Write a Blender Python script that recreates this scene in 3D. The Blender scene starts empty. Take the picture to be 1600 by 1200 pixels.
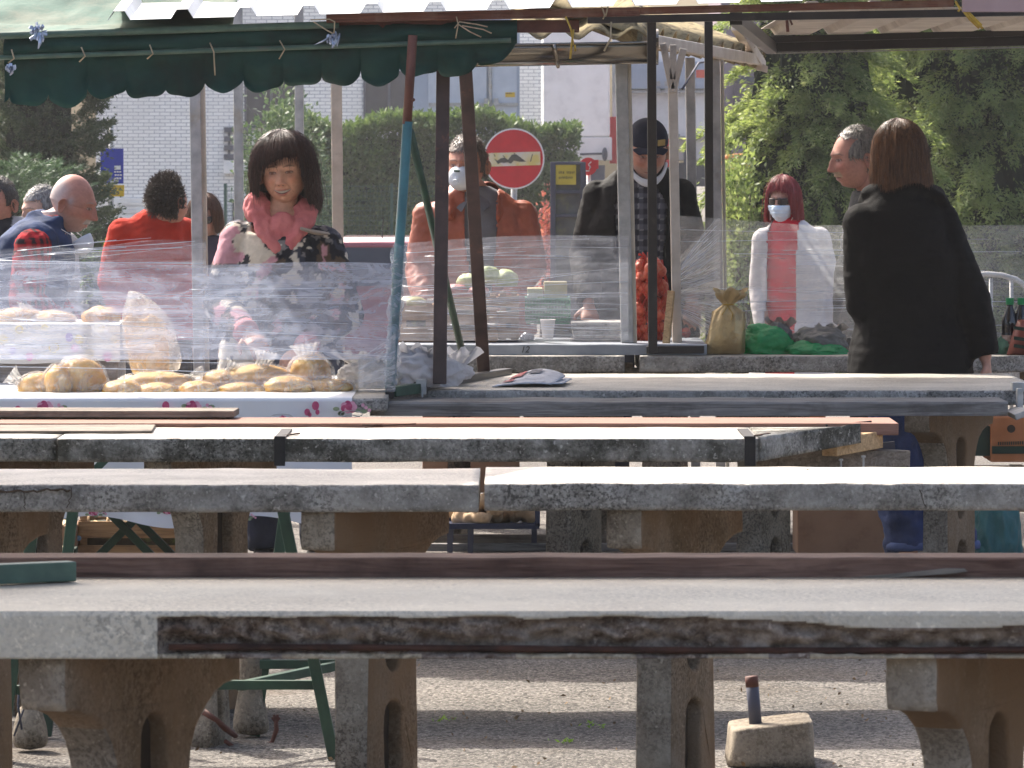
import bpy, bmesh, math, random
import numpy as np
from mathutils import Vector, Matrix, noise, Euler
random.seed(7)
RNG = np.random.default_rng(7)
PI = math.pi
SC = bpy.context.scene
COL = SC.collection
FPX, HOR, CX, EYE = 8000.0, 258.0, 800.0, 1.55
def W(px, py, D):
 """point of the place seen at photo pixel (px, py) when it stands D metres off"""
 return Vector(((px - CX) / FPX * D, D, EYE - (py - HOR) / FPX * D))
def X(px, D):
 return (px - CX) / FPX * D
def Z(py, D):
 return EYE - (py - HOR) / FPX * D
def tag(o, label, cat, group=None, kind=None):
 if label:
  o['label'] = label
 if cat:
  o['category'] = cat
 if group:
  o['group'] = group
 if kind:
  o['kind'] = kind
 return o
def thing(name, loc, label, cat, group=None, rz=0.0):
 o = bpy.data.objects.new(name, None)
 o.empty_display_size = 0.1
 COL.objects.link(o)
 o.location = loc
 o.rotation_euler = (0, 0, rz)
 o['origin'] = list(loc)
 return tag(o, label, cat, group)
def top(o):
 while o.parent:
  o = o.parent
 return o
def link(name, me, mats, parent=None, smooth=True, bevel=0, solid=0, subsurf=0, label=None):
 if not isinstance(mats, (list, tuple)):
  mats = [mats]
 for m in mats:
  me.materials.append(m)
 o = bpy.data.objects.new(name, me)
 COL.objects.link(o)
 if parent is not None:
  loc = Vector(top(parent).location)
  if top(parent).type == 'EMPTY':
   me.transform(Matrix.Translation(-loc))
  o.parent = parent
 if smooth:
  me.polygons.foreach_set('use_smooth', [True] * len(me.polygons))
 if solid:
  s = o.modifiers.new('solid', 'SOLIDIFY')
  s.thickness = solid
 if bevel:
  b = o.modifiers.new('bevel', 'BEVEL')
  b.width = bevel
  b.segments = 2
  b.limit_method = 'ANGLE'
  b.angle_limit = 0.6
  b.harden_normals = True
 if subsurf:
  s = o.modifiers.new('sub', 'SUBSURF')
  s.levels = s.render_levels = subsurf
 if label:
  o['label'] = label
 return o
def obj(name, bm, mats, parent=None, smooth=False, bevel=0, solid=0, subsurf=0, label=None, normals=True):
 if normals:
  bmesh.ops.recalc_face_normals(bm, faces=bm.faces)
 me = bpy.data.meshes.new(name)
 bm.to_mesh(me)
 bm.free()
 return link(name, me, mats, parent, smooth, bevel, solid, subsurf, label)
def pyobj(name, verts, faces, mats, parent=None, smooth=False, mi=None, **k):
 me = bpy.data.meshes.new(name)
 me.from_pydata([tuple(v) for v in verts], [], [tuple(f) for f in faces])
 if mi is not None:
  for p, i in zip(me.polygons, mi):
   p.material_index = i
 me.update()
 return link(name, me, mats, parent, smooth, **k)
def npquads(name, V, mats, parent=None, per=4, mi=None, smooth=False):
 """V: (n, per, 3) array of loose polygons"""
 n = len(V)
 me = bpy.data.meshes.new(name)
 me.vertices.add(n * per)
 me.vertices.foreach_set('co', V.reshape(-1).astype(np.float32))
 me.loops.add(n * per)
 me.loops.foreach_set('vertex_index', np.arange(n * per, dtype=np.int32))
 me.polygons.add(n)
 me.polygons.foreach_set('loop_start', np.arange(0, n * per, per, dtype=np.int32))
 me.polygons.foreach_set('loop_total', np.full(n, per, dtype=np.int32))
 if mi is not None:
  me.polygons.foreach_set('material_index', np.asarray(mi, dtype=np.int32))
 me.update(calc_edges=True)
 return link(name, me, mats, parent, smooth)
def copy_tree(o, parent=None):
 c = o.copy()
 COL.objects.link(c)
 c.parent = parent
 for ch in o.children:
  copy_tree(ch, c)
 return c
def box(bm, c, s, rot=None, mi=0):
 hx, hy, hz = s[0] / 2, s[1] / 2, s[2] / 2
 R = rot if rot is not None else Matrix.Identity(3)
 c = Vector(c)
 vs = [bm.verts.new(c + R @ Vector((sx * hx, sy * hy, sz * hz))) for sx in (-1, 1) for sy in (-1, 1) for sz in (-1, 1)]
 for f in ((0, 1, 3, 2), (4, 6, 7, 5), (0, 4, 5, 1), (2, 3, 7, 6), (0, 2, 6, 4), (1, 5, 7, 3)):
  bm.faces.new([vs[i] for i in f]).material_index = mi
 return vs
def rz(a):
 return Matrix.Rotation(a, 3, 'Z')
def frame_of(d, up=Vector((0, 0, 1))):
 d = Vector(d).normalized()
 if abs(d.dot(up)) > 0.98:
  up = Vector((0, 1, 0))
 s = d.cross(up).normalized()
 u = s.cross(d).normalized()
 return d, s, u
def beam(bm, p0, p1, w, h, up=Vector((0, 0, 1)), mi=0):
 """box bar from p0 to p1; w sideways, h along up"""
 p0, p1 = Vector(p0), Vector(p1)
 d, s, u = frame_of(p1 - p0, up)
 vs = []
 for p in (p0, p1):
  for a, b in ((-1, -1), (1, -1), (1, 1), (-1, 1)):
   vs.append(bm.verts.new(p + s * (a * w / 2) + u * (b * h / 2)))
 for f in ((3, 2, 1, 0), (4, 5, 6, 7), (0, 1, 5, 4), (1, 2, 6, 5), (2, 3, 7, 6), (3, 0, 4, 7)):
  bm.faces.new([vs[i] for i in f]).material_index = mi
def loft(bm, rings, cap=True, close=True, mi=0):
 """rings: list of lists of points"""
 R = [[bm.verts.new(p) for p in r] for r in rings]
 n = len(R[0])
 for a, b in zip(R[:-1], R[1:]):
  for i in range(n if close else n - 1):
   j = (i + 1) % n
   bm.faces.new((a[i], a[j], b[j], b[i])).material_index = mi
 if cap and close:
  bm.faces.new(R[0][::-1]).material_index = mi
  bm.faces.new(R[-1]).material_index = mi
 return R
def tube(bm, pts, r, n=10, cap=True, flat=1.0, mi=0, side=None):
 pts = [Vector(p) for p in pts]
 if not isinstance(r, (list, tuple)):
  r = [r] * len(pts)
 rings = []
 up = Vector(side) if side is not None else Vector((0, 0, 1))
 pu = None
 for i, p in enumerate(pts):
  a = pts[max(i - 1, 0)]
  b = pts[min(i + 1, len(pts) - 1)]
  if pu is None:
   d, s, u = frame_of(b - a, up)
  else:
   d = (b - a).normalized()
   u = pu - d * pu.dot(d)
   u = u.normalized() if u.length > 1e-5 else frame_of(d, up)[2]
   s = d.cross(u)
  pu = u
  rings.append([p + s * (math.cos(2 * PI * k / n) * r[i]) + u * (math.sin(2 * PI * k / n) * r[i] * flat) for k in range(n)])
 return loft(bm, rings, cap, True, mi)
def ball(bm, c, r, seg=16, ring=10, rot=None, mi=0):
 if not isinstance(r, (list, tuple, Vector)):
  r = (r, r, r)
 R = rot if rot is not None else Matrix.Identity(3)
 c = Vector(c)
 t = bm.verts.new(c + R @ Vector((0, 0, r[2])))
 b = bm.verts.new(c + R @ Vector((0, 0, -r[2])))
 rows = []
 for i in range(1, ring):
  ph = PI * i / ring
  rows.append([bm.verts.new(c + R @ Vector((r[0] * math.sin(ph) * math.cos(2 * PI * k / seg), r[1] * math.sin(ph) * math.sin(2 * PI * k / seg), r[2] * math.cos(ph)))) for k in range(seg)])
 for k in range(seg):
  j = (k + 1) % seg
  bm.faces.new((t, rows[0][k], rows[0][j])).material_index = mi
  bm.faces.new((b, rows[-1][j], rows[-1][k])).material_index = mi
  for a, c2 in zip(rows[:-1], rows[1:]):
   bm.faces.new((a[k], c2[k], c2[j], a[j])).material_index = mi
def prism(bm, poly, d, mi=0):
 """poly: 3-D points of a flat outline, d: extrusion vector"""
 d = Vector(d)
 a = [bm.verts.new(Vector(p)) for p in poly]
 b = [bm.verts.new(Vector(p) + d) for p in poly]
 n = len(a)
 fs = [bm.faces.new(a[::-1]), bm.faces.new(b)]
 for i in range(n):
  j = (i + 1) % n
  fs.append(bm.faces.new((a[i], a[j], b[j], b[i])))
 for f in fs:
  f.material_index = mi
def disc(bm, c, r, axis=(0, -1, 0), n=24, mi=0, rx=1.0):
 d, s, u = frame_of(axis)
 bm.faces.new([bm.verts.new(Vector(c) + s * (math.cos(2 * PI * k / n) * r * rx) + u * (math.sin(2 * PI * k / n) * r)) for k in range(n)]).material_index = mi
def grid(bm, f, nu, nv, mi=0):
 """f(u, v) -> point, u, v in 0..1"""
 V = [[bm.verts.new(f(i / (nu - 1), j / (nv - 1))) for i in range(nu)] for j in range(nv)]
 for j in range(nv - 1):
  for i in range(nu - 1):
   bm.faces.new((V[j][i], V[j][i + 1], V[j + 1][i + 1], V[j + 1][i])).material_index = mi
 return V
def fbm(p, o=3, s=1.0):
 v, a = 0.0, 1.0
 p = Vector(p) * s
 for _ in range(o):
  v += a * noise.noise(p)
  p = p * 2.03 + Vector((3.1, 1.7, 9.2))
  a *= 0.5
 return v
def remesh(bm, voxel, smooth=2):
 """voxel-remeshed copy of bm as a new mesh datablock"""
 bmesh.ops.recalc_face_normals(bm, faces=bm.faces)
 me = bpy.data.meshes.new('tmp')
 bm.to_mesh(me)
 bm.free()
 o = bpy.data.objects.new('tmp', me)
 COL.objects.link(o)
 r = o.modifiers.new('r', 'REMESH')
 r.mode = 'VOXEL'
 r.voxel_size = voxel
 r.use_smooth_shade = True
 if smooth:
  s = o.modifiers.new('s', 'SMOOTH')
  s.iterations = smooth
  s.factor = 0.5
 dg = bpy.context.evaluated_depsgraph_get()
 out = bpy.data.meshes.new_from_object(o.evaluated_get(dg))
 bpy.data.objects.remove(o)
 bpy.data.meshes.remove(me)
 return out
def wrinkle(me, amp, scale, seed=0.0, stretch=(1, 1, 1), ridged=False):
 n = len(me.vertices)
 co = [v.co.copy() for v in me.vertices]
 no = [v.normal.copy() for v in me.vertices]
 for i, v in enumerate(me.vertices):
  p = Vector((co[i].x * stretch[0], co[i].y * stretch[1], co[i].z * stretch[2])) * scale + Vector((seed, seed * 1.7, 0))
  w = fbm(p, 3)
  if ridged:
   w = 0.6 - 2 * abs(w)
  v.co = co[i] + no[i] * (amp * w)
 me.update()
def paint(me, fn):
 """per-vertex colour from fn(co) -> (r, g, b)"""
 if 'Col' in me.attributes:
  me.attributes.remove(me.attributes['Col'])
 a = me.color_attributes.new('Col', 'FLOAT_COLOR', 'POINT')
 buf = []
 for v in me.vertices:
  c = fn(v.co)
  buf += [c[0], c[1], c[2], 1.0]
 a.data.foreach_set('color', buf)
def text_obj(name, body, size, loc, mat, parent, rot=(PI / 2, 0, 0), ext=0.0008, shear=0.0):
 cu = bpy.data.curves.new('t', 'FONT')
 cu.body = body
 cu.size = size
 cu.extrude = ext
 cu.align_x = 'CENTER'
 cu.align_y = 'CENTER'
 cu.shear = shear
 cu.resolution_u = 3
 o = bpy.data.objects.new('t', cu)
 COL.objects.link(o)
 dg = bpy.context.evaluated_depsgraph_get()
 me = bpy.data.meshes.new_from_object(o.evaluated_get(dg))
 bpy.data.objects.remove(o)
 me.transform(Matrix.Translation(loc) @ Euler(rot).to_matrix().to_4x4())
 me.materials.clear()
 return link(name, me, mat, parent, False)
def srgb(r, g=None, b=None):
 if g is None:
  h = r.lstrip('#')
  r, g, b = (int(h[i:i + 2], 16) for i in (0, 2, 4))
 f = lambda c: (c / 255 / 12.92) if c / 255 <= 0.04045 else ((c / 255 + 0.055) / 1.055) ** 2.4
 return (f(r), f(g), f(b))
def c4(c):
 return (c[0], c[1], c[2], 1.0)
class NT:
 def __init__(s, name):
  s.m = bpy.data.materials.new(name)
  s.m.use_nodes = True
  s.t = s.m.node_tree
  s.b = s.t.nodes['Principled BSDF']
  s.out = s.t.nodes['Material Output']
  s._tc = None
 def n(s, ty, **k):
  nd = s.t.nodes.new(ty)
  for a, v in k.items():
   setattr(nd, a, v)
  return nd
 def l(s, a, b):
  s.t.links.new(a, b)
 def co(s, sock='Object', scale=None, rot=None):
  if s._tc is None:
   s._tc = s.n('ShaderNodeTexCoord')
  o = s._tc.outputs[sock]
  if scale is not None or rot is not None:
   mp = s.n('ShaderNodeMapping')
   s.l(o, mp.inputs[0])
   if scale is not None:
    mp.inputs['Scale'].default_value = scale
   if rot is not None:
    mp.inputs['Rotation'].default_value = rot
   o = mp.outputs[0]
  return o
 def noise(s, scale, detail=3, rough=0.55, vec=None, dist=0.0):
  nd = s.n('ShaderNodeTexNoise')
  nd.inputs['Scale'].default_value = scale
  nd.inputs['Detail'].default_value = detail
  nd.inputs['Roughness'].default_value = rough
  nd.inputs['Distortion'].default_value = dist
  s.l(vec if vec is not None else s.co(), nd.inputs['Vector'])
  return nd.outputs['Fac']
 def ramp(s, fac, stops):
  nd = s.n('ShaderNodeValToRGB')
  e = nd.color_ramp.elements
  while len(e) < len(stops):
   e.new(0.5)
  for el, (p, c) in zip(e, stops):
   el.position = p
   el.color = c4(c) if isinstance(c, (tuple, list)) else (c, c, c, 1)
  s.l(fac, nd.inputs[0])
  return nd.outputs[0]
 def mix(s, a, b, fac, mode='MIX'):
  nd = s.n('ShaderNodeMix', data_type='RGBA', blend_type=mode)
  for sock, v in ((nd.inputs[0], fac), (nd.inputs[6], a), (nd.inputs[7], b)):
   if isinstance(v, (int, float)):
    sock.default_value = v
   elif isinstance(v, (tuple, list)):
    sock.default_value = c4(v)
   else:
    s.l(v, sock)
  return nd.outputs[2]
 def math(s, op, a, b=0.0):
  nd = s.n('ShaderNodeMath', operation=op)
  for sock, v in zip(nd.inputs, (a, b)):
   if isinstance(v, (int, float)):
    sock.default_value = v
   else:
    s.l(v, sock)
  return nd.outputs[0]
 def bump(s, h, strength=0.3, dist=0.01):
  nd = s.n('ShaderNodeBump')
  nd.inputs['Strength'].default_value = strength
  nd.inputs['Distance'].default_value = dist
  s.l(h, nd.inputs['Height'])
  s.l(nd.outputs[0], s.b.inputs['Normal'])
 def set(s, **k):
  for a, v in k.items():
   sock = s.b.inputs[{'col': 'Base Color', 'rough': 'Roughness', 'metal': 'Metallic', 'spec': 'Specular IOR Level', 'sheen': 'Sheen Weight', 'coat': 'Coat Weight', 'trans': 'Transmission Weight', 'sss': 'Subsurface Weight', 'alpha': 'Alpha'}[a]]
   if isinstance(v, (int, float)):
    sock.default_value = v
   elif isinstance(v, (tuple, list)):
    sock.default_value = c4(v)
   else:
    s.l(v, sock)
  return s
def M(name, c1, c2=None, scale=6, rough=0.75, bump=0.0, bscale=60, metal=0.0, spec=0.3, dirt=None, dscale=2.5, dpos=(0.5, 0.68), stretch=None, detail=4, bdist=0.004, sheen=0.0):
 t = NT(name)
 vec = t.co(scale=stretch) if stretch else None
 c2 = c2 or tuple(x * 0.8 for x in c1)
 col = t.mix(c1, c2, t.ramp(t.noise(scale, detail, 0.6, vec), [(0.35, 0.0), (0.65, 1.0)]))
 if dirt:
  col = t.mix(col, dirt, t.ramp(t.noise(dscale, 6, 0.7), [(dpos[0], 0.0), (dpos[1], 0.85)]))
 t.set(col=col, rough=rough, metal=metal, spec=spec, sheen=sheen)
 if bump:
  t.bump(t.noise(bscale, 4, 0.6, t.co(scale=stretch) if stretch else None), bump, bdist)
 return t.m
def concrete(name, light, dark, spot, dscale=7.0, cover=(0.42, 0.62), rust=None, rough=0.92, spec=0.2):
 t = NT(name)
 base = t.mix(light, dark, t.ramp(t.noise(dscale, 6, 0.7), [(cover[0], 0.0), (cover[1], 1.0)]))
 gate = t.ramp(t.noise(3.3, 4, 0.7), [(0.38, 0.15), (0.6, 1.0)])
 fine = t.ramp(t.noise(110, 3, 0.7), [(0.46, 0.0), (0.6, 1.0)])
 col = t.mix(base, spot, t.math('MULTIPLY', fine, t.math('MULTIPLY', gate, 0.75)))
 pale = t.ramp(t.noise(75, 2, 0.6, t.co(rot=(0.4, 0.2, 0.9))), [(0.62, 0.0), (0.72, 0.6)])
 col = t.mix(col, tuple(min(1, x * 1.5) for x in light), pale)
 if rust:
  col = t.mix(col, rust, t.ramp(t.noise(2.2, 5, 0.65, t.co(scale=(1, 1, 0.35))), [(0.4, 0.0), (0.6, 0.95)]))
 t.set(col=col, rough=rough, spec=spec)
 h = t.math('ADD', t.noise(90, 5, 0.7), t.math('MULTIPLY', t.noise(25, 4, 0.7), 0.9))
 t.bump(h, 0.6, 0.008)
 return t.m
def wood(name, c1, c2, c3=None, rough=0.8, axis=0):
 t = NT(name)
 sc = [16.0, 16.0, 16.0]
 sc[axis] = 0.9
 v = t.co(scale=tuple(sc))
 g = t.noise(3.2, 6, 0.65, v, 1.2)
 col = t.mix(c1, c2, t.ramp(g, [(0.36, 0.0), (0.64, 1.0)]))
 fs = [90.0, 90.0, 90.0]
 fs[axis] = 3.0
 f = t.noise(2.0, 3, 0.6, t.co(scale=tuple(fs)))
 col = t.mix(col, tuple(x * 0.45 for x in c2), t.ramp(f, [(0.55, 0.0), (0.72, 0.7)]))
 if c3:
  col = t.mix(col, c3, t.ramp(t.noise(4, 5, 0.7), [(0.5, 0.0), (0.7, 0.8)]))
 t.set(col=col, rough=rough, spec=0.25)
 t.bump(t.math('ADD', g, f), 0.35, 0.004)
 return t.m
def vcol(name, rough=0.6, bump=0.0, bscale=150, spec=0.35, sss=0.0, weave=None, sheen=0.0, bdist=0.002):
 t = NT(name)
 a = t.n('ShaderNodeAttribute', attribute_name='Col')
 col = a.outputs['Color']
 col = t.mix(col, (0, 0, 0), t.ramp(t.noise(bscale * 0.35, 3), [(0.3, 0.0), (0.8, 0.22)]))
 t.set(col=col, rough=rough, spec=spec, sheen=sheen)
 if sss:
  t.set(sss=sss)
  t.b.inputs['Subsurface Radius'].default_value = (0.012, 0.005, 0.003)
 if bump:
  t.bump(t.noise(bscale, 4, 0.6), bump, bdist)
 return t.m
def leafmat(name, c1, c2, c3, scale=1.4, trans=0.35, fine=14):
 t = NT(name)
 col = t.mix(c1, c2, t.ramp(t.noise(scale, 4, 0.6), [(0.38, 0.0), (0.62, 1.0)]))
 col = t.mix(col, c3, t.ramp(t.noise(fine, 3, 0.6), [(0.5, 0.0), (0.7, 0.8)]))
 t.set(col=col, rough=0.55, spec=0.35)
 tr = t.n('ShaderNodeBsdfTranslucent')
 t.l(t.mix(col, (1.0, 1.0, 0.35), 0.5, 'MULTIPLY'), tr.inputs[0])
 mx = t.n('ShaderNodeMixShader')
 mx.inputs[0].default_value = trans
 t.l(t.b.outputs[0], mx.inputs[1])
 t.l(tr.outputs[0], mx.inputs[2])
 t.l(mx.outputs[0], t.out.inputs[0])
 return t.m
def film(name, lo=0.18, hi=0.75, tint=(0.86, 0.9, 0.97), su=0.6, sv=26.0, ang=0.05, clear=0.92, thr=0.44, folds=0.25, gloss=0.18):
 """clingy stretch film: see-through, milky where it is folded, with long glossy creases"""
 t = NT(name)
 layers = []
 for k, (a, m) in enumerate(((ang, 1.0), (-ang * 1.6, 0.8), (ang * 3.2, 0.6), (0.0, 1.9), (ang * 6, 0.35))):
  v = t.co('UV', scale=(su * m, sv * m, 1), rot=(0, 0, a))
  layers.append(t.ramp(t.noise(2.2, 5, 0.62, v, 0.4), [(thr, 0.0), (thr + 0.06, 0.08), (thr + 0.22 + 0.015 * k, 0.75)]))
 s = layers[0]
 for q in layers[1:]:
  s = t.math('MAXIMUM', s, q)
 cloud = t.ramp(t.noise(2.6, 5, 0.6, t.co('UV', scale=(1.6, 3.4, 1), rot=(0, 0, 0.25)), 0.8), [(0.3, 0.45), (0.52, 0.9), (0.72, 1.0)])
 fold = t.ramp(t.noise(2.2, 3, 0.5, t.co('UV', scale=(2.2, 6.0, 1), rot=(0, 0, -0.55)), 2.2), [(0.5, 0.0), (0.58, 0.16), (0.64, 0.04), (0.72, 0.22)])
 fac = t.math('ADD', t.math('ADD', t.math('MULTIPLY', s, hi - lo), t.math('MULTIPLY', cloud, lo)), t.math('MULTIPLY', fold, folds))
 fac = t.math('MINIMUM', fac, 0.93)
 tr = t.n('ShaderNodeBsdfTransparent')
 tr.inputs[0].default_value = (clear, clear, clear, 1)
 tl = t.n('ShaderNodeBsdfTranslucent')
 tl.inputs[0].default_value = c4(tint)
 df = t.n('ShaderNodeBsdfDiffuse')
 df.inputs[0].default_value = c4(tint)
 gl = t.n('ShaderNodeBsdfGlossy')
 gl.inputs['Roughness'].default_value = 0.22
 bp = t.n('ShaderNodeBump')
 bp.inputs['Strength'].default_value = 0.8
 bp.inputs['Distance'].default_value = 0.01
 t.l(s, bp.inputs['Height'])
 t.l(bp.outputs[0], gl.inputs['Normal'])
 a = t.n('ShaderNodeMixShader')
 a.inputs[0].default_value = 0.5
 t.l(df.outputs[0], a.inputs[1])
 t.l(tl.outputs[0], a.inputs[2])
 b = t.n('ShaderNodeMixShader')
 b.inputs[0].default_value = gloss
 t.l(a.outputs[0], b.inputs[1])
 t.l(gl.outputs[0], b.inputs[2])
 c = t.n('ShaderNodeMixShader')
 t.l(fac, c.inputs[0])
 t.l(tr.outputs[0], c.inputs[1])
 t.l(b.outputs[0], c.inputs[2])
 t.l(c.outputs[0], t.out.inputs[0])
 return t.m
def plasticbag(name, col, clear=0.3, rough=0.2):
 """thin bag plastic: part see-through, part coloured, glossy on its folds"""
 t = NT(name)
 t.set(col=t.mix(col, tuple(x * 0.6 for x in col), t.noise(14, 4)), rough=rough, spec=0.6)
 t.bump(t.noise(38, 5, 0.65, None, 1.5), 0.8, 0.01)
 tr = t.n('ShaderNodeBsdfTransparent')
 tr.inputs[0].default_value = c4(tuple(0.5 + 0.5 * x for x in col))
 tl = t.n('ShaderNodeBsdfTranslucent')
 tl.inputs[0].default_value = c4(col)
 a = t.n('ShaderNodeMixShader')
 a.inputs[0].default_value = 0.35
 t.l(t.b.outputs[0], a.inputs[1])
 t.l(tl.outputs[0], a.inputs[2])
 b = t.n('ShaderNodeMixShader')
 t.l(t.ramp(t.noise(16, 4, 0.6, None, 1.0), [(0.35, clear), (0.68, max(0.0, clear - 0.45))]), b.inputs[0])
 t.l(a.outputs[0], b.inputs[1])
 t.l(tr.outputs[0], b.inputs[2])
 t.l(b.outputs[0], t.out.inputs[0])
 return t.m
def build_film(name, f, nu, nv, mat, parent=None, label=None, amp=0.006, seed=0.0, su=1.0, sv=1.0):
 """film sheet from f(u, v) with stretch creases; writes a UV map in metres"""
 verts, faces, uv = [], [], []
 for j in range(nv):
  for i in range(nu):
   u, v = i / (nu - 1), j / (nv - 1)
   p = f(u, v)
   w = noise.noise(Vector((u * su * 3 + seed, v * sv * 26, seed))) + 0.6 * noise.noise(Vector((u * su * 9, v * sv * 50 + u * 5, seed + 4)))
   verts.append(p + Vector((0, amp * w, 0)))
   uv.append((u * su, v * sv))
 for j in range(nv - 1):
  for i in range(nu - 1):
   a = j * nu + i
   faces.append((a, a + 1, a + nu + 1, a + nu))
 me = bpy.data.meshes.new(name)
 me.from_pydata(verts, [], faces)
 l = me.uv_layers.new(name='UVMap')
 l.data.foreach_set('uv', [c for lp in me.loops for c in uv[lp.vertex_index]])
 me.update()
 return link(name, me, mat, parent, True)
cam = bpy.data.cameras.new('camera')
cam.lens = 180
cam.sensor_width = 36
cam.shift_y = -(600 - HOR) / 1600
cam.clip_start = 0.5
cam.clip_end = 2000
camo = bpy.data.objects.new('camera', cam)
COL.objects.link(camo)
camo.location = (0, 0, EYE)
camo.rotation_euler = (PI / 2, 0, 0)
SC.camera = camo
cam.dof.use_dof = True
cam.dof.focus_distance = 18.5
cam.dof.aperture_fstop = 30
SUN_EL, SUN_AZ = math.radians(46), math.radians(-36)
wd = bpy.data.worlds.new('World')
SC.world = wd
wd.use_nodes = True
sky = wd.node_tree.nodes.new('ShaderNodeTexSky')
sky.sky_type = 'NISHITA'
sky.sun_disc = False
sky.sun_elevation = SUN_EL
sky.sun_rotation = SUN_AZ
sky.air_density = 0.8
sky.dust_density = 6
sky.ozone_density = 0.4
bg = wd.node_tree.nodes['Background']
wd.node_tree.links.new(sky.outputs[0], bg.inputs[0])
bg.inputs[1].default_value = 0.15
sun = bpy.data.lights.new('sun', 'SUN')
sun.energy = 3.6
sun.angle = math.radians(0.5)
sun.color = (1.0, 0.95, 0.86)
suno = bpy.data.objects.new('sun', sun)
COL.objects.link(suno)
to_sun = Vector((math.sin(SUN_AZ) * math.cos(SUN_EL), math.cos(SUN_AZ) * math.cos(SUN_EL), math.sin(SUN_EL)))
suno.rotation_euler = to_sun.to_track_quat('Z', 'Y').to_euler()
SC.view_settings.view_transform = 'Standard'
SC.view_settings.look = 'None'
SC.view_settings.exposure = 1.3
SC.view_settings.gamma = 1
SC.cycles.use_denoising = True
SC.cycles.max_bounces = 10
SC.cycles.transparent_max_bounces = 16
SC.cycles.caustics_reflective = False
SC.cycles.caustics_refractive = False
SC.cycles.sample_clamp_indirect = 6
m_slab = concrete('weathered_concrete', srgb('#b0aca6'), srgb('#77736d'), srgb('#2c2b29'), 9.0, (0.4, 0.66))
m_slab_lichen = concrete('lichened_concrete', srgb('#a8a49c'), srgb('#55534b'), srgb('#1e1d1a'), 7.0, (0.38, 0.58))
m_slab_pale = concrete('pale_concrete', srgb('#d2c9b6'), srgb('#c0b6a4'), srgb('#918b80'), 4.0, (0.4, 0.7), rough=0.6, spec=0.45)
m_broken = concrete('broken_concrete', srgb('#a39689'), srgb('#5e4d42'), srgb('#241a16'), 22.0, (0.36, 0.62))
m_cream = concrete('chipped_cement', srgb('#b9ab92'), srgb('#8c7c66'), srgb('#4a3f33'), 12.0)
m_leg = concrete('brown_concrete', srgb('#948371'), srgb('#77654f'), srgb('#3a2e22'), 5.0, rust=srgb('#846a50'))
m_leg_end = concrete('grey_leg_concrete', srgb('#a59b8c'), srgb('#82776a'), srgb('#443c34'), 6.0)
m_slab_top = concrete('worn_table_top', srgb('#bbb4a8'), srgb('#968f84'), srgb('#5f5a54'), 3.0, (0.36, 0.62), rough=0.5, spec=0.5)
m_leg_grey = concrete('dull_grey_concrete', srgb('#9d9282'), srgb('#7a6f60'), srgb('#40382f'), 6.0)
m_hole = M('recess_shade', srgb('#4a3c30'), srgb('#2e251e'), rough=0.95, bump=0.3)  # dark brown painted for shade in pedestal recesses; cracks and hand hole share it
m_rebar = M('rusty_iron', srgb('#4b2f24'), srgb('#2a1a15'), 20, 0.85, 0.4, 120)
m_plank_brown = wood('brown_plank', srgb('#86695a'), srgb('#573d33'), srgb('#3f2b24'))
m_plank_grey = wood('grey_plank', srgb('#8b8885'), srgb('#605d5b'), srgb('#4a4644'))
m_plank_pink = wood('pinkish_plank', srgb('#9a7566'), srgb('#7f5d50'))
m_plank_new = wood('raw_pine', srgb('#cfae85'), srgb('#a98a63'))
m_plank_dull = wood('dull_plank', srgb('#8f8478'), srgb('#665c52'), srgb('#3f3731'))
m_crate = wood('crate_pine', srgb('#a8855f'), srgb('#866647'), srgb('#654c36'))
m_green = M('green_paint', srgb('#51695a'), srgb('#42584b'), 14, 0.5, 0.1, 90, spec=0.4, dirt=srgb('#5a5148'), dscale=9, dpos=(0.58, 0.72))
m_green_dark = M('dark_green_paint', srgb('#2f4f3c'), srgb('#243d30'), 14, 0.5, 0.1, 90, spec=0.4, dirt=srgb('#4a3b30'), dscale=9, dpos=(0.6, 0.75))
m_teal = M('teal_paint', srgb('#3f7478'), srgb('#356266'), 14, 0.45, 0.08, 90, spec=0.4, dirt=srgb('#5c4a3e'), dscale=8, dpos=(0.62, 0.75))
m_brown = M('brown_paint', srgb('#54413d'), srgb('#40312e'), 12, 0.5, 0.12, 70, spec=0.4, dirt=srgb('#8a5a44'), dscale=10, dpos=(0.6, 0.74))
m_rust = M('red_brown_paint', srgb('#6a4136'), srgb('#523027'), 12, 0.6, 0.15, 90, dirt=srgb('#3f241c'), dscale=10, dpos=(0.55, 0.7))
m_black = M('black_paint', srgb('#2c2625'), srgb('#201b1b'), 12, 0.4, 0.05, 90, spec=0.45, dirt=srgb('#4d4442'), dscale=14, dpos=(0.6, 0.8))
m_strap = M('black_band', srgb('#1d1b1c'), srgb('#2a2728'), 30, 0.55)
m_galv = M('galvanised_steel', srgb('#b9b8b6'), srgb('#9a9a99'), 16, 0.5, 0.05, 60, metal=0.35, spec=0.5, dirt=srgb('#a08f6f'), dscale=5, dpos=(0.55, 0.75))
m_galv_warm = M('cream_steel', srgb('#c9bfae'), srgb('#b0a796'), 9, 0.55, 0.06, 60, dirt=srgb('#7e6a50'), dscale=7, dpos=(0.6, 0.78))
m_white_steel = M('white_painted_steel', srgb('#cdc3b8'), srgb('#b5a99d'), 9, 0.5, 0.05, 60, dirt=srgb('#80705f'), dscale=7, dpos=(0.62, 0.8))
m_gutter = M('polished_gutter', srgb('#8d867c'), srgb('#857e74'), 0.6, 0.16, 0, 30, metal=1.0)
m_tray = M('zinc_sheet', srgb('#a7adb6'), srgb('#8d939d'), 6, 0.45, 0.05, 30, metal=0.4, spec=0.5)
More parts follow.
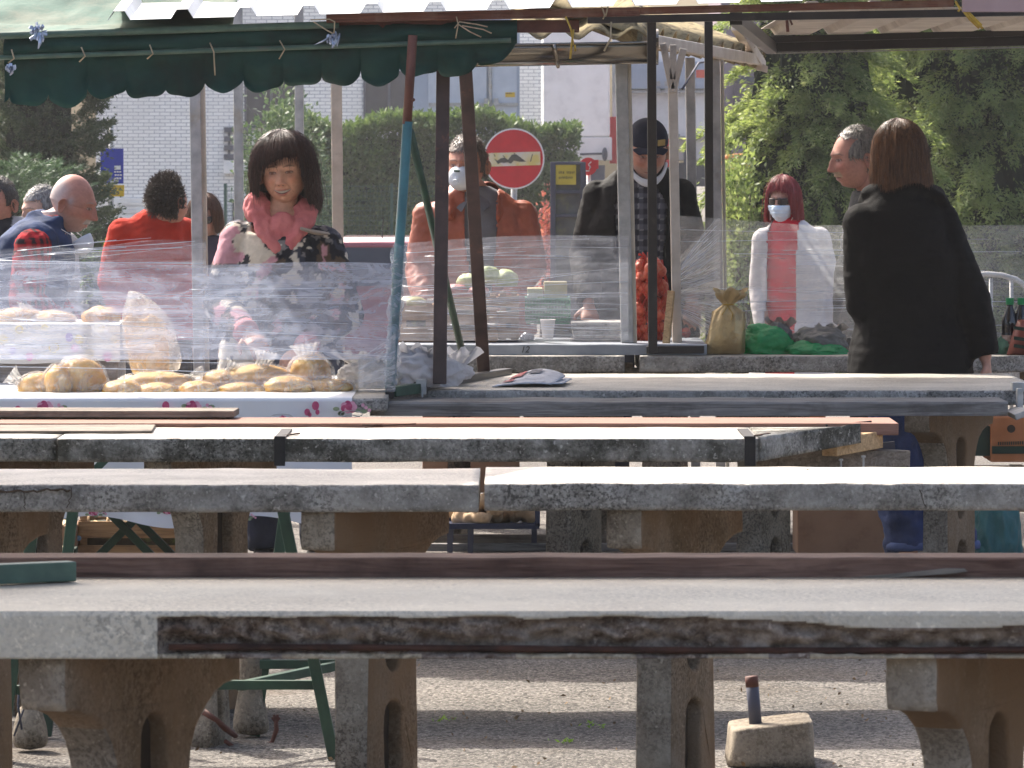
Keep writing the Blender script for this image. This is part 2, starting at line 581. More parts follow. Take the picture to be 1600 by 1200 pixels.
m_roof_white = M('white_roof_sheet', srgb('#dcdcdc'), srgb('#c9c8c6'), 5, 0.45, 0.03, 40, dirt=srgb('#a8a39c'), dscale=4, dpos=(0.6, 0.8))
m_roof_grey = M('grey_roof_sheet', srgb('#d0c7be'), srgb('#b5aba2'), 3, 0.6, 0.04, 40, dirt=srgb('#6e645b'), dscale=6, dpos=(0.58, 0.8))
m_fibre = M('lichened_fibre_cement', srgb('#a3946f'), srgb('#7f7358'), 9, 0.95, 0.4, 60, dirt=srgb('#463b2d'), dscale=14, dpos=(0.48, 0.64))
def canvas(name, c1, c2, c3, tr=0.3):
 t = NT(name)
 c = t.mix(c1, c2, t.ramp(t.noise(3.5, 4), [(0.35, 0), (0.65, 1)]))
 c = t.mix(c, c3, t.ramp(t.noise(4, 6, 0.7), [(0.5, 0), (0.75, 0.8)]))
 t.set(col=c, rough=0.75, spec=0.25)
 t.bump(t.noise(7, 4), 0.3, 0.02)
 tl = t.n('ShaderNodeBsdfTranslucent')
 t.l(c, tl.inputs[0])
 mx = t.n('ShaderNodeMixShader')
 mx.inputs[0].default_value = tr
 t.l(t.b.outputs[0], mx.inputs[1])
 t.l(tl.outputs[0], mx.inputs[2])
 t.l(mx.outputs[0], t.out.inputs[0])
 return t.m
m_canvas = canvas('green_canvas', srgb('#28524a'), srgb('#1f4038'), srgb('#2b3029'))
m_canvas_top = M('pale_green_canvas', srgb('#566e62'), srgb('#31564d'), 3.0, 0.8, 0.3, 5, dirt=srgb('#7d7d6e'), dscale=3, dpos=(0.45, 0.7), bdist=0.03)  # paler, greyer green than the valance cloth
m_rope = M('twine', srgb('#b9a98c'), srgb('#8f8068'), 30, 0.9)
m_rope_yellow = M('yellow_twine', srgb('#c9a94a'), srgb('#a78635'), 30, 0.8)
m_foil = M('silvery_tape', srgb('#c8d2e2'), srgb('#8e9bb2'), 40, 0.25, 0.8, 60, metal=0.6)
m_rubber = M('black_rubber', srgb('#161616'), srgb('#202020'), 20, 0.6)
m_white_paint = M('white_paint', srgb('#f2f1ee'), srgb('#e8e7e4'), 2, 0.5, 0.02, 10, dirt=srgb('#d6d4d2'), dscale=2, dpos=(0.5, 0.8))
m_grey_blue = M('grey_blue_panel', srgb('#aab4c2'), srgb('#9aa5b5'), 2, 0.5, 0.02, 10)
m_red = M('signal_red', srgb('#cf1f2c'), srgb('#c01a27'), 6, 0.5, spec=0.4)
m_dark_glass = M('dark_glass', srgb('#2a2833'), srgb('#34323d'), 4, 0.25, spec=0.5)
m_slate = M('slate_paint', srgb('#4b4d5c'), srgb('#40424f'), 8, 0.55)
m_yellow = M('yellow_sign', srgb('#c9b84a'), srgb('#bba83e'), 5, 0.6)
m_yellow_deep = M('deep_yellow_sign', srgb('#d8b21c'), srgb('#c9a318'), 5, 0.5)
m_blue_sign = M('blue_sign', srgb('#2b3fb0'), srgb('#2537a0'), 5, 0.5)
m_ink = M('dark_ink', srgb('#33312a'), srgb('#3d3a31'), 40, 0.7)
m_card = M('brown_cardboard', srgb('#9a7a62'), srgb('#8a6b55'), 5, 0.9, 0.1, 30, dirt=srgb('#6d5443'), dscale=5, dpos=(0.55, 0.8))
m_card_orange = M('orange_cardboard', srgb('#c07c52'), srgb('#a8683f'), 6, 0.85, 0.1, 30)
m_card_green = M('dark_green_cardboard', srgb('#2e4034'), srgb('#243229'), 6, 0.85)
m_loaf = M('golden_crust', srgb('#cf9f3e'), srgb('#a87022'), 9, 0.55, 0.6, 30, dirt=srgb('#e0c074'), dscale=22, dpos=(0.5, 0.65), spec=0.3)
m_loaf_pale = M('pale_crust', srgb('#d3ac62'), srgb('#b58540'), 9, 0.65, 0.4, 30)
m_clearbag = plasticbag('clear_bag', srgb('#f2f2f2'), 0.99, 0.1)
m_neckbag = plasticbag('crinkled_clear_bag', srgb('#f4f2ee'), 0.6, 0.12)
m_whitebag = plasticbag('white_bag', srgb('#e6e6ea'), 0.12, 0.3)
m_greenbag = plasticbag('green_bag', srgb('#2cba70'), 0.12, 0.22)
m_tealbag = plasticbag('teal_bag', srgb('#3f8a8e'), 0.08, 0.4)
m_greybag = plasticbag('grey_bag', srgb('#8d8b88'), 0.15, 0.3)
m_goldbag = M('gold_wrap', srgb('#bfa678'), srgb('#9c855d'), 8, 0.3, 0.7, 26, metal=0.5, spec=0.5, bdist=0.012)
def build_ground():
 t = NT('worn_asphalt')
 stones = t.n('ShaderNodeTexVoronoi')
 stones.inputs['Scale'].default_value = 75
 t.l(t.co(), stones.inputs['Vector'])
 c = t.mix(srgb('#857f78'), srgb('#68635d'), t.ramp(t.noise(1.3, 5, 0.65), [(0.38, 0), (0.64, 1)]))
 c = t.mix(c, srgb('#302d2a'), t.ramp(t.noise(60, 4, 0.75), [(0.44, 0), (0.58, 0.9)]))
 c = t.mix(c, srgb('#c0b8ad'), t.ramp(stones.outputs['Distance'], [(0.05, 0.9), (0.3, 0.0)]))
 c = t.mix(c, srgb('#54483b'), t.ramp(t.noise(0.9, 6, 0.7), [(0.55, 0), (0.7, 0.7)]))
 t.set(col=c, rough=0.9, spec=0.25)
 t.bump(t.math('ADD', stones.outputs['Distance'], t.noise(40, 5, 0.7)), 0.7, 0.012)
 ys = [-20, 5, 8] + [8 + 0.08 * i for i in range(1, 190)] + [24, 25, 26, 27, 28, 30, 35, 45, 60, 90, 140, 250, 500]
 xs = [-300, -80, -30, -10, -4] + [-3 + 0.08 * i for i in range(76)] + [4, 10, 30, 80, 300]
 verts, faces = [], []
 for y in ys:
  for x in xs:
   k = min(max((y - 22.5) / 4.5, 0), 1)
   z = -0.2 * k * k * (3 - 2 * k)
   if abs(x) < 3.2 and 8 < y < 23.2:
    z += 0.008 * fbm((x, y, 0), 3, 2.0) - 0.004
   verts.append((x, y, z))
 n = len(xs)
 for j in range(len(ys) - 1):
  for i in range(n - 1):
   faces.append((j * n + i, j * n + i + 1, (j + 1) * n + i + 1, (j + 1) * n + i))
 o = pyobj('ground', verts, faces, t.m, smooth=True)
 o['kind'] = 'structure'
 tag(o, 'worn grey asphalt of the market square with stones showing', 'ground')
build_ground()
def haze():
 m = bpy.data.materials.new('haze_air')
 m.use_nodes = True
 nt = m.node_tree
 nt.nodes.clear()
 out = nt.nodes.new('ShaderNodeOutputMaterial')
 v = nt.nodes.new('ShaderNodeVolumePrincipled')
 v.inputs['Color'].default_value = (0.92, 0.93, 0.95, 1)
 v.inputs['Density'].default_value = 0.00045
 v.inputs['Anisotropy'].default_value = 0.3
 nt.links.new(v.outputs[0], out.inputs['Volume'])
 bm = bmesh.new()
 box(bm, (0, 66, 4.0), (90, 150, 10.4))
 o = obj('haze', bm, m)
 o['kind'] = 'stuff'
 tag(o, 'thin sunlit haze hanging over the market square', 'haze')
haze()
def leaf_quads(P, Dv, L, Wd, jit=0.6, N=None):
 """leaf-sized quads at P (n,3), pointing along Dv, random roll"""
 n = len(P)
 d = Dv + RNG.normal(0, jit, (n, 3))
 d /= np.linalg.norm(d, axis=1, keepdims=True) + 1e-9
 r = RNG.normal(0, 1, (n, 3)) if N is None else N + RNG.normal(0, 0.5, (n, 3))
 s = np.cross(d, r)
 s /= np.linalg.norm(s, axis=1, keepdims=True) + 1e-9
 L = (L * RNG.uniform(0.6, 1.3, (n, 1)))
 Wd = (Wd * RNG.uniform(0.6, 1.3, (n, 1)))
 return np.stack([P - s * Wd * 0.25, P + d * L * 0.45 - s * Wd * 0.5, P + d * L, P + d * L * 0.45 + s * Wd * 0.5], axis=1)
def sprays(anchors, dirs, length, spread, per, leaf, droop=0.5, jit=0.6):
 """fans of small leaves along drooping twigs"""
 n = len(anchors)
 t = RNG.uniform(0, 1, (n, per)) ** 0.8
 d = dirs / (np.linalg.norm(dirs, axis=1, keepdims=True) + 1e-9)
 up = np.array([0, 0, 1.0])
 side = np.cross(d, up)
 side /= np.linalg.norm(side, axis=1, keepdims=True) + 1e-9
 ln = length * RNG.uniform(0.6, 1.3, (n, 1))
 lat = RNG.uniform(-1, 1, (n, per)) * spread * (1.05 - t)
 P = anchors[:, None, :] + d[:, None, :] * (t * ln)[..., None] + side[:, None, :] * lat[..., None]
 P[..., 2] -= droop * ln * t ** 2 + np.abs(lat) * 0.35
 P += RNG.normal(0, spread * 0.12, P.shape)
 Dv = d[:, None, :] + side[:, None, :] * (np.sign(lat) * 0.6)[..., None]
 Dv = np.broadcast_to(Dv, P.shape).copy()
 Dv[..., 2] -= droop * t
 return leaf_quads(P.reshape(-1, 3), Dv.reshape(-1, 3), leaf[0], leaf[1], jit)
def trunk(parent, base, h, r, mat, lean=(0, 0), limbs=0, reach=1.0):
 bm = bmesh.new()
 b = Vector(base)
 pts = [b + Vector((lean[0] * t + 0.04 * math.sin(5 * t), lean[1] * t, h * t)) for t in (0, 0.15, 0.35, 0.6, 0.8, 1.0)]
 tube(bm, pts, [r * 1.25, r, r * 0.85, r * 0.6, r * 0.38, r * 0.12], 9)
 for i in range(limbs):
  a = i * 2.4
  k = 0.12 + 0.8 * i / max(limbs, 1)
  p = b + Vector((lean[0] * k, lean[1] * k, h * k))
  q = p + Vector((math.cos(a), math.sin(a), 0.15)) * reach * (1.05 - k)
  tube(bm, [p, (p + q) / 2 + Vector((0, 0, 0.08)), q], [r * 0.35, r * 0.22, r * 0.06], 6)
 return obj('trunk', bm, mat, parent, True)
m_bark = M('bark', srgb('#5b4a3c'), srgb('#3a2e25'), 8, 0.95, 0.6, 30)
m_leaf_bright = leafmat('bright_conifer_leaf', srgb('#93a266'), srgb('#66794a'), srgb('#bcc194'), 2.2, 0.52)
m_leaf_green = leafmat('green_conifer_leaf', srgb('#9aa86e'), srgb('#63774f'), srgb('#b8bd8e'), 1.6, 0.5)
m_leaf_dark = leafmat('dark_conifer_leaf', srgb('#4a5c40'), srgb('#303f2e'), srgb('#68754f'), 2.2, 0.25)
m_leaf_juniper = leafmat('juniper_leaf', srgb('#5f7a5a'), srgb('#42593f'), srgb('#74906a'), 2.0, 0.2)
m_leaf_hedge = leafmat('hedge_leaf', srgb('#667c48'), srgb('#475d38'), srgb('#93a56a'), 1.2, 0.25)
m_leaf_loose = leafmat('loose_shrub_leaf', srgb('#55704a'), srgb('#3b5238'), srgb('#9aa985'), 1.6, 0.25)
m_leaf_lime = leafmat('lime_leaf', srgb('#8fb53a'), srgb('#6b9428'), srgb('#b3cf62'), 2.0, 0.35)
m_leaf_pink = leafmat('pink_blossom', srgb('#cf7f7c'), srgb('#a85d58'), srgb('#dca09a'), 4.0, 0.3)
m_foliage_shade = M('foliage_shade', srgb('#1f2a1b'), srgb('#161e14'), 3, 1.0)  # near-black painted as the shade deep inside hedge and crowns
def conifer(px, D, R, H, n, label, mat, leaf, z0=-0.2, per=60, length=0.5, spread=0.17, droop=0.55, power=0.8, base=0.3, seed=1, bumps=0.35, core=0.5, clump=0.3, tier=0):
 """conifer whose crown is many drooping sprays set on uneven tiers, with dark gaps between them"""
 global RNG
 RNG = np.random.default_rng(seed)
 x = X(px, D)
 t = thing('conifer_tree', (x, D, z0), label, 'tree', 'conifers beyond the market')
 trunk(t, (x, D, z0), H * 0.96, 0.035 * H, m_bark, (0.1, 0.05), 14, R * 0.8)
 k = RNG.uniform(0, 1, n) ** 0.9
 a = RNG.uniform(0, 2 * PI, n)
 lump = 1 + bumps * np.sin(a * 5 + k * 23 + seed) * np.cos(k * 31 + a * 2) + 0.16 * np.sin(a * 11 + k * 40)
 rad = R * (1 - k) ** power * lump * np.where(RNG.uniform(0, 1, n) < 0.3, RNG.uniform(0.1, 0.6, n), RNG.uniform(0.72, 1.0, n))
 A = np.stack([x + rad * np.cos(a), D + rad * np.sin(a), z0 + base + k * (H - base) + 0.15 * np.sin(a * 7 + k * 19)], 1)
 dirs = np.stack([np.cos(a), np.sin(a), np.full(n, 0.25)], 1) + RNG.normal(0, 0.3, (n, 3))
 if tier:
  k = np.clip(k + RNG.normal(0, 0.01, n), 0, 0.97)
  tz = np.round(k * (H - base) / tier + 0.35 * np.sin(a * 3 + seed)) * tier
  A[:, 2] = z0 + base + tz + RNG.normal(0, 0.03, n)
  ab = np.round(a * rad / 0.3) * 0.3 / np.maximum(rad, 0.15) + RNG.normal(0, 0.06, n)
  A[:, 0], A[:, 1] = x + rad * np.cos(ab), D + rad * np.sin(ab)
  dirs = np.stack([np.cos(ab), np.sin(ab), np.full(n, 0.05)], 1) + RNG.normal(0, 0.16, (n, 3))
  A = A - dirs * length * 0.55
 Q = sprays(A, dirs, length, spread, int(per * (1 - clump)), leaf, droop, 0.35 if tier else 0.6)
 pc = int(per * clump)
 o = RNG.normal(0, 1, (n, pc, 3)) * np.array([spread * 0.6, spread * 0.6, spread * 0.38])
 P = A[:, None, :] + dirs[:, None, :] * (length * 0.35) + o
 Dv = np.broadcast_to(dirs[:, None, :] + np.array([0, 0, -droop]), P.shape)
 Q = np.concatenate([Q, leaf_quads(P.reshape(-1, 3), Dv.reshape(-1, 3).copy(), leaf[0], leaf[1] * 1.2, 0.5)])
 npquads('crown', Q, mat, t)
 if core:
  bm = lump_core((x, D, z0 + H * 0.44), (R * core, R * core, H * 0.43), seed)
  obj('shade_core', bm, m_foliage_shade, t)  # solid dark lump added so gaps between sprays read as shade
 return t
def lump_core(c, r, seed):
 bm = bmesh.new()
 bmesh.ops.create_icosphere(bm, subdivisions=5, radius=1.0)
 for v in bm.verts:
  p = v.co * (1 + 0.35 * fbm(v.co + Vector((seed, 0, 0)), 4, 3.2))
  v.co = Vector((c[0] + p.x * r[0], c[1] + p.y * r[1], c[2] + p.z * r[2]))
 return bm
def shrub(name, px0, px1, pyt, D, label, mat, n, leaf, z0=-0.2, depth=0.8, cat='shrub', seed=3, loose=0.25, group=None):
 global RNG
 RNG = np.random.default_rng(seed)
 x0, x1, zt = X(px0, D), X(px1, D), Z(pyt, D)
 cx, w, h = (x0 + x1) / 2, (x1 - x0) / 2, zt - z0
 t = thing(name, (cx, D, z0), label, cat, group)
 bm = bmesh.new()
 for i in range(7):
  a = i * 0.9
  tube(bm, [(cx + 0.05 * math.cos(a), D + 0.05 * math.sin(a), z0), (cx + w * 0.4 * math.cos(a), D + depth * 0.3 * math.sin(a), z0 + h * 0.5), (cx + w * 0.7 * math.cos(a), D + depth * 0.5 * math.sin(a), z0 + h * 0.85)], [0.03, 0.018, 0.006], 6)
 obj('trunk', bm, m_bark, t, True)
 nc = max(14, n // 90)
 d = RNG.normal(0, 1, (nc, 3))
 d /= np.linalg.norm(d, axis=1, keepdims=True)
 rr = RNG.uniform(0.35, 0.92, (nc, 1))
 C = np.array([cx, D, z0 + h * 0.52]) + d * rr * np.array([w, depth, h * 0.48])
 per = n // nc
 o = RNG.normal(0, 1, (nc, per, 3)) * np.array([w, depth, h * 0.5]) * loose
 P = (C[:, None, :] + o).reshape(-1, 3)
 Dv = np.repeat(d, per, 0) + np.array([0, 0, 0.2])
 npquads('crown', leaf_quads(P, Dv, leaf[0], leaf[1], 0.7), mat, t)
 return t
conifer(1265, 44.0, 0.92, 4.2, 560, 'light green bushy conifer directly behind the red haired woman', m_leaf_bright, (0.055, 0.015), seed=5, tier=0.26, clump=0.12, per=330, length=0.5, spread=0.15, power=0.4, base=0.1)
conifer(1530, 46.5, 1.55, 5.4, 950, 'large deep green conifer behind the woman in the black coat', m_leaf_green, (0.058, 0.016), seed=9, tier=0.28, clump=0.12, per=340, length=0.56, spread=0.17, power=0.4, base=0.1)
conifer(1420, 49.8, 1.5, 5.2, 420, 'dark conifer filling the gap between the two lit conifers', m_leaf_dark, (0.06, 0.028), seed=12, per=260, length=0.55, spread=0.24, power=0.4, base=0.1)
conifer(62, 54.0, 0.62, 4.6, 620, 'dark dense conifer standing in front of the blue and yellow sign', m_leaf_dark, (0.05, 0.016), seed=21, per=260, length=0.30, spread=0.12, droop=-0.2, power=0.15, base=-0.1, bumps=0.14)
conifer(-70, 60.0, 0.8, 4.6, 360, 'dark conifer at the left edge behind the man in the dark jacket', m_leaf_dark, (0.06, 0.022), seed=27, per=160, length=0.36, spread=0.14, droop=0.0, power=0.15, base=0.0, bumps=0.2)
def juniper():
 global RNG
 RNG = np.random.default_rng(31)
 D = 52.0
 x = X(25, D)
 t = thing('juniper_bush', (x, D, -0.2), 'feathery grey green juniper with flat spreading branches behind the bald man', 'shrub')
 trunk(t, (x, D, -0.2), 1.5, 0.06, m_bark, (0.05, 0), 9, 0.7)
 n = 620
 z = RNG.uniform(0.1, 1.75, n)
 a = RNG.uniform(0, 2 * PI, n)
 r = RNG.uniform(0.0, 0.62, n) * (1.1 - 0.25 * z)
 A = np.stack([x + r * np.cos(a), D + r * np.sin(a), -0.2 + z], 1)
 dirs = np.stack([np.cos(a), np.sin(a), np.full(n, 0.55)], 1)
 npquads('crown', sprays(A, dirs, 0.34, 0.09, 60, (0.06, 0.012), 0.15, 0.3), m_leaf_juniper, t)
juniper()
def hedge():
 global RNG
 RNG = np.random.default_rng(41)
 D = 80.0
 x0, x1, z0 = X(420, D), X(905, D), -0.2
 t = thing('clipped_hedge', ((x0 + x1) / 2, D, z0), 'clipped green hedge with a sunlit top along the brick building', 'hedge')
 topz = lambda x: Z(188 + 14 * np.sin((x - x0) * 1.3) + 8 * np.sin(x * 4.1) + 26 * np.clip((x - X(690, D)) / 1.0, 0, 1), D)
 bm = bmesh.new()
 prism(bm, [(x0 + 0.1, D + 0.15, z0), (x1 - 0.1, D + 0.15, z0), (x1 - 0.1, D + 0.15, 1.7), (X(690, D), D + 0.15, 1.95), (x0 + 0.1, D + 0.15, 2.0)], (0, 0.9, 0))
 obj('branches', bm, m_foliage_shade, t)  # solid dark box added to block light and darken the hedge inside
 n = 30000
 x = RNG.uniform(x0, x1, n)
 zt = topz(x)
 z = z0 + (zt - z0) * RNG.uniform(0, 1, n)
 lump = 0.10 * np.sin(x * 5.1 + z * 2) + 0.08 * np.sin(z * 7 + x * 3) + 0.06 * np.sin(x * 13)
 P1 = np.stack([x, D + lump + RNG.uniform(-0.1, 0.12, n), z], 1)
 n2 = 14000
 x2 = RNG.uniform(x0, x1, n2)
 P2 = np.stack([x2, D + RNG.uniform(-0.05, 1.1, n2), topz(x2) + RNG.normal(0.0, 0.06, n2)], 1)
 P = np.concatenate([P1, P2])
 Dv = np.concatenate([np.tile([0, -0.7, 0.3], (n, 1)), np.tile([0, -0.2, 0.9], (n2, 1))])
 npquads('foliage', leaf_quads(P, Dv, 0.1, 0.06, 0.6), m_leaf_hedge, t)
hedge()
shrub('loose_shrub', 385, 510, 152, 76.0, 'tall loose green shrub with pale leaves beside the smiling woman', m_leaf_loose, 9000, (0.10, 0.05), seed=51, depth=0.7, loose=0.22)
shrub('low_bush', 128, 190, 360, 57.0, 'low lime green bush between the white mask and the red sweater', m_leaf_lime, 2600, (0.05, 0.03), seed=52, depth=0.3, z0=-0.2)
shrub('flowering_shrub', 838, 872, 326, 50.0, 'small shrub with salmon pink blossom below the no entry sign', m_leaf_pink, 2200, (0.04, 0.03), seed=53, depth=0.25, z0=-0.2)
shrub('leafy_bush', 1122, 1190, 255, 43.0, 'bright leafy bush at the foot of the conifer by the grey posts', m_leaf_bright, 5000, (0.055, 0.03), seed=54, depth=0.4, z0=-0.2)
def brick_building():
 D = 115.0
 x0, x1 = X(150, D), X(850, D)
 t = NT('white_brick')
 br = t.n('ShaderNodeTexBrick')
 s = t.n('ShaderNodeSeparateXYZ')
 t.l(t.co(), s.inputs[0])
 cb = t.n('ShaderNodeCombineXYZ')
 t.l(t.math('ADD', s.outputs[0], s.outputs[1]), cb.inputs[0])
 t.l(s.outputs[2], cb.inputs[1])
 t.l(cb.outputs[0], br.inputs['Vector'])
 br.inputs['Color1'].default_value = c4(srgb('#f6f5f1'))
 br.inputs['Color2'].default_value = c4(srgb('#eae9e5'))
 br.inputs['Mortar'].default_value = c4(srgb('#a8a8ac'))
 br.inputs['Scale'].default_value = 1.0
 br.inputs['Brick Width'].default_value = 0.24
 br.inputs['Row Height'].default_value = 0.08
 br.inputs['Mortar Size'].default_value = 0.009
 t.set(col=t.mix(br.outputs[0], srgb('#cfcdca'), t.ramp(t.noise(0.8, 5), [(0.45, 0), (0.7, 0.5)])), rough=0.85)
 b = thing('brick_building', ((x0 + x1) / 2, D, -0.3), 'white brick building with dark window panels behind the hedge', 'building')
 bm = bmesh.new()
 box(bm, ((x0 + x1) / 2, D + 4, 3.0), (x1 - x0, 8, 6.6))
 obj('wall', bm, t.m, b)
 bm = bmesh.new()
 box(bm, ((x0 + x1) / 2, D + 3.9, 6.42), (x1 - x0 + 0.6, 8.6, 0.24))
 obj('roof', bm, m_slate, b, bevel=0.02)
 for a, c, y0, y1 in ((382, 466, 118, 196), (568, 648, 110, 192)):
  bm = bmesh.new()
  xa, xb, za, zb = X(a, D), X(c, D), Z(y1, D), Z(y0, D)
  for q in ((xa, xa + 0.05), (xb - 0.05, xb), ((xa + xb) / 2 - 0.03, (xa + xb) / 2 + 0.03)):
   box(bm, ((q[0] + q[1]) / 2, D - 0.03, (za + zb) / 2), (q[1] - q[0], 0.08, zb - za))
  box(bm, ((xa + xb) / 2, D - 0.03, za - 0.03), (xb - xa + 0.1, 0.12, 0.06))
  w = obj('window', bm, m_slate, b)
  bm = bmesh.new()
  box(bm, ((xa + xb) / 2, D - 0.012, (za + zb) / 2), (xb - xa - 0.02, 0.03, zb - za - 0.02))
  obj('pane', bm, m_dark_glass, w)
 bm = bmesh.new()
 box(bm, (X(657, D), D - 0.03, Z(150, D)), (0.3, 0.06, 1.2))
 obj('white_shutter', bm, m_white_paint, b)
 bm = bmesh.new()
 for k in range(4):
  box(bm, (X(372, D), D - 0.05, Z(203 + k * 14, D)), (0.62, 0.1, 0.12))
 for q in (358, 386):
  box(bm, (X(q, D), D - 0.02, Z(224, D)), (0.05, 0.04, 0.62))
 obj('wall_ornament', bm, m_slate, b)
 bm = bmesh.new()
 box(bm, (X(361, D), D - 0.15, Z(261, D)), (0.3, 0.3, 0.3))
 obj('meter_box', bm, m_white_paint, b, bevel=0.01)
 bm = bmesh.new()
 for k in range(9):
  box(bm, (X(198, D), D - 0.04 - 0.02 * (k % 2), Z(312 + k * 6.2, D)), (1.05, 0.06, 0.075), Matrix.Rotation(0.25, 3, 'X'))
 box(bm, (X(234, D), D - 0.05, Z(338, D)), (0.1, 0.12, 0.85))
 obj('roller_shutter', bm, m_white_paint, b)
 for px, w in ((405, 1.2), (265, 0.75)):
  bm = bmesh.new()
  box(bm, (X(px, D), D - 0.02, Z(345, D)), (w, 0.04, 0.9))
  obj('basement_window', bm, m_dark_glass, b)
brick_building()
def mauve_building():
 D = 95.0
 m1 = M('mauve_render', srgb('#8f8088'), srgb('#7d6f78'), 1.5, 0.9, 0.05, 20)
 b = thing('rendered_building', (X(1190, D), D, -0.3), 'mauve rendered building between the grey posts and the conifers', 'building')
 bm = bmesh.new()
 box(bm, (X(1240, D), D + 3, 3.0), (X(1360, D) - X(1133, D), 6, 6.6))
 obj('wall', bm, m1, b)
 bm = bmesh.new()
 box(bm, (X(1175, D), D - 0.06, Z(125, D)), (0.55, 0.12, 0.12))
 obj('ledge', bm, m_slate, b)
 bm = bmesh.new()
 box(bm, (X(1165, D), D - 0.06, Z(160, D)), (0.45, 0.05, 0.75))
 obj('shutter', bm, M('dull_mauve', srgb('#6c6068'), srgb('#5f545c'), 2, 0.8), b)
mauve_building()
def trucks():
 D = 108.0
 t = thing('box_truck', (X(960, D), D, -0.3), 'white box truck with red and grey rear doors behind the man in the cap', 'truck')
 r = rz(-0.16)
 o = Vector((X(955, D), D, 0))
 P = lambda x, y, z: o + r @ Vector((x, y, 0)) + Vector((0, 0, z))
 bm = bmesh.new()
 box(bm, P(1.25, 3.6, 3.0), (2.5, 7.0, 2.7), r)
 obj('body', bm, m_white_paint, t, bevel=0.03)
 bm = bmesh.new()
 box(bm, P(1.25, -0.02 + 0.0, Z(118, D)), (2.3, 0.2, 0.58), r)
 obj('roller_door', bm, m_grey_blue, t, bevel=0.02)
 for zz in (Z(131, D), Z(142, D), Z(213, D)):
  bm = bmesh.new()
  box(bm, P(1.25, 0.02, zz - 0.02), (2.3, 0.24, 0.05), r)
  for dx in (1.0, 1.22, 1.4):
   box(bm, P(dx, -0.08, zz), (0.12, 0.2, 0.1), r)
  obj('hinge_rail', bm, m_galv, t)
 for dx, zz, sz in ((0.06, Z(219, D), (0.14, 0.3, 0.98)), (1.15, Z(238, D), (0.24, 0.24, 0.62))):
  bm = bmesh.new()
  box(bm, P(dx, 0, zz), sz, r)
  obj('red_panel', bm, m_red, t)
 bm = bmesh.new()
 box(bm, P(1.62, 0.01, Z(240, D)), (0.14, 0.2, 0.5), r)
 obj('door_bar', bm, m_slate, t)
 bm = bmesh.new()
 box(bm, P(1.92, -0.1, Z(116, D)), (0.2, 0.05, 0.17), r)
 obj('warning_plate', bm, M('orange_plate', srgb('#d8553f'), srgb('#c94a36'), 5, 0.5), t)
 bm = bmesh.new()
 box(bm, P(1.25, 3.6, 1.35), (2.2, 6.6, 0.5), r)
 obj('chassis', bm, m_slate, t)
 for sx in (0.25, 2.25):
  for sy in (1.2, 5.6):
   bm = bmesh.new()
   tube(bm, [P(sx - 0.16, sy, 0.62), P(sx + 0.16, sy, 0.62)], 0.92, 22)
   obj('wheel', bm, m_rubber, t, True)
 D2 = 104.0
 s = thing('delivery_van', (X(900, D2), D2, -0.3), 'tall plain white van body with a door mirror beside the no entry sign', 'van')
 bm = bmesh.new()
 xa, xb = X(848, D2), X(953, D2)
 box(bm, ((xa + xb) / 2, D2 + 2.5, (Z(214, D2) + Z(20, D2)) / 2), (xb - xa, 5, Z(20, D2) - Z(214, D2)))
 obj('body', bm, m_white_paint, s, bevel=0.05)
 bm = bmesh.new()
 box(bm, ((xa + xb) / 2 + 0.03, D2 + 2.5, (Z(251, D2) + Z(214, D2)) / 2), (xb - xa + 0.02, 5.05, Z(214, D2) - Z(251, D2) - 0.01))
 obj('skirt', bm, M('dull_white_paint', srgb('#e2e0de'), srgb('#d6d4d2'), 2, 0.5), s, bevel=0.02)
 bm = bmesh.new()
 ball(bm, W(945, 241, D2 - 0.15), (0.06, 0.08, 0.14), 14, 10)
 tube(bm, [W(906, 241, D2 - 0.1), W(944, 240, D2 - 0.1)], 0.022, 8)
 obj('mirror', bm, m_slate, s, True)
 bm = bmesh.new()
 box(bm, ((xa + xb) / 2, D2 + 2.5, 1.2), (xb - xa - 0.2, 4.8, 0.7))
 obj('chassis', bm, m_slate, s)
 for sx in (xa + 0.2, xb - 0.2):
  for sy in (1.0, 4.2):
   bm = bmesh.new()
   tube(bm, [(sx - 0.13, D2 + sy, 0.35), (sx + 0.13, D2 + sy, 0.35)], 0.65, 22)
   obj('wheel', bm, m_rubber, s, True)
 D3 = 90.0
 a = thing('container_truck', (X(740, D3), D3, -0.3), 'pale grey container truck with latch bars and two yellow stickers', 'truck')
 xa, xb = X(640, D3), X(812, D3)
 zb = 1.3
 bm = bmesh.new()
 box(bm, ((xa + xb) / 2, D3 + 3, (zb + 4.2) / 2), (xb - xa, 6, 4.2 - zb))
 obj('body', bm, m_grey_blue, a, bevel=0.02)
 bm = bmesh.new()
 box(bm, (X(788, D3), D3 - 0.02, Z(150, D3)), (X(808, D3) - X(769, D3), 0.05, Z(60, D3) - Z(240, D3)))
 box(bm, (X(715, D3), D3 - 0.02, Z(150, D3)), (X(762, D3) - X(670, D3), 0.05, Z(60, D3) - Z(240, D3)))
 obj('door', bm, M('pale_door', srgb('#c3cad3'), srgb('#b3bbc6'), 3, 0.5), a, bevel=0.012)
 bm = bmesh.new()
 tube(bm, [(X(766, D3), D3 - 0.06, 1.2), (X(766, D3), D3 - 0.06, 4.1)], 0.03, 8)
 box(bm, (X(740, D3), D3 - 0.07, Z(163, D3)), (X(812, D3) - X(672, D3), 0.04, 0.05))
 for q in (760, 775):
  box(bm, (X(q, D3), D3 - 0.1, Z(160, D3)), (0.08, 0.08, 0.14))
 obj('latch_bar', bm, m_galv, a)
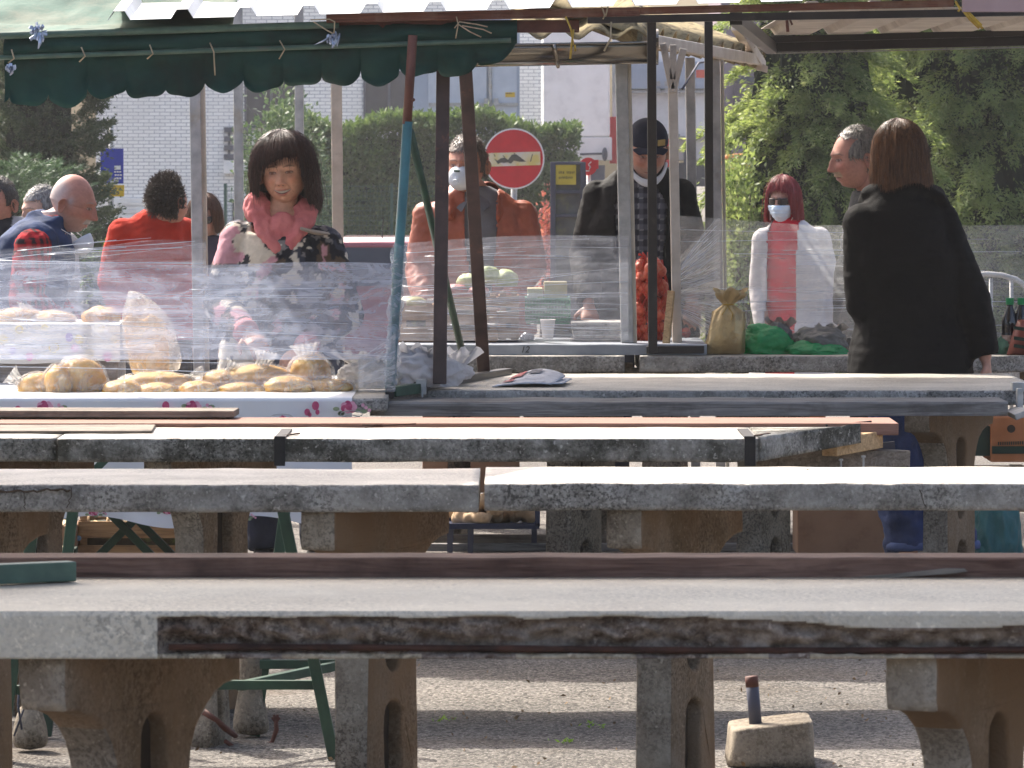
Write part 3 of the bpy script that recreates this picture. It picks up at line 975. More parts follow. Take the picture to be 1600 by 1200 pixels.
 for yy in (148, 195):
  bm = bmesh.new()
  box(bm, (X(797, D3), D3 - 0.05, Z(yy, D3)), (0.17, 0.014, 0.085))
  s2 = obj('yellow_sticker', bm, m_yellow_deep, a)
  bm = bmesh.new()
  box(bm, (X(795, D3), D3 - 0.06, Z(yy - 2, D3)), (0.11, 0.012, 0.012))
  obj('lettering', bm, m_ink, s2)
 bm = bmesh.new()
 box(bm, ((xa + xb) / 2, D3 + 3, 0.95), (xb - xa - 0.2, 5.6, 0.6))
 obj('chassis', bm, m_slate, a)
 for sx in (xa + 0.2, xb - 0.2):
  for sy in (1.0, 4.8):
   bm = bmesh.new()
   tube(bm, [(sx - 0.14, D3 + sy, 0.3), (sx + 0.14, D3 + sy, 0.3)], 0.5, 22)
   obj('wheel', bm, m_rubber, a, True)
trucks()
def signs():
 D = 51.0
 c = W(803, 248, D)
 t = thing('no_entry_sign', (c.x, D, -0.2), 'round red no entry sign with a scribbled sticker on its white bar', 'road sign')
 bm = bmesh.new()
 tube(bm, [(c.x, D + 0.05, -0.2), (c.x, D + 0.05, c.z + 0.2)], 0.03, 10)
 obj('post', bm, m_galv, t, True)
 bm = bmesh.new()
 tube(bm, [(c.x, D + 0.02, c.z), (c.x, D, c.z)], 0.305, 48)
 obj('rim', bm, m_white_paint, t)
 bm = bmesh.new()
 disc(bm, (c.x, D - 0.004, c.z), 0.289, n=48)
 obj('red_face', bm, m_red, t)
 ti = Matrix.Rotation(0.03, 3, 'Y').transposed()
 bm = bmesh.new()
 box(bm, (c.x + 0.005, D - 0.007, c.z - 0.004), (0.515, 0.005, 0.135), ti)
 bar = obj('white_bar', bm, M('faded_sticker', srgb('#dfd9cf'), srgb('#d9c77a'), 7, 0.6, dpos=(0.5, 0.7)), t)
 bm = bmesh.new()
 rr = random.Random(4)
 q = lambda u, v: Vector((c.x + u, D - 0.012, c.z - 0.004 + v + u * 0.03))
 outline = [(-0.2, 0.012), (-0.165, -0.01), (-0.13, 0.012), (-0.09, 0.02), (-0.06, -0.005), (-0.02, 0.045), (0.02, 0.05), (0.06, 0.02), (0.12, -0.028), (0.06, -0.028), (0.0, -0.015), (-0.03, -0.045), (-0.06, -0.03), (-0.1, -0.035), (-0.13, -0.03), (-0.16, -0.045), (-0.175, -0.02)]
 prism(bm, [q(u, v) for u, v in outline], (0, -0.002, 0))
 for a in ((0.165, -0.03, 0.185, 0.045), (-0.185, 0.03, -0.2, 0.055), (-0.09, 0.02, -0.11, 0.04), (0.0, 0.05, 0.01, 0.06)):
  beam(bm, q(a[0], a[1]), q(a[2], a[3]), 0.008, 0.002, Vector((0, -1, 0)))
 obj('scribble', bm, M('sticker_ink', srgb('#4c4b47'), srgb('#5f5c52'), 20, 0.6), bar)
 D = 57.0
 t = thing('parking_sign', (X(173, D), D, -0.2), 'tall blue sign with a yellow plate below, half hidden by the dark conifer', 'sign')
 bm = bmesh.new()
 tube(bm, [(X(173, D), D + 0.04, -0.2), (X(173, D), D + 0.04, 2.0)], 0.03, 10)
 obj('post', bm, m_galv, t, True)
 bm = bmesh.new()
 box(bm, (X(175, D), D, (Z(232, D) + Z(287, D)) / 2), (X(193, D) - X(157, D), 0.02, Z(232, D) - Z(287, D)))
 bp = obj('blue_plate', bm, m_blue_sign, t)
 bm = bmesh.new()
 box(bm, (X(175, D), D, Z(298, D)), (X(194, D) - X(156, D), 0.022, Z(289, D) - Z(307, D)))
 yp = obj('yellow_plate', bm, m_yellow_deep, t)
 bm = bmesh.new()
 box(bm, (X(184, D), D - 0.016, Z(262, D)), (0.07, 0.004, 0.045))
 for k, yy in enumerate((268.5, 273.5, 278.5)):
  for j in range(3):
   box(bm, (X(180 + j * 4 + k % 2, D), D - 0.016, Z(yy, D)), (0.022, 0.004, 0.016))
 obj('white_lettering', bm, m_white_paint, bp)
 bm = bmesh.new()
 for j in (179, 185):
  box(bm, (X(j, D), D - 0.016, Z(302, D)), (0.012, 0.004, 0.02))
 for j in (172, 176, 181, 188):
  box(bm, (X(j, D), D - 0.016, Z(294, D)), (0.02, 0.004, 0.012))
 obj('dark_lettering', bm, m_ink, yp)
 D = 48.0
 xl, xr = X(863, D), X(914, D)
 t = thing('notice_board', ((xl + xr) / 2, D, -0.2), 'slate grey notice board with a yellow sheet and empty shelves', 'notice board')
 bm = bmesh.new()
 for q in (864, 911):
  box(bm, (X(q, D), D, 0.65), (0.05, 0.06, 1.86))
 for yy in (255, 300, 337, 372):
  box(bm, ((xl + xr) / 2, D + 0.005, Z(yy, D)), (xr - xl - 0.05, 0.05, 0.03))
 obj('frame', bm, m_slate, t, bevel=0.004)
 bm = bmesh.new()
 box(bm, ((xl + xr) / 2, D + 0.03, 0.65), (xr - xl - 0.02, 0.015, 1.84))
 obj('back_panel', bm, M('dull_panel', srgb('#5d5f5e'), srgb('#4b4d4b'), 6, 0.6, dirt=srgb('#77724f'), dscale=5), t)
 bm = bmesh.new()
 box(bm, (X(884, D), D - 0.005, Z(273, D)), (X(900, D) - X(868, D), 0.012, Z(258, D) - Z(289, D)))
 ys = obj('yellow_sheet', bm, m_yellow, t)
 bm = bmesh.new()
 rr = random.Random(11)
 for yy, a, b in ((269.5, 873, 896), (277.5, 873, 895)):
  q = a
  while q < b:
   w = rr.uniform(0.7, 1.9)
   if rr.random() > 0.15:
    box(bm, (X(q + w / 2, D), D - 0.014, Z(yy + rr.uniform(-0.4, 0.4), D)), (w * D / FPX * 0.75, 0.003, rr.uniform(2.6, 4.6) * D / FPX))
   q += w + 0.45
 obj('faded_lettering', bm, M('faded_ink', srgb('#6f6a34'), srgb('#5d5a2e'), 40, 0.7), ys)
 D = 49.0
 t = thing('round_red_sign', (X(920, D), D, -0.2), 'small round red sign with a white squiggle beside the notice board', 'sign')
 bm = bmesh.new()
 tube(bm, [(X(920, D), D + 0.06, -0.2), (X(920, D), D + 0.06, 1.5)], 0.02, 8)
 obj('post', bm, m_white_paint, t, True)
 bm = bmesh.new()
 tube(bm, [W(919, 260, D) + Vector((0, 0.03, 0)), W(919, 260, D)], 0.085, 28)
 box(bm, W(927, 260, D) + Vector((0, 0.016, 0.02)), (0.1, 0.03, 0.085))
 f = obj('red_face', bm, m_red, t)
 bm = bmesh.new()
 tube(bm, [W(924, 252.5, D - 0.012), W(919.5, 257, D - 0.012), W(922.5, 261, D - 0.012), W(920.5, 265, D - 0.012)], [0.012, 0.014, 0.016, 0.008], 8, flat=0.3)
 box(bm, W(917, 267, D - 0.008), (0.05, 0.008, 0.008))
 obj('white_squiggle', bm, m_white_paint, f, True)
signs()
def wire_fence():
 D = 70.0
 m = M('green_wire', srgb('#3f5a50'), srgb('#4a665b'), 9, 0.6)
 t = thing('wire_fence', (X(510, D), D, -0.2), 'green welded wire fence standing in front of the clipped hedge', 'fence')
 bm = bmesh.new()
 x0, x1 = X(350, D), X(760, D)
 z1 = Z(291, D)
 for i in range(22):
  z = -0.15 + (z1 + 0.15) * i / 21
  beam(bm, (x0, D, z), (x1, D, z), 0.006, 0.006)
 k = 0
 while x0 + k * 0.05 < x1:
  x = x0 + k * 0.05
  beam(bm, (x, D + 0.004, -0.15), (x, D + 0.004, z1 + 0.02), 0.004, 0.004)
  k += 1
 obj('wire_panel', bm, m, t)
 for px in (352, 480, 612, 752):
  bm = bmesh.new()
  box(bm, (X(px, D), D + 0.04, 0.55), (0.04, 0.05, 1.5))
  obj('post', bm, m, t)
wire_fence()
def parked_car():
 D = 42.0
 zc = -0.32
 x0, x1 = X(505, D), X(665, D)
 cx = (x0 + x1) / 2
 t = thing('parked_car', (cx, D, zc), 'red car with a pale gleaming roof seen behind the film', 'car')
 red = M('red_car_paint', srgb('#94434c'), srgb('#883b44'), 3, 0.2, spec=0.6)
 red.node_tree.nodes['Principled BSDF'].inputs['Coat Weight'].default_value = 0.8
 prof = [(-0.9, 0.25), (-0.95, 0.55), (-0.92, 0.78), (-0.72, 0.86), (-0.55, 1.17), (-0.3, 1.265), (0.3, 1.265), (0.55, 1.17), (0.72, 0.86), (0.92, 0.78), (0.95, 0.55), (0.9, 0.25)]
 bm = bmesh.new()
 rings = []
 for y, sc, dz in ((0, 0.90, -0.03), (0.12, 0.97, 0), (1.2, 1, 0.0), (2.2, 1, 0), (3.4, 0.98, -0.02), (3.9, 0.9, -0.1)):
  rings.append([(cx + px * sc, D + y, pz + zc + (dz if pz > 0.8 else 0) - (0.36 if pz > 0.9 and (y > 3) else 0)) for px, pz in prof])
 loft(bm, rings)
 obj('body', bm, red, t, True, bevel=0.03)
 bm = bmesh.new()
 prism(bm, [(cx - 0.66, D - 0.02, 0.56), (cx + 0.66, D - 0.02, 0.56), (cx + 0.46, D + 0.02, 0.875), (cx - 0.46, D + 0.02, 0.875)], (0, -0.02, 0))
 obj('rear_window', bm, m_dark_glass, t)
 for s in (-1, 1):
  bm = bmesh.new()
  box(bm, (cx + s * 0.76, D - 0.02, 0.38), (0.2, 0.06, 0.14))
  obj('tail_lamp', bm, M('tail_red', srgb('#7d1218'), srgb('#8d161c'), 4, 0.2), t, bevel=0.02)
  for y in (0.75, 3.1):
   bm = bmesh.new()
   tube(bm, [(cx + s * 0.74, D + y, -0.02), (cx + s * 0.93, D + y, -0.02)], 0.3, 22)
   obj('wheel', bm, m_rubber, t, True)
 bm = bmesh.new()
 tube(bm, [(cx + 0.04, D + 0.9, 0.93), (cx + 0.05, D + 0.98, 1.12)], [0.006, 0.003], 6)
 obj('aerial', bm, m_rubber, t)
parked_car()
def bike_rack():
 D = 34.0
 t = thing('cycle_rack', (X(1555, D), D, -0.2), 'pale arched tube rack blurred behind the film at the right', 'cycle rack')
 for x0, x1, yt in ((1478, 1606, 428), (1612, 1740, 428)):
  bm = bmesh.new()
  a, b, zt = X(x0, D), X(x1, D), Z(yt, D)
  pts = [(a, D, -0.2), (a, D, zt - 0.12)]
  for k in range(1, 8):
   an = PI * k / 8
   pts.append(((a + b) / 2 - math.cos(an) * (b - a) / 2, D, zt - 0.12 + 0.12 * math.sin(an)))
  pts += [(b, D, zt - 0.12), (b, D, -0.2)]
  tube(bm, pts, 0.018, 8, side=(0, 1, 0))
  for q in (0.27, 0.55, 0.8):
   x = a + (b - a) * q
   tube(bm, [(x, D, -0.2), (x, D, zt - 0.03)], 0.013, 8)
  obj('hoop', bm, m_galv, t, True)
bike_rack()
t_orange = thing('orange_van', (X(1160, 70), 70, -0.2), 'small orange and white van glimpsed beside the conifer', 'van')
bm = bmesh.new()
box(bm, (X(1163, 70), 71.5, 0.98), (0.62, 3.0, 1.45))
obj('body', bm, M('orange_paint', srgb('#e08a3c'), srgb('#d07a30'), 3, 0.4), t_orange, bevel=0.08)
bm = bmesh.new()
box(bm, (X(1163, 70), 69.98, 1.25), (0.5, 0.04, 0.4))
obj('rear_window', bm, m_dark_glass, t_orange, bevel=0.02)
bm = bmesh.new()
box(bm, (X(1163, 70), 69.97, 0.62), (0.56, 0.05, 0.16))
obj('bumper', bm, m_white_paint, t_orange, bevel=0.02)
def slab_mesh(x0, x1, yF, yB, zt, t, seed=0.0, step=0.02, wob=0.003, skew0=0.0, skew1=0.0, chip=0.012):
 """worn concrete slab: rounded arrises, chipped edges, faintly wavy faces; skew shifts the back end of each end face"""
 bm = bmesh.new()
 n = max(8, int((x1 - x0) / step))
 prof = []
 c = 0.006
 for y, z in ((0, -t + c), (0.0, -t * 0.75), (0.0, -t * 0.5), (0, -t * 0.25), (0, -c), (c * 0.4, -c * 0.3), (c, 0), (0.02, 0), (0.06, 0), (0.2, 0), (0.4, 0)):
  prof.append((yF + y, zt + z))
 d = yB - yF
 prof += [(yB - 0.1, zt), (yB - c, zt), (yB, zt - c), (yB, zt - t + c), (yB - c, zt - t), (yF + d * 0.5, zt - t), (yF + c, zt - t)]
 rings = []
 for i in range(n + 1):
  u = i / n
  ring = []
  for k, (y, z) in enumerate(prof):
   q = (y - yF) / d
   xa, xb = x0 + skew0 * q, x1 + skew1 * q
   x = xa + (xb - xa) * u
   w = fbm((x * 1, y + seed, z * 3), 3, 9.0)
   yy = y + wob * w
   zz = z + wob * 0.6 * fbm((x, y * 2 + seed, 5.5), 2, 6.0)
   if 2 <= k <= 7:
    ch = max(0.0, fbm((x, seed, k * 0.02), 4, 14.0) - 0.42)
    yy += ch * chip * 2 * (1 - abs(k - 4.5) / 4)
    zz -= ch * chip * 1.2 * (1 - abs(k - 4.5) / 4)
   ring.append(Vector((x, yy, zz)))
  rings.append(ring)
 loft(bm, rings)
 for f in bm.faces:
  if min(v.co.z for v in f.verts) > zt - 0.004:
   f.material_index = 1
 return bm
def leg_profile(hgt, W_=0.62, st=0.245, head=0.085):
 a, b = W_ / 2, st / 2
 p = [(-b - 0.012, 0.0), (b + 0.012, 0.0)]
 y0 = hgt - head - 0.15
 for k in range(7):
  an = k / 6 * PI / 2
  p.append((b + (a - b) * (1 - math.cos(an)) * 0.98, y0 + 0.15 * math.sin(an)))
 p += [(a, hgt - head + 0.012), (a, hgt), (-a, hgt), (-a, hgt - head + 0.012)]
 for k in range(6, -1, -1):
  an = k / 6 * PI / 2
  p.append((-b - (a - b) * (1 - math.cos(an)) * 0.98, y0 + 0.15 * math.sin(an)))
 return p
def t_leg(parent, cx, cy, hgt, ang, th=0.095, W_=0.62, st=0.245, mats=None, name='leg', seed=0):
 """T-shaped concrete pedestal with two arched recesses, standing askew under its slab"""
 prof = leg_profile(hgt, W_, st)
 cu = bpy.data.curves.new('c', 'CURVE')
 cu.dimensions = '2D'
 cu.fill_mode = 'BOTH'
 cu.extrude = th / 2 - 0.008
 cu.bevel_depth = 0.008
 cu.bevel_resolution = 1
 def poly(pts):
  s = cu.splines.new('POLY')
  s.points.add(len(pts) - 1)
  for q, p in zip(s.points, pts):
   q.co = (p[0], p[1], 0, 1)
  s.use_cyclic_u = True
 poly(prof)
 hw = st * 0.22
 holes = []
 for z0, z1 in ((hgt - 0.115 - 0.30, hgt - 0.115), (0.03, hgt - 0.47)):
  pts = []
  for k in range(9):
   an = PI * k / 8
   pts.append((hw * math.cos(an), z1 - hw * 0.8 + hw * 0.8 * math.sin(an)))
  for k in range(9):
   an = PI + PI * k / 8
   pts.append((hw * math.cos(an), z0 + hw * 1.3 + hw * 1.3 * math.sin(an)))
  poly(pts)
  holes.append((z0, z1))
 o = bpy.data.objects.new('c', cu)
 COL.objects.link(o)
 dg = bpy.context.evaluated_depsgraph_get()
 me = bpy.data.meshes.new_from_object(o.evaluated_get(dg))
 bpy.data.objects.remove(o)
 me.materials.clear()
 R = rz(ang) @ Matrix.Rotation(PI / 2, 3, 'X')
 me.transform(Matrix.Translation((cx, cy, 0)) @ R.to_4x4())
 bm = bmesh.new()
 bm.from_mesh(me)
 bpy.data.meshes.remove(me)
 bmesh.ops.triangulate(bm, faces=bm.faces)
 bmesh.ops.subdivide_edges(bm, edges=[e for e in bm.edges if e.calc_length() > 0.05], cuts=2, use_grid_fill=True)
 for v in bm.verts:
  w = fbm(v.co + Vector((seed, 0, 0)), 3, 11.0)
  v.co += Vector((0.004 * w, 0.004 * fbm(v.co, 2, 15), 0))
 n_dir = rz(ang) @ Vector((0, -1, 0))
 u_dir = rz(ang) @ Vector((1, 0, 0))
 bm.normal_update()
 for f in bm.faces:
  if abs(f.normal.dot(u_dir)) > 0.6 and abs((f.calc_center_median() - Vector((cx, cy, 0))).dot(u_dir)) > st / 2 - 0.03:
   f.material_index = 1
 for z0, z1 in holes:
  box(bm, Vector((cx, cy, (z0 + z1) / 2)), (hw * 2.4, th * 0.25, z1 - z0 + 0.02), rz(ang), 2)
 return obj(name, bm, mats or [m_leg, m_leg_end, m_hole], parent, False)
LEGA = PI / 2 - math.radians(25)
grey_leg = [m_leg_grey, m_leg_end, m_hole]
def table(px0, px1, yF, yB, t, label, legs, mat, group, zt=0.79, seed=0.0, skew0=0, skew1=0, extra=None, chip=0.012):
 x0, x1 = (px0 if abs(px0) < 10 else X(px0, yF)), (px1 if abs(px1) < 10 else X(px1, yF))
 r = thing('market_table', ((x0 + x1) / 2, (yF + yB) / 2, 0), label, 'market table', group)
 obj('slab', slab_mesh(x0, x1, yF, yB, zt, t, seed, skew0=skew0, skew1=skew1, chip=chip), [mat, m_slab_top], r, True)
 for k, (lx, ly, ms) in enumerate(legs):
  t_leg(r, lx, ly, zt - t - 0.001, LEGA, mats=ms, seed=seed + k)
 return r
GT = 'concrete market tables'
def broken_table():
 yF, yB, zt, t = 8.72, 9.44, 0.79, 0.081
 r = thing('market_table', (0, 9.05, 0), 'nearest concrete market table with its front edge broken open along a rusty bar', 'market table', GT)
 x0, x1 = -1.35, 1.35
 xb = X(245, yF)
 N = 420
 prof_z = [0, -0.003, -0.006, -0.009, -0.0115, -0.014, -0.017, -0.02, -0.024, -0.028, -0.032, -0.036, -0.040, -0.045, -0.050, -0.055, -0.06, -0.065, -0.069, -0.073, -0.077, -0.081]
 bm = bmesh.new()
 rings, broken = [], []
 for i in range(N + 1):
  x = x0 + (x1 - x0) * i / N
  k = min(max((x - xb) / 0.012, 0), 1)
  lip = 0.010 + 0.005 * fbm((x, 0, 0), 4, 9.0) + 0.006 * max(0, math.sin((x - 0.25) * 4.0)) * max(0, x + 0.3) + 0.016 * max(0, math.sin((x - 0.42) * 5.5)) * (x > 0.42)
  lip = max(0.006, lip) if k > 0 else 1
  low = 0.071 + 0.006 * fbm((x, 3, 0), 3, 7.0)
  ring = []
  for z in prof_z:
   off = 0.0
   if k > 0 and -z > lip:
    d = min((-z - lip) / 0.006, 1.0)
    rough = fbm((x * 1.0, z * 1.6, 7), 5, 34.0) * 1.5
    big = fbm((x, z * 3.5, 2), 3, 8.0)
    off = k * d * max(0.004, 0.016 + 0.012 * rough + 0.014 * big + 0.016 * math.exp(-((z + 0.058) / 0.011) ** 2))
    if -z > low:
     off *= max(0.25, 1 - (-z - low) / 0.008)
   else:
    off = 0.0015 * fbm((x, z, 0), 3, 20)
   if z > -0.004:
    off += 0.003
   ring.append(Vector((x, yF + off, zt + z + (0.0 if z > -0.08 else 0.0))))
  ring.append(Vector((x, yF + 0.12, zt - t)))
  ring.append(Vector((x, yF + 0.4, zt - t)))
  ring.append(Vector((x, yB, zt - t)))
  ring.append(Vector((x, yB, zt)))
  ring.append(Vector((x, yF + 0.4, zt + 0.001 * fbm((x, 0, 1), 2, 5))))
  ring.append(Vector((x, yF + 0.1, zt)))
  ring.append(Vector((x, yF + 0.012, zt)))
  rings.append(ring)
 R = loft(bm, rings)
 bm.faces.ensure_lookup_table()
 for f in bm.faces:
  c = f.calc_center_median()
  if c.x > xb and c.y < yF + 0.1 and zt - t + 0.002 < c.z < zt - 0.008 and (c.y > yF + 0.0015 or c.z < zt - 0.03):
   f.material_index = 1
   if c.z < zt - 0.074 and fbm((c.x, 0, 0), 2, 6) > -0.15:
    f.material_index = 2
 s = obj('slab', bm, [m_slab_pale, m_broken, m_cream], r, True)
 bm = bmesh.new()
 pts = [(x, yF + 0.012 + 0.003 * fbm((x, 1, 1), 2, 5), zt - 0.065 - 0.003 * math.sin(x * 3)) for x in np.linspace(xb + 0.02, 1.35, 60)]
 tube(bm, pts, [0.006 + 0.0016 * fbm((p[0], 5, 5), 2, 30) for p in pts], 9)
 obj('reinforcing_bar', bm, m_rebar, s, True)
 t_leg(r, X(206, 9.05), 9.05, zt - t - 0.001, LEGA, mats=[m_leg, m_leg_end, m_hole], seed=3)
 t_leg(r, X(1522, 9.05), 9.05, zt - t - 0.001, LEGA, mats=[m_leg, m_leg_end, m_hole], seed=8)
broken_table()
bm = bmesh.new()
n = 120
rings = []
for i in range(n + 1):
 x = -1.4 + 2.8 * i / n
 w = 0.0012 * fbm((x, 0, 0), 2, 8)
 rings.append([Vector((x, 9.445 + w, 0.786)), Vector((x, 9.445 + w, 0.823 + w)), Vector((x, 9.448, 0.826 + w)), Vector((x, 9.56, 0.826 + w)), Vector((x, 9.56, 0.786))])
loft(bm, rings)
brd = obj('back_board', bm, m_plank_brown)
tag(brd, 'long reddish brown board lying along the back of the nearest table', 'board')
bm = bmesh.new()
prism(bm, [W(1310, 905, 9.43), W(1400, 897, 9.43), W(1480, 888.5, 9.43), W(1508, 889, 9.43), W(1512, 893, 9.43), W(1490, 896, 9.43), W(1420, 901, 9.43), W(1330, 906, 9.43)], (0, 0.012, 0))
o = obj('wood_splinter', bm, m_plank_dull)
tag(o, 'long split sliver of wood leaning on the brown board at the right', 'splinter')
def near_stall():
 r = thing('stall_frame', (-1.45, 9.8, 0), 'green framed stall with an unseen canvas shade whose foot rail lies on the nearest table', 'market stall')
 bm = bmesh.new()
 beam(bm, (-1.45, 8.92, 0.815), W(113, 892, 9.34), 0.035, 0.036)
 obj('foot_rail', bm, m_green, r, bevel=0.003)
 for x, y in ((-1.55, 9.35), (-1.55, 11.0), (1.45, 9.62), (1.45, 11.0)):
  bm = bmesh.new()
  beam(bm, (x, y, 0), (x, y, 2.25), 0.04, 0.04)
  obj('post', bm, m_green, r)
 for y in (9.52, 11.0):
  bm = bmesh.new()
  beam(bm, (-2.4, y, 2.24), (1.6, y, 2.24), 0.04, 0.04)
  obj('rail', bm, m_green, r)
 bm = bmesh.new()
 grid(bm, lambda u, v: Vector((-2.6 + 4.2 * u, 9.5 + 1.55 * v, 2.27 + 0.15 * math.sin(PI * v) - 0.02 * math.sin(u * 12) ** 2)), 30, 8)
 obj('canvas', bm, m_canvas, r, True, solid=0.004)  # out of view; spread so its shadow covers the nearest table
near_stall()
def shade_parasol():  # added out of view, only to shade the second table's left half
 r = thing('added_parasol', (-1.75, 13.65, 0), 'unseen square green parasol added to shade the left half of the second table', 'parasol')
 bm = bmesh.new()
 tube(bm, [(-1.75, 13.65, 0.06), (-1.75, 13.65, 2.6)], 0.022, 10)
 obj('pole', bm, m_galv, r, True)
 bm = bmesh.new()
 box(bm, (-1.75, 13.65, 0.04), (0.42, 0.42, 0.08))
 obj('foot', bm, m_leg_grey, r, bevel=0.01)
 bm = bmesh.new()
 c = bm.verts.new((-1.75, 13.65, 2.62))
 q = [bm.verts.new(p) for p in ((-2.9, 13.15, 2.25), (-0.98, 13.22, 2.25), (-0.72, 14.1, 2.25), (-2.9, 14.1, 2.25))]
 for i in range(4):
  bm.faces.new((c, q[i], q[(i + 1) % 4]))
 obj('canopy', bm, m_canvas, r, solid=0.004)
shade_parasol()
BR = [m_leg, m_leg_end, m_hole]
table(-150, 748, 12.18, 12.82, 0.066, 'left concrete table of the second row, cracked at its left end and half in shade', [(X(588, 12.5), 12.5, BR), (X(-50, 12.5), 12.5, BR)], m_slab, GT, seed=1.3)
table(757, 1760, 12.17, 12.84, 0.065, 'right concrete table of the second row with a brightly sunlit top', [(X(1056, 12.5), 12.5, BR), (X(1700, 12.5), 12.5, BR)], m_slab, GT, seed=2.9, zt=0.7935)
def cracks():
 for who, segs in (('left concrete table of the second', [(-20, 110, 768, 766, 12.176), (36, 40, 768, 795, 12.1755), (113, 106, 762, 794, 12.1755)]), ('right concrete table of the second', [(1436, 1446, 765, 792, 12.166)])):
  par = next(x for x in bpy.data.objects if x.get('label', '').startswith(who))
  for a, c, y0, y1, D in segs:
   bm = bmesh.new()
   n = 26 if abs(c - a) > 50 else 9
   wide = n == 26
   pts = []
   for k in range(n):
    u = k / (n - 1)
    px, py = a + (c - a) * u, y0 + (y1 - y0) * u
    w = fbm((px * 0.02, py * 0.05, a), 4, 3.0)
    pts.append(W(px + (0 if wide else 5 * w), py + (6 * w if wide else 0), D))
   tube(bm, pts, [(0.0022 + 0.004 * max(0, fbm((k * 0.2, a, 0), 2, 2))) if wide else 0.0011 for k in range(n)], 5)
   obj('crack', bm, m_hole, par)
cracks()
G3 = [m_leg_grey, m_leg_end, m_hole]
t3 = table(-1.9, X(86, 14.24), 14.26, 14.86, 0.066, 'short concrete table at the left end of the third row', [(X(40, 14.6), 14.6, BR)], m_slab_lichen, GT, seed=5.1)
t4 = table(X(90, 14.24), X(1185, 14.24), 14.24, 14.84, 0.066, 'long lichen stained concrete table of the third row with two black straps', [(X(330, 14.6), 14.6, BR)], m_slab_lichen, GT, seed=6.7)
for px in (437, 1172):
 bm = bmesh.new()
 for a, b in (((px, 681.5, 14.225), (px, 728, 14.225)), ):
  p, q = W(*a), W(*b)
  box(bm, (p + q) / 2, (X(px + 9, 14.2) - X(px - 8, 14.2), 0.006, p.z - q.z))
 box(bm, (X(px, 14.2), 14.45, 0.7935), (0.03, 0.44, 0.004))
 obj('strap', bm, m_strap, t4)
 bm = bmesh.new()
 beam(bm, W(px + 6, 681, 14.30), W(px + 30, 677, 14.42), 0.008, 0.004)
 obj('strap_end', bm, m_rebar, t4)
bm = bmesh.new()
F0, F1 = W(1187, 683, 14.24), W(1345, 661, 14.70)
D0, D1 = W(1187, 721, 14.24), W(1346, 692, 14.70)
N = 34
rings = []
for i in range(N + 1):
 u = i / N
 a, b = F0.lerp(F1, u), D0.lerp(D1, u)
 ring = []
 for k in range(7):
  p = a.lerp(b, k / 6)
  w = fbm(p, 4, 24)
  p += Vector((0.003 * w, -0.004 * w, 0))
  if k < 2:
   p.z -= 0.006 * max(0, fbm((u * 3, k, 0), 4, 6)) * (1.6 if u > 0.8 else 0.6)
  ring.append(p)
 yb = 14.86
 ring += [Vector((a.x * 0.999, yb, b.z)), Vector((a.x, yb, 0.79))]
 rings.append(ring)
loft(bm, rings)
o = obj('end_slab', bm, m_slab_lichen, t4, True)
def plain(name, pts, mat, label, cat, group=None, bevel=0.003):
 bm = bmesh.new()
 for p0, p1, w, h in pts:
  beam(bm, p0, p1, w, h)
 return tag(obj(name, bm, mat, bevel=bevel), label, cat, group)
plain('board', [((X(-100, 15), 15.02, 0.784), (X(1398, 15), 15.02, 0.784), 0.34, 0.035)], m_plank_pink, 'long pinkish board running behind the third row tables', 'board')
plain('timber_block', [(W(1296, 699, 14.64), W(1368, 686, 14.9), 0.05, 0.05)], m_plank_new, 'raw pine block under the end of the pinkish board', 'timber')
plain('support_beam', [(W(1200, 716, 14.7), W(1405, 716, 15.0), 0.1, 0.05)], m_plank_dull, 'dull beam below the broken end of the third row', 'timber')
bm = bmesh.new()
prism(bm, [W(1345, 695, 15.1), W(1398, 690, 15.1), W(1400, 712, 15.1), W(1375, 735, 15.1), W(1330, 740, 15.1)], (0, 0.03, 0))
tag(obj('bracket_plate', bm, m_slate), 'dark curved steel plate hanging below the pinkish board end', 'bracket')
for k, (px, py) in enumerate(((1314, 719), (1349, 714))):
 bm = bmesh.new()
 tube(bm, [W(px, py + 18, 14.6), W(px, py, 14.6)], 0.003, 8)
 tube(bm, [W(px, py + 1, 14.6), W(px, py - 2, 14.6)], 0.0065, 6)
 tag(obj('bolt', bm, m_galv), ['short steel bolt sticking up left of the other below the broken table end', 'tall steel bolt sticking up nearest the blue jeans'][k], 'bolt')
plain('board', [((X(-60, 15.1), 15.18, 0.817), (X(368, 15.1), 15.16, 0.817), 0.2, 0.020)], m_plank_dull, 'weathered board lying raised at the left end of the third row', 'board')
plain('thin_sheet', [((-2, 14.62, 0.795), (X(238, 14.6), 14.66, 0.795), 0.34, 0.008)], m_plank_dull, 'thin sheet on the third row table with a slanting right edge', 'sheet')
plain('batten', [((X(-60, 15.0), 15.17, 0.804), (X(350, 15.0), 15.15, 0.804), 0.08, 0.006)], m_plank_new, 'thin raw batten under the weathered board', 'batten')
bm = bmesh.new()
tube(bm, [W(566, 664, 14.7), W(600, 665, 14.7), W(650, 662, 14.7)], 0.0022, 6)
tube(bm, [W(570, 668, 14.7), W(592, 665.5, 14.7), W(622, 664, 14.7)], 0.0018, 6)
for k in range(6):
 tube(bm, [W(586 + k * 2, 662.5, 14.69), W(588 + k * 2, 668, 14.69)], 0.0014, 5)
tag(obj('twisted_wire', bm, m_rebar, smooth=True), 'dark twisted wire lying on the third row table', 'wire')
bm = bmesh.new()
tube(bm, [W(1290, 665, 14.85), W(1330, 662, 14.9), W(1362, 659, 14.9)], 0.004, 6)
tag(obj('iron_strap', bm, m_strap, smooth=True), 'thin black iron strap lying on the pinkish board end', 'strap')
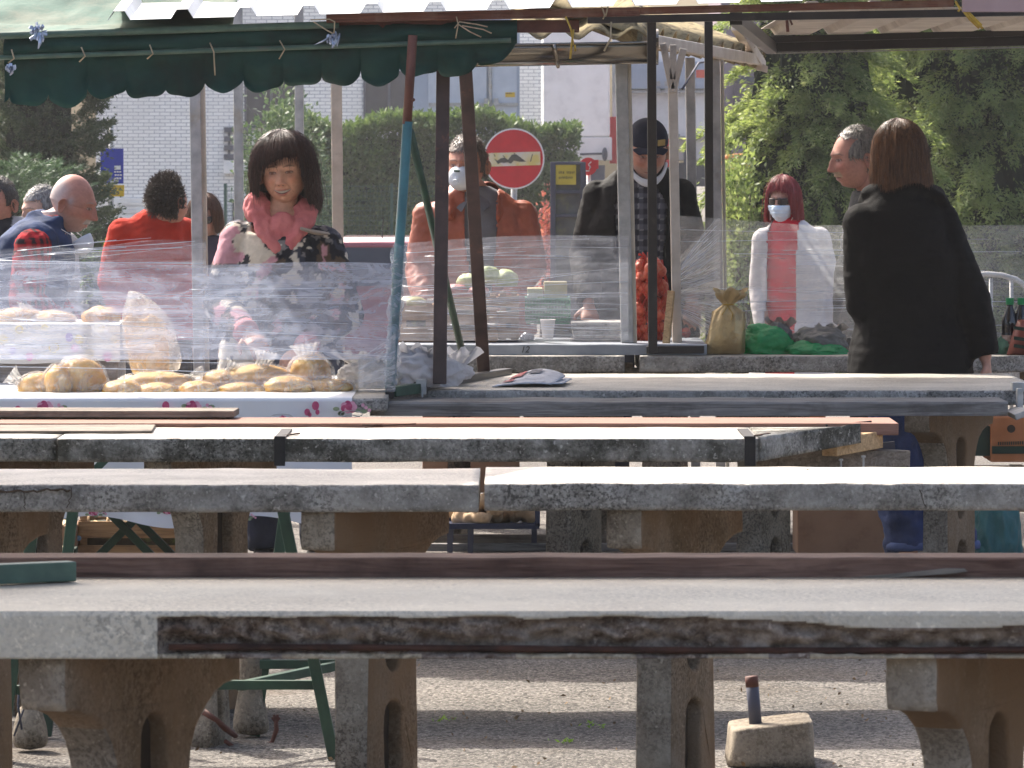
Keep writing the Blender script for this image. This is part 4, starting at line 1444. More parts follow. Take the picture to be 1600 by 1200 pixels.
table(X(608, 17.2), X(1640, 17.2), 17.28, 18.66, 0.05, 'shaded concrete table of the fourth row with a newspaper on it', [(X(897, 17.6), 17.6, G3), (X(1193, 17.75), 17.75, G3), (X(1483, 17.6), 17.6, BR)], m_slab, GT, seed=9.2)
table(-2.3, X(604, 16.7), 16.68, 18.5, 0.045, 'bread table with a flowered oilcloth over its front', [(X(-60, 17.3), 17.3, BR), (X(340, 17.5), 17.5, BR)], m_slab, GT, seed=11.0)
bm = bmesh.new()
n = 90
rings = []
for i in range(n + 1):
 u = i / n
 x = X(578, 16.9) + (X(1575, 16.9) - X(578, 16.9)) * u
 w = 0.003 * fbm((x, 0, 0), 3, 5)
 e = 0.012 * (max(0, 1 - u / 0.02) + max(0, (u - 0.98) / 0.02))
 rings.append([Vector((x, 16.9 + w + e, 0.722)), Vector((x, 16.9 + w, 0.735)), Vector((x, 16.9 + w, 0.762)), Vector((x, 16.905 + e, 0.768 + w)), Vector((x, 17.23, 0.768 + w)), Vector((x, 17.23, 0.722))])
loft(bm, rings)
tag(obj('front_plank', bm, m_plank_grey, smooth=False), 'thick grey weathered plank fixed along the front of the fourth row table', 'plank')
bm = bmesh.new()
box(bm, W(1592, 604, 17.3), (0.05, 0.06, 0.03))
box(bm, W(1594, 628, 17.2) + Vector((0, 0.02, 0)), (0.02, 0.05, 0.09))
box(bm, W(1590, 645, 17.1), (0.05, 0.3, 0.02), Matrix.Rotation(-0.35, 3, 'Y'))
tag(obj('clamp_bracket', bm, m_galv, bevel=0.003), 'steel clamp bracket at the right end of the grey plank', 'bracket')
table(X(615, 20.4), X(976, 20.4), 20.4, 21.3, 0.066, 'left concrete table of the fifth row under the zinc tray', [(X(700, 20.9), 20.9, G3), (X(925, 20.95), 20.95, G3)], m_slab, GT, seed=13.0, zt=0.79)
table(X(1000, 20.4), X(1720, 20.4), 20.4, 21.3, 0.066, 'right concrete table of the fifth row holding the bagged goods', [(X(1040, 20.9), 20.9, G3), (X(1650, 20.9), 20.9, G3)], m_slab, GT, seed=15.0, zt=0.79)
def zinc_tray():
 x0, x1 = X(622, 20.5), X(1104, 20.5)
 t = thing('zinc_tray', ((x0 + x1) / 2, 20.9, 0.79), 'shallow zinc tray marked 12 covering the fifth row table', 'counter tray')
 bm = bmesh.new()
 y0, y1, z0, z1 = 20.47, 21.28, 0.791, 0.833
 rings = []
 for i in range(61):
  x = x0 + (x1 - x0) * i / 60
  w = 0.002 * fbm((x, 0, 0), 2, 6)
  rings.append([Vector((x, y0 + w, z0)), Vector((x, y0 + w, z1 - 0.003)), Vector((x, y0 + 0.003, z1)), Vector((x, y1, z1 + w)), Vector((x, y1, z0))])
 loft(bm, rings)
 b = obj('sheet', bm, m_tray, t)
 text_obj('number', '12', 0.036, Vector((X(820, 20.46), 20.462, 0.812)), m_ink, t, ext=0.001, shear=0.25)
zinc_tray()
def green_awning():
 D = 17.12
 r = thing('green_awning', (X(330, D), D, 1.95), 'dark green scalloped awning over the bread table', 'awning')
 xl, xr = X(-60, D), X(808, D)
 zu = lambda x: Z(56 - 0.033 * (x * FPX / D + CX), D)          # upper pipe
 zl = lambda x: Z(90 - 0.034 * (x * FPX / D + CX), D)          # lower pipe
 bm = bmesh.new()
 xs = np.linspace(xl, X(530, D), 24)
 tube(bm, [(x, D - 0.02, zu(x)) for x in xs], 0.013, 10)
 obj('upper_pipe', bm, m_green, r, True)
 bm = bmesh.new()
 xs = np.linspace(xl, xr - 0.02, 40)
 tube(bm, [(x, D - 0.01, zl(x)) for x in xs], 0.009, 10)
 obj('lower_pipe', bm, m_green, r, True)
 pitch = 61.0
 bm = bmesh.new()
 NU, NV = 420, 16
 px0, px1 = 6.0, 808.0
 def f(u, v):
  px = px0 + (px1 - px0) * u
  x = X(px, D)
  ph = ((px - 14) / pitch) % 1.0
  hem = math.sqrt(max(0.0, 1 - (2 * ph - 1) ** 2))
  depth = 86 - 0.034 * px - (40 * max(0, (px - 715) / 95) ** 1.2)
  sc = int((px - 14) // pitch)
  depth += 4 * math.sin(sc * 2.3) + 2 * math.sin(px * 0.13)
  low = zl(x) - max(4, depth - 24 + (17 + 2.5 * math.sin(sc * 1.7)) * hem) * D / FPX
  if v < 0.35:
   k = v / 0.35
   z = zu(x) - 0.004 + (zl(x) - zu(x)) * k
   y = D + 0.012 - 0.03 * math.sin(PI * k) + 0.022 * fbm((x, k * 0.5, 0), 4, 5)
  else:
   k = (v - 0.35) / 0.65
   z = zl(x) + (low - zl(x)) * k
   y = D + 0.006 + 0.02 * k + 0.035 * k * fbm((x, k * 0.3, 4), 3, 5) + 0.012 * k * math.sin(px / pitch * 2 * PI)
  return Vector((x, y, z))
 grid(bm, f, NU, NV)
 obj('valance', bm, m_canvas, r, True, solid=0.002)
 bm = bmesh.new()
 def g(u, v):
  px = -60 + 420 * u
  x = X(px, D)
  z = zu(x) + 0.006 + 0.17 * v - 0.03 * math.sin(PI * v) + 0.02 * fbm((x * 1.5 + v, v * 1.2, 2), 3, 3) * (v > 0.02)
  return Vector((x, D + 0.0 + 0.62 * v, z))
 grid(bm, g, 80, 18)
 obj('roof_canvas', bm, m_canvas_top, r, True, solid=0.003)
 for px, dx, dy in ((18, 4, 12), (127, 6, 14), (234, 5, 13), (328, 6, 42), (437, 8, 20)):
  bm = bmesh.new()
  y = D - 0.05
  p = W(px, 90 - 0.034 * px - 12, y)
  q = W(px + dx, 90 - 0.034 * px + 2, y - 0.006)
  s = W(px + dx - 9 if dy < 30 else px + dx + 2, 90 - 0.034 * px + dy - 3, y)
  tube(bm, [p, q, s], 0.004, 6, flat=0.5)
  obj('tie', bm, m_rope, r, True)
 for px in (-90, 812):
  bm = bmesh.new()
  tube(bm, [(X(px, 17.75), 17.75, 0.79), (X(px, 17.75), 17.75, 2.2)], 0.014, 8)
  if px < 0:
   obj('post', bm, m_green, r, True)
  else:
   bm.free()
 global RNG
 for px, py, rad in ((61, 51, 15), (520, 60, 9), (17, 106, 7)):
  bm = bmesh.new()
  rr = random.Random(px)
  c = W(px, py, D - 0.05)
  for k in range(26):
   a = rr.uniform(0, 2 * PI)
   l = rad * D / FPX * rr.uniform(0.5, 1.2)
   p = c + Vector((math.cos(a) * l * 0.4, rr.uniform(-0.01, 0.01), math.sin(a) * l * 0.4))
   q = c + Vector((math.cos(a) * l, rr.uniform(-0.02, 0.005), math.sin(a) * l * 0.9))
   beam(bm, p, q, 0.004, 0.014 * rr.uniform(0.5, 1))
  tube(bm, [c, c + Vector((0.004, -0.01, -rad * 1.1 * D / FPX)), c + Vector((-0.002, -0.01, -rad * 1.7 * D / FPX))], [0.008, 0.006, 0.002], 6, flat=0.4)
  obj('tape_knot', bm, m_foil, r)
 return r
green_awning()
def bread_stall_frame():
 r = thing('stall_frame', (X(610, 17.03), 17.03, 0.79), 'slim teal and rust red stall post with a green brace beside the smiling woman', 'stall frame')
 bm = bmesh.new()
 tube(bm, [W(609, 612, 17.03), W(637, 190, 17.03)], 0.0165, 12)
 obj('lower_post', bm, m_teal, r, True)
 bm = bmesh.new()
 tube(bm, [W(636, 194, 17.03), W(645, 55, 17.03)], 0.0155, 12)
 p = obj('upper_post', bm, m_rust, r, True)
 bm = bmesh.new()
 ball(bm, W(646, 156, 17.0), 0.006, 8, 6)
 obj('bolt', bm, m_rust, p, True)
 bm = bmesh.new()
 tube(bm, [W(641, 205, 17.06), W(680, 372, 17.45), W(731, 588, 18.2)], 0.0135, 10)
 obj('brace', bm, m_green_dark, r, True)
 bm = bmesh.new()
 beam(bm, W(612, 612, 17.03), W(660, 606, 17.22), 0.034, 0.034)
 obj('foot_rail', bm, m_green_dark, r, bevel=0.003)
 bm = bmesh.new()
 box(bm, W(609, 614, 17.0), (0.028, 0.05, 0.034))
 obj('end_cap', bm, m_strap, r, bevel=0.003)
bread_stall_frame()
def corrugated(x0, x1, y0, y1, zf, pitch, rib, kind='trap', n_y=8):
 """roof sheet: corrugations run along y"""
 bm = bmesh.new()
 xs = []
 if kind == 'trap':
  k = math.floor(x0 / pitch)
  while k * pitch < x1 + pitch:
   for d, h in ((0.0, 0), (0.60, 0), (0.69, 1), (0.86, 1), (0.95, 0)):
    xs.append((k * pitch + d * pitch, h))
   k += 1
 else:
  m = int((x1 - x0) / pitch * 8)
  xs = [(x0 + (x1 - x0) * i / m, 0.5 + 0.5 * math.sin(2 * PI * 8 * i / 8 / 1.0 * (x1 - x0) / pitch / m * 1.0 * 1)) for i in range(m + 1)]
  xs = [(x, 0.5 + 0.5 * math.sin(2 * PI * x / pitch)) for x, _ in xs]
 xs = [q for q in xs if x0 - 1e-6 <= q[0] <= x1 + 1e-6]
 rows = []
 for j in range(n_y + 1):
  v = j / n_y
  y = y0 + (y1 - y0) * v
  rows.append([bm.verts.new(Vector((x, y, zf(x, y) + rib * h))) for x, h in xs])
 for a, b in zip(rows[:-1], rows[1:]):
  for i in range(len(xs) - 1):
   bm.faces.new((a[i], a[i + 1], b[i + 1], b[i]))
 return bm
def brown_stall():
 D = 17.15
 r = thing('market_stall', (X(700, 17.8), 17.8, 0.79), 'brown painted stall frame carrying the white corrugated roof sheets', 'market stall')
 bm = bmesh.new()
 for p0, p1, w in ((W(687, 600, 17.25), W(693, 55, 17.3), 0.046), (W(756, 583, 18.35), W(724, 55, 17.35), 0.046)):
  beam(bm, p0, p1, w, 0.03, Vector((0, 1, 0)))
  p = obj('post', bm, m_brown, r, bevel=0.003)
  bm = bmesh.new()
 bm.free()
 bm = bmesh.new()
 beam(bm, W(655, 606, 17.24), W(792, 584, 18.6), 0.04, 0.04)
 obj('foot_rail', bm, m_black, r, bevel=0.003)
 bm = bmesh.new()
 box(bm, W(658, 604, 17.2), (0.035, 0.05, 0.05))
 tube(bm, [W(659.5, 604, 17.16), W(659.5, 621, 17.16)], 0.004, 8)
 obj('clamp', bm, m_galv, r, bevel=0.002)
 bm = bmesh.new()
 beam(bm, W(528, 42, D), W(905, 41, D), 0.04, 0.042)
 obj('short_beam', bm, m_rust, r, bevel=0.003)
 bm = bmesh.new()
 beam(bm, W(510, 29, D - 0.06), W(1000, 18, D - 0.06), 0.04, 0.03)
 beam(bm, W(1000, 17, D - 0.06), W(1490, 5, D - 0.06), 0.04, 0.024)
 obj('long_beam', bm, wood('beam_wood', srgb('#7d5140'), srgb('#5b3a30'), srgb('#8d7563')), r, bevel=0.003)
 zf = lambda x, y: Z(36 - 27 * ((x - X(150, D)) / (X(1100, D) - X(150, D))), D) + 0.13 * (y - (D - 0.1)) + 0.006
 bm = corrugated(X(145, D), X(1750, D), D - 0.12, 19.6, zf, 0.21, 0.03)
 bmesh.ops.translate(bm, verts=bm.verts, vec=(0, 0, 0))
 obj('roof', bm, m_roof_white, r, solid=0.0015)
 bm = bmesh.new()
 beam(bm, (X(160, 19), 19.1, 2.24), (X(1700, 19), 19.1, 2.30), 0.04, 0.04)
 obj('back_beam', bm, m_brown, r)
 bm = bmesh.new()
 px = 1690
 beam(bm, (X(px, 19.1), 19.1, 0.0), (X(px, 19.1), 19.1, 2.26), 0.04, 0.04)
 beam(bm, (X(px, 19.1), 19.1, 2.22), (X(px, D), D, Z(40, D)), 0.03, 0.03)
 obj('back_post', bm, m_brown, r)
 bm = bmesh.new()
 box(bm, W(1560, 6, D - 0.1), (X(1625, D) - X(1512, D), 0.02, 0.055))
 obj('fascia', bm, M('pinkish_fascia', srgb('#b59a98'), srgb('#a58a88'), 4, 0.5), r, bevel=0.002)
 def knot(name, mat, c, lines, rr_):
  bm = bmesh.new()
  for pts in lines:
   tube(bm, [W(a, b, D - 0.1) for a, b in pts], rr_, 6)
  obj(name, bm, mat, r, True)
 knot('twine', m_rope, None, [((713, 26), (716, 38), (712, 60)), ((716, 38), (735, 50), (752, 58)), ((722, 40), (755, 46), (768, 52)), ((710, 44), (718, 34), (745, 38), (762, 42))], 0.0024)
 knot('twine', m_rope, None, [((485, 31), (515, 30), (523, 34), (522, 52)), ((490, 34), (512, 48), (520, 52))], 0.0026)
 knot('twine', m_rope, None, [((940, 10), (945, 24), (942, 30)), ((950, 10), (946, 26)), ((955, 34), (954, 60), (944, 80))], 0.003)
 knot('yellow_string', m_rope_yellow, None, [((884, 26), (892, 45), (896, 70)), ((896, 46), (893, 72), (891, 92)), ((898, 70), (899, 80))], 0.0036)
 knot('yellow_string', m_rope_yellow, None, [((1493, 2), (1500, 14), (1497, 18)), ((1503, 10), (1518, 28), (1536, 45)), ((1503, 14), (1515, 30), (1530, 44)), ((1506, 12), (1526, 32), (1534, 40))], 0.0045)
brown_stall()
bm = bmesh.new()
D = 17.2
rr = random.Random(5)
pts = [W(500, 66, D - 0.1), W(512, 60, D - 0.1), W(522, 56, D - 0.11)]
tube(bm, [W(491, 70, D - 0.12), W(505, 64, D - 0.12), W(520, 55, D - 0.12)], [0.002, 0.007, 0.01], 8, flat=0.5)
tube(bm, [W(531, 52, D - 0.12), W(528, 62, D - 0.12), W(527, 73, D - 0.12)], [0.006, 0.014, 0.004], 8, flat=0.5)
tag(obj('plastic_strip', bm, m_foil, smooth=True), 'blue white plastic strip knotted under the brown beam end', 'plastic strip')
def black_stall():
 r = thing('market_stall', (X(1100, 20.6), 20.6, 0.79), 'black steel stall frame with a grey corrugated roof at the right', 'market stall')
 for a, b, w in ((W(1020, 552, 20.42), W(1018, 28, 20.42), 0.036), (W(1109, 540, 20.95), W(1107, 26, 20.95), 0.034)):
  bm = bmesh.new()
  beam(bm, a, b, w, 0.036, Vector((0, 1, 0)))
  obj('post', bm, m_black, r, bevel=0.003)
 for px in (1722,):
  bm = bmesh.new()
  beam(bm, (X(px, 20.5), 20.5, 0.79), (X(px, 20.5), 20.5, 2.15), 0.036, 0.036, Vector((0, 1, 0)))
  beam(bm, (X(px, 24), 24.0, -0.1), (X(px, 24), 24.0, 2.1), 0.036, 0.036, Vector((0, 1, 0)))
  obj('end_frame', bm, m_black, r)
 bm = bmesh.new()
 beam(bm, W(1010, 547, 20.43), W(1100, 546, 20.43), 0.04, 0.03)
 obj('foot_rail', bm, m_black, r, bevel=0.002)
 bm = bmesh.new()
 beam(bm, W(918, 31, 20.4), W(1760, 16, 20.4), 0.04, 0.03)
 obj('front_beam', bm, m_black, r)
 bm = bmesh.new()
 beam(bm, W(1196, 74, 24.0), W(1760, 60, 24.0), 0.06, 0.045)
 beam(bm, W(1200, 62, 23.9), W(1760, 47, 23.9), 0.04, 0.03)
 obj('back_beam', bm, m_black, r, bevel=0.003)
 bm = bmesh.new()
 beam(bm, W(1206, 83.5, 24.05), W(1760, 70, 24.05), 0.02, 0.006)
 obj('flashing', bm, m_galv, r)
 bm = bmesh.new()
 beam(bm, W(1150, 29, 20.4), W(1206, 76, 24.0), 0.05, 0.05)
 obj('side_beam', bm, m_black, r)
 zf = lambda x, y: Z(22, 20.4) + 0.02 + (Z(60, 24.0) - Z(22, 20.4)) * (y - 20.4) / 3.6 + 0.012 * (x - 1.2)
 bm = corrugated(X(1256, 20.4), X(1790, 20.4), 20.36, 24.1, zf, 0.25, 0.03)
 obj('roof', bm, m_roof_grey, r, solid=0.002)
 bm = bmesh.new()
 beam(bm, W(1229, 26, 20.5), W(1231, 50, 20.5), 0.012, 0.01, Vector((0, 1, 0)))
 beam(bm, W(1233, 28, 20.5), W(1238, 39, 20.5), 0.008, 0.006, Vector((0, 1, 0)))
 obj('hook', bm, m_rust, r)
black_stall()
def gutter_stall():
 D = 20.55
 r = thing('market_stall', (X(1000, D), D, -0.1), 'galvanised stall with a shiny gutter and lichened wavy roof behind the man in the cap', 'market stall')
 for px, d, w, mat, zb in ((976, 20.64, 0.05, m_galv, 0.833), (988, 20.65, 0.018, m_galv_warm, 0.833), (1084, 22.4, 0.042, m_galv, 0), (1123, 22.8, 0.044, m_galv, 0), (1134, 22.82, 0.014, m_galv_warm, 0)):
  bm = bmesh.new()
  beam(bm, (X(px + 4, d), d, zb), (X(px - 6, d), d, 2.02), w, 0.045, Vector((0, 1, 0)))
  obj('post', bm, mat, r, bevel=0.004)
 bm = bmesh.new()
 d = 20.68
 beam(bm, (X(1058, d), d, 0.833), (X(1051, d), d, Z(118, d)), 0.038, 0.038, Vector((0, 1, 0)))
 obj('post', bm, m_white_steel, r, bevel=0.004)
 for a, b in (((1051, 145), (1036, 68)), ((1052, 140), (1068, 76)), ((1051, 125), (1052, 70))):
  bm = bmesh.new()
  beam(bm, W(a[0], a[1], d - 0.01), W(b[0], b[1], d - 0.01), 0.028, 0.028, Vector((0, 1, 0)))
  obj('branch', bm, m_white_steel, r, bevel=0.003)
 for px, py, pz in ((1020, 524, 552),):
  bm = bmesh.new()
  beam(bm, W(1049, 455, 20.66), W(1040, 546, 20.60), 0.026, 0.02)
  obj('stay', bm, m_plank_new, r)
 bm = bmesh.new()
 beam(bm, W(1012, 63, 20.55), W(1186, 94, 24.4), 0.042, 0.05)
 beam(bm, W(1150, 40, 23.6), W(1190, 103, 24.4), 0.042, 0.05)
 obj('eave_beam', bm, m_white_steel, r, bevel=0.004)
 bm = bmesh.new()
 n = 16
 rings = []
 for x, py in ((X(560, D), 88), (X(740, D), 87), (X(1022, D), 81.5)):
  zc = Z(py, D) + 0.038
  ring = [Vector((x, D + math.cos(PI + PI * k / n) * 0.052, zc + math.sin(PI + PI * k / n) * 0.084)) for k in range(n + 1)]
  rings.append(ring)
 loft(bm, rings, cap=False, close=False)
 obj('gutter', bm, m_gutter, r, True, solid=0.003)
 bm = bmesh.new()
 zc = Z(81.5, D) + 0.038
 tube(bm, [(X(560, D), D - 0.052, Z(88, D) + 0.039), (X(740, D), D - 0.052, Z(87, D) + 0.039), (X(1022, D), D - 0.052, zc)], 0.006, 8)
 obj('gutter_bead', bm, m_gutter, r, True)
 bm = bmesh.new()
 ring = [Vector((X(1024, D), D + math.cos(2 * PI * k / 24) * 0.056, zc - 0.017 + math.sin(2 * PI * k / 24) * 0.072)) for k in range(24)]
 prism(bm, ring, (0.012, 0, 0))
 obj('gutter_end', bm, m_gutter, r)
 for px in (866,):
  bm = bmesh.new()
  zc2 = Z(84.5, D) + 0.038
  tube(bm, [(X(px + 6 * math.sin(k / 12 * PI), D), D + math.cos(PI + PI * k / 12) * 0.057, zc2 + math.sin(PI + PI * k / 12) * 0.089) for k in range(13)], 0.008, 6)
  obj('gutter_clip', bm, m_gutter, r, True)
 zf = lambda x, y: Z(60, D) + 0.19 * (y - D)
 bm = corrugated(X(800, D), X(1010, D), D - 0.04, 22.6, zf, 0.15, 0.042, 'wave')
 obj('roof', bm, m_fibre, r, True, solid=0.006)
 bm = bmesh.new()
 e0, e1 = W(985, 52, 20.53), W(1196, 92, 24.5)
 ed = (e1 - e0)
 up = Vector((-0.75, 0.85, 0.31))
 m = 150
 rows = []
 nn = Vector((0.25, -0.3, 1)).normalized()
 for j in range(7):
  rows.append([bm.verts.new(e0 + ed * (i / m) + up * (j / 6) + nn * (0.05 * math.sin(2 * PI * (i / m) * ed.length / 0.35))) for i in range(m + 1)])
 for a, b in zip(rows[:-1], rows[1:]):
  for i in range(m):
   bm.faces.new((a[i], a[i + 1], b[i + 1], b[i]))
 obj('side_roof', bm, m_fibre, r, True, solid=0.006)
 bm = bmesh.new()
 tube(bm, [W(1066, 139, 20.7), W(1078, 120, 20.9), W(1092, 98, 21.2), W(1101, 97, 21.5)], 0.005, 6)
 obj('cable', bm, m_slate, r, True)
 bm = bmesh.new()
 prism(bm, [W(1166, 94, 24.3), W(1186, 96, 24.3), W(1200, 104, 24.3), W(1199, 114, 24.3), W(1180, 108, 24.3)], (0, 0.02, 0))
 obj('gutter_bracket', bm, m_white_steel, r)
gutter_stall()
def back_posts():
 D = 23.6
 r = thing('stall_frame', (X(410, D), D, -0.1), 'row of four tall galvanised posts behind the smiling woman', 'stall frame')
 for px, d, w, lean in ((316, 22.6, 0.05, -9), (326, 22.62, 0.03, -9), (376, 25.0, 0.045, -3), (470, 24.6, 0.042, -2), (533, 23.4, 0.05, -6)):
  bm = bmesh.new()
  beam(bm, (X(px, d), d, -0.15), (X(px + lean * 1.5, d), d, 2.35), w, 0.05, Vector((0, 1, 0)))
  obj('post', bm, m_galv_warm if px in (326, 533) else m_galv, r, bevel=0.004)
 bm = bmesh.new()
 beam(bm, (X(250, D), D, 2.37), (X(560, D), D, 2.37), 0.05, 0.05)
 beam(bm, (X(250, 25), 25, 2.37), (X(560, 25), 25, 2.37), 0.05, 0.05)
 obj('top_rail', bm, m_galv, r)
back_posts()
m_skin = vcol('skin', 0.5, 0.15, 220, 0.35, 0.06)
m_eye = M('eye_white', srgb('#d8d0ca'), rough=0.2, spec=0.5)
m_mask = M('white_mask', srgb('#d9dde4'), srgb('#ccd1da'), 20, 0.8, 0.15, 80)
m_mask_blue = M('pale_blue_mask', srgb('#c3d4e6'), srgb('#d5e0ea'), 12, 0.8, 0.2, 40)
m_lens = M('dark_lens', srgb('#20171a'), srgb('#2b2023'), 3, 0.15, spec=0.6)
m_shoe = M('black_leather', srgb('#1c1b1d'), srgb('#242325'), 20, 0.45)
def hairmat(name, c1, c2, rough=0.42):
 t = NT(name)
 v = t.co(scale=(60, 60, 5))
 c = t.mix(c1, c2, t.ramp(t.noise(2.0, 4, 0.6, v), [(0.38, 0), (0.66, 1)]))
 t.set(col=c, rough=rough, spec=0.45)
 t.bump(t.noise(3.0, 3, 0.6, v), 0.5, 0.004)
 return t.m
def cloth(name, c1, c2=None, scale=9, rough=0.9, weave=260, bump=0.35, sheen=0.02):
 t = NT(name)
 c2 = c2 or tuple(x * 0.72 for x in c1)
 c = t.mix(c1, c2, t.ramp(t.noise(scale, 5, 0.6), [(0.35, 0), (0.68, 1)]))
 t.set(col=c, rough=rough, spec=0.2, sheen=sheen)
 t.bump(t.math('ADD', t.noise(weave, 2), t.math('MULTIPLY', t.noise(24, 4), 1.6)), bump, 0.004)
 return t.m
def gs(x, z, x0, z0, sx, sz):
 return math.exp(-((x - x0) / sx) ** 2 - ((z - z0) / sz) ** 2)
def sst(a, b, x):
 k = min(max((x - a) / (b - a), 0.0), 1.0)
 return k * k * (3 - 2 * k)
def head_point(th, ph, f):
 """head surface, local: face towards -y, z up, origin mid-head at eye height"""
 w, d, c = f.get('w', 0.076), 0.098, 0.120
 ux, uy, uz = math.sin(ph) * math.sin(th), -math.sin(ph) * math.cos(th), math.cos(ph)
 x, y, z = w * ux, d * uy, c * uz
 if z < 0:
  t = -z / c
  x *= 1 - f.get('jaw', 0.20) * t ** 1.3
  x *= 1 + 0.30 * t * (1 - t) * 1.2
  if y > 0:
   y *= 1 - 0.62 * t ** 0.8
  else:
   y *= 1 + 0.30 * t * t * (1.2 - t)
 else:
  x *= 1 + 0.04 * (1 - z / c)
  y += 0.010 * (z / c)
  if y < 0:
   y *= 1 - 0.05 * (z / c)
 fr = sst(0.05, 0.55, -uy)
 sm = f.get('smile', 0.0)
 dy = 0.0
 if fr > 0:
  k = min(max((0.018 - z) / 0.060, 0), 1)
  tip = 1.0 if z > -0.042 else math.exp(-((z + 0.042) / 0.007) ** 2)
  top_ = 1.0 if z < 0.018 else math.exp(-((z - 0.018) / 0.012) ** 2)
  ns = f.get('nose', 1.0)
  wid = 0.0085 + 0.006 * k
  dy += 0.0045 * gs(x, z, 0, 0.012, 0.013, 0.008) - 0.004 * gs(x, z, 0, 0.030, 0.03, 0.010) - 0.0045 * gs(x, z, 0, -0.034, 0.012, 0.009)
  dy -= ns * (0.006 + 0.017 * k ** 1.1) * tip * top_ * math.exp(-(abs(x) / wid) ** 2.2)
  for s in (-1, 1):
   dy -= 0.007 * gs(x, z, s * 0.0135, -0.040, 0.0065, 0.0075)
   dy += 0.011 * gs(x, z, s * 0.031, 0.000, 0.019, 0.013)
   dy -= 0.006 * gs(x, z, s * 0.031, -0.001, 0.011, 0.0075)
   dy -= 0.005 * gs(x, z, s * 0.028, 0.021, 0.022, 0.007)
   dy -= (0.006 + 0.005 * sm) * gs(x, z, s * 0.040, -0.030 + 0.006 * sm, 0.018, 0.016)
   dy += 0.003 * (0.5 + sm) * gs(x, z, s * 0.030, -0.056, 0.006, 0.016)
  mw = 0.021 + 0.006 * sm
  curve = -0.0705 + sm * 6.0 * x * x
  dy -= 0.006 * gs(x, z, 0, -0.064, mw, 0.006) + 0.007 * gs(x, z, 0, -0.079 - 0.002 * sm, mw * 0.8, 0.007)
  dy += 0.004 * math.exp(-((z - curve) / 0.003) ** 2) * math.exp(-(x / (mw * 1.1)) ** 4)
  dy -= 0.010 * gs(x, z, 0, -0.105, 0.024, 0.014)
  dy += 0.003 * gs(x, z, 0, -0.092, 0.02, 0.005)
 return Vector((x, y + dy * fr, z))
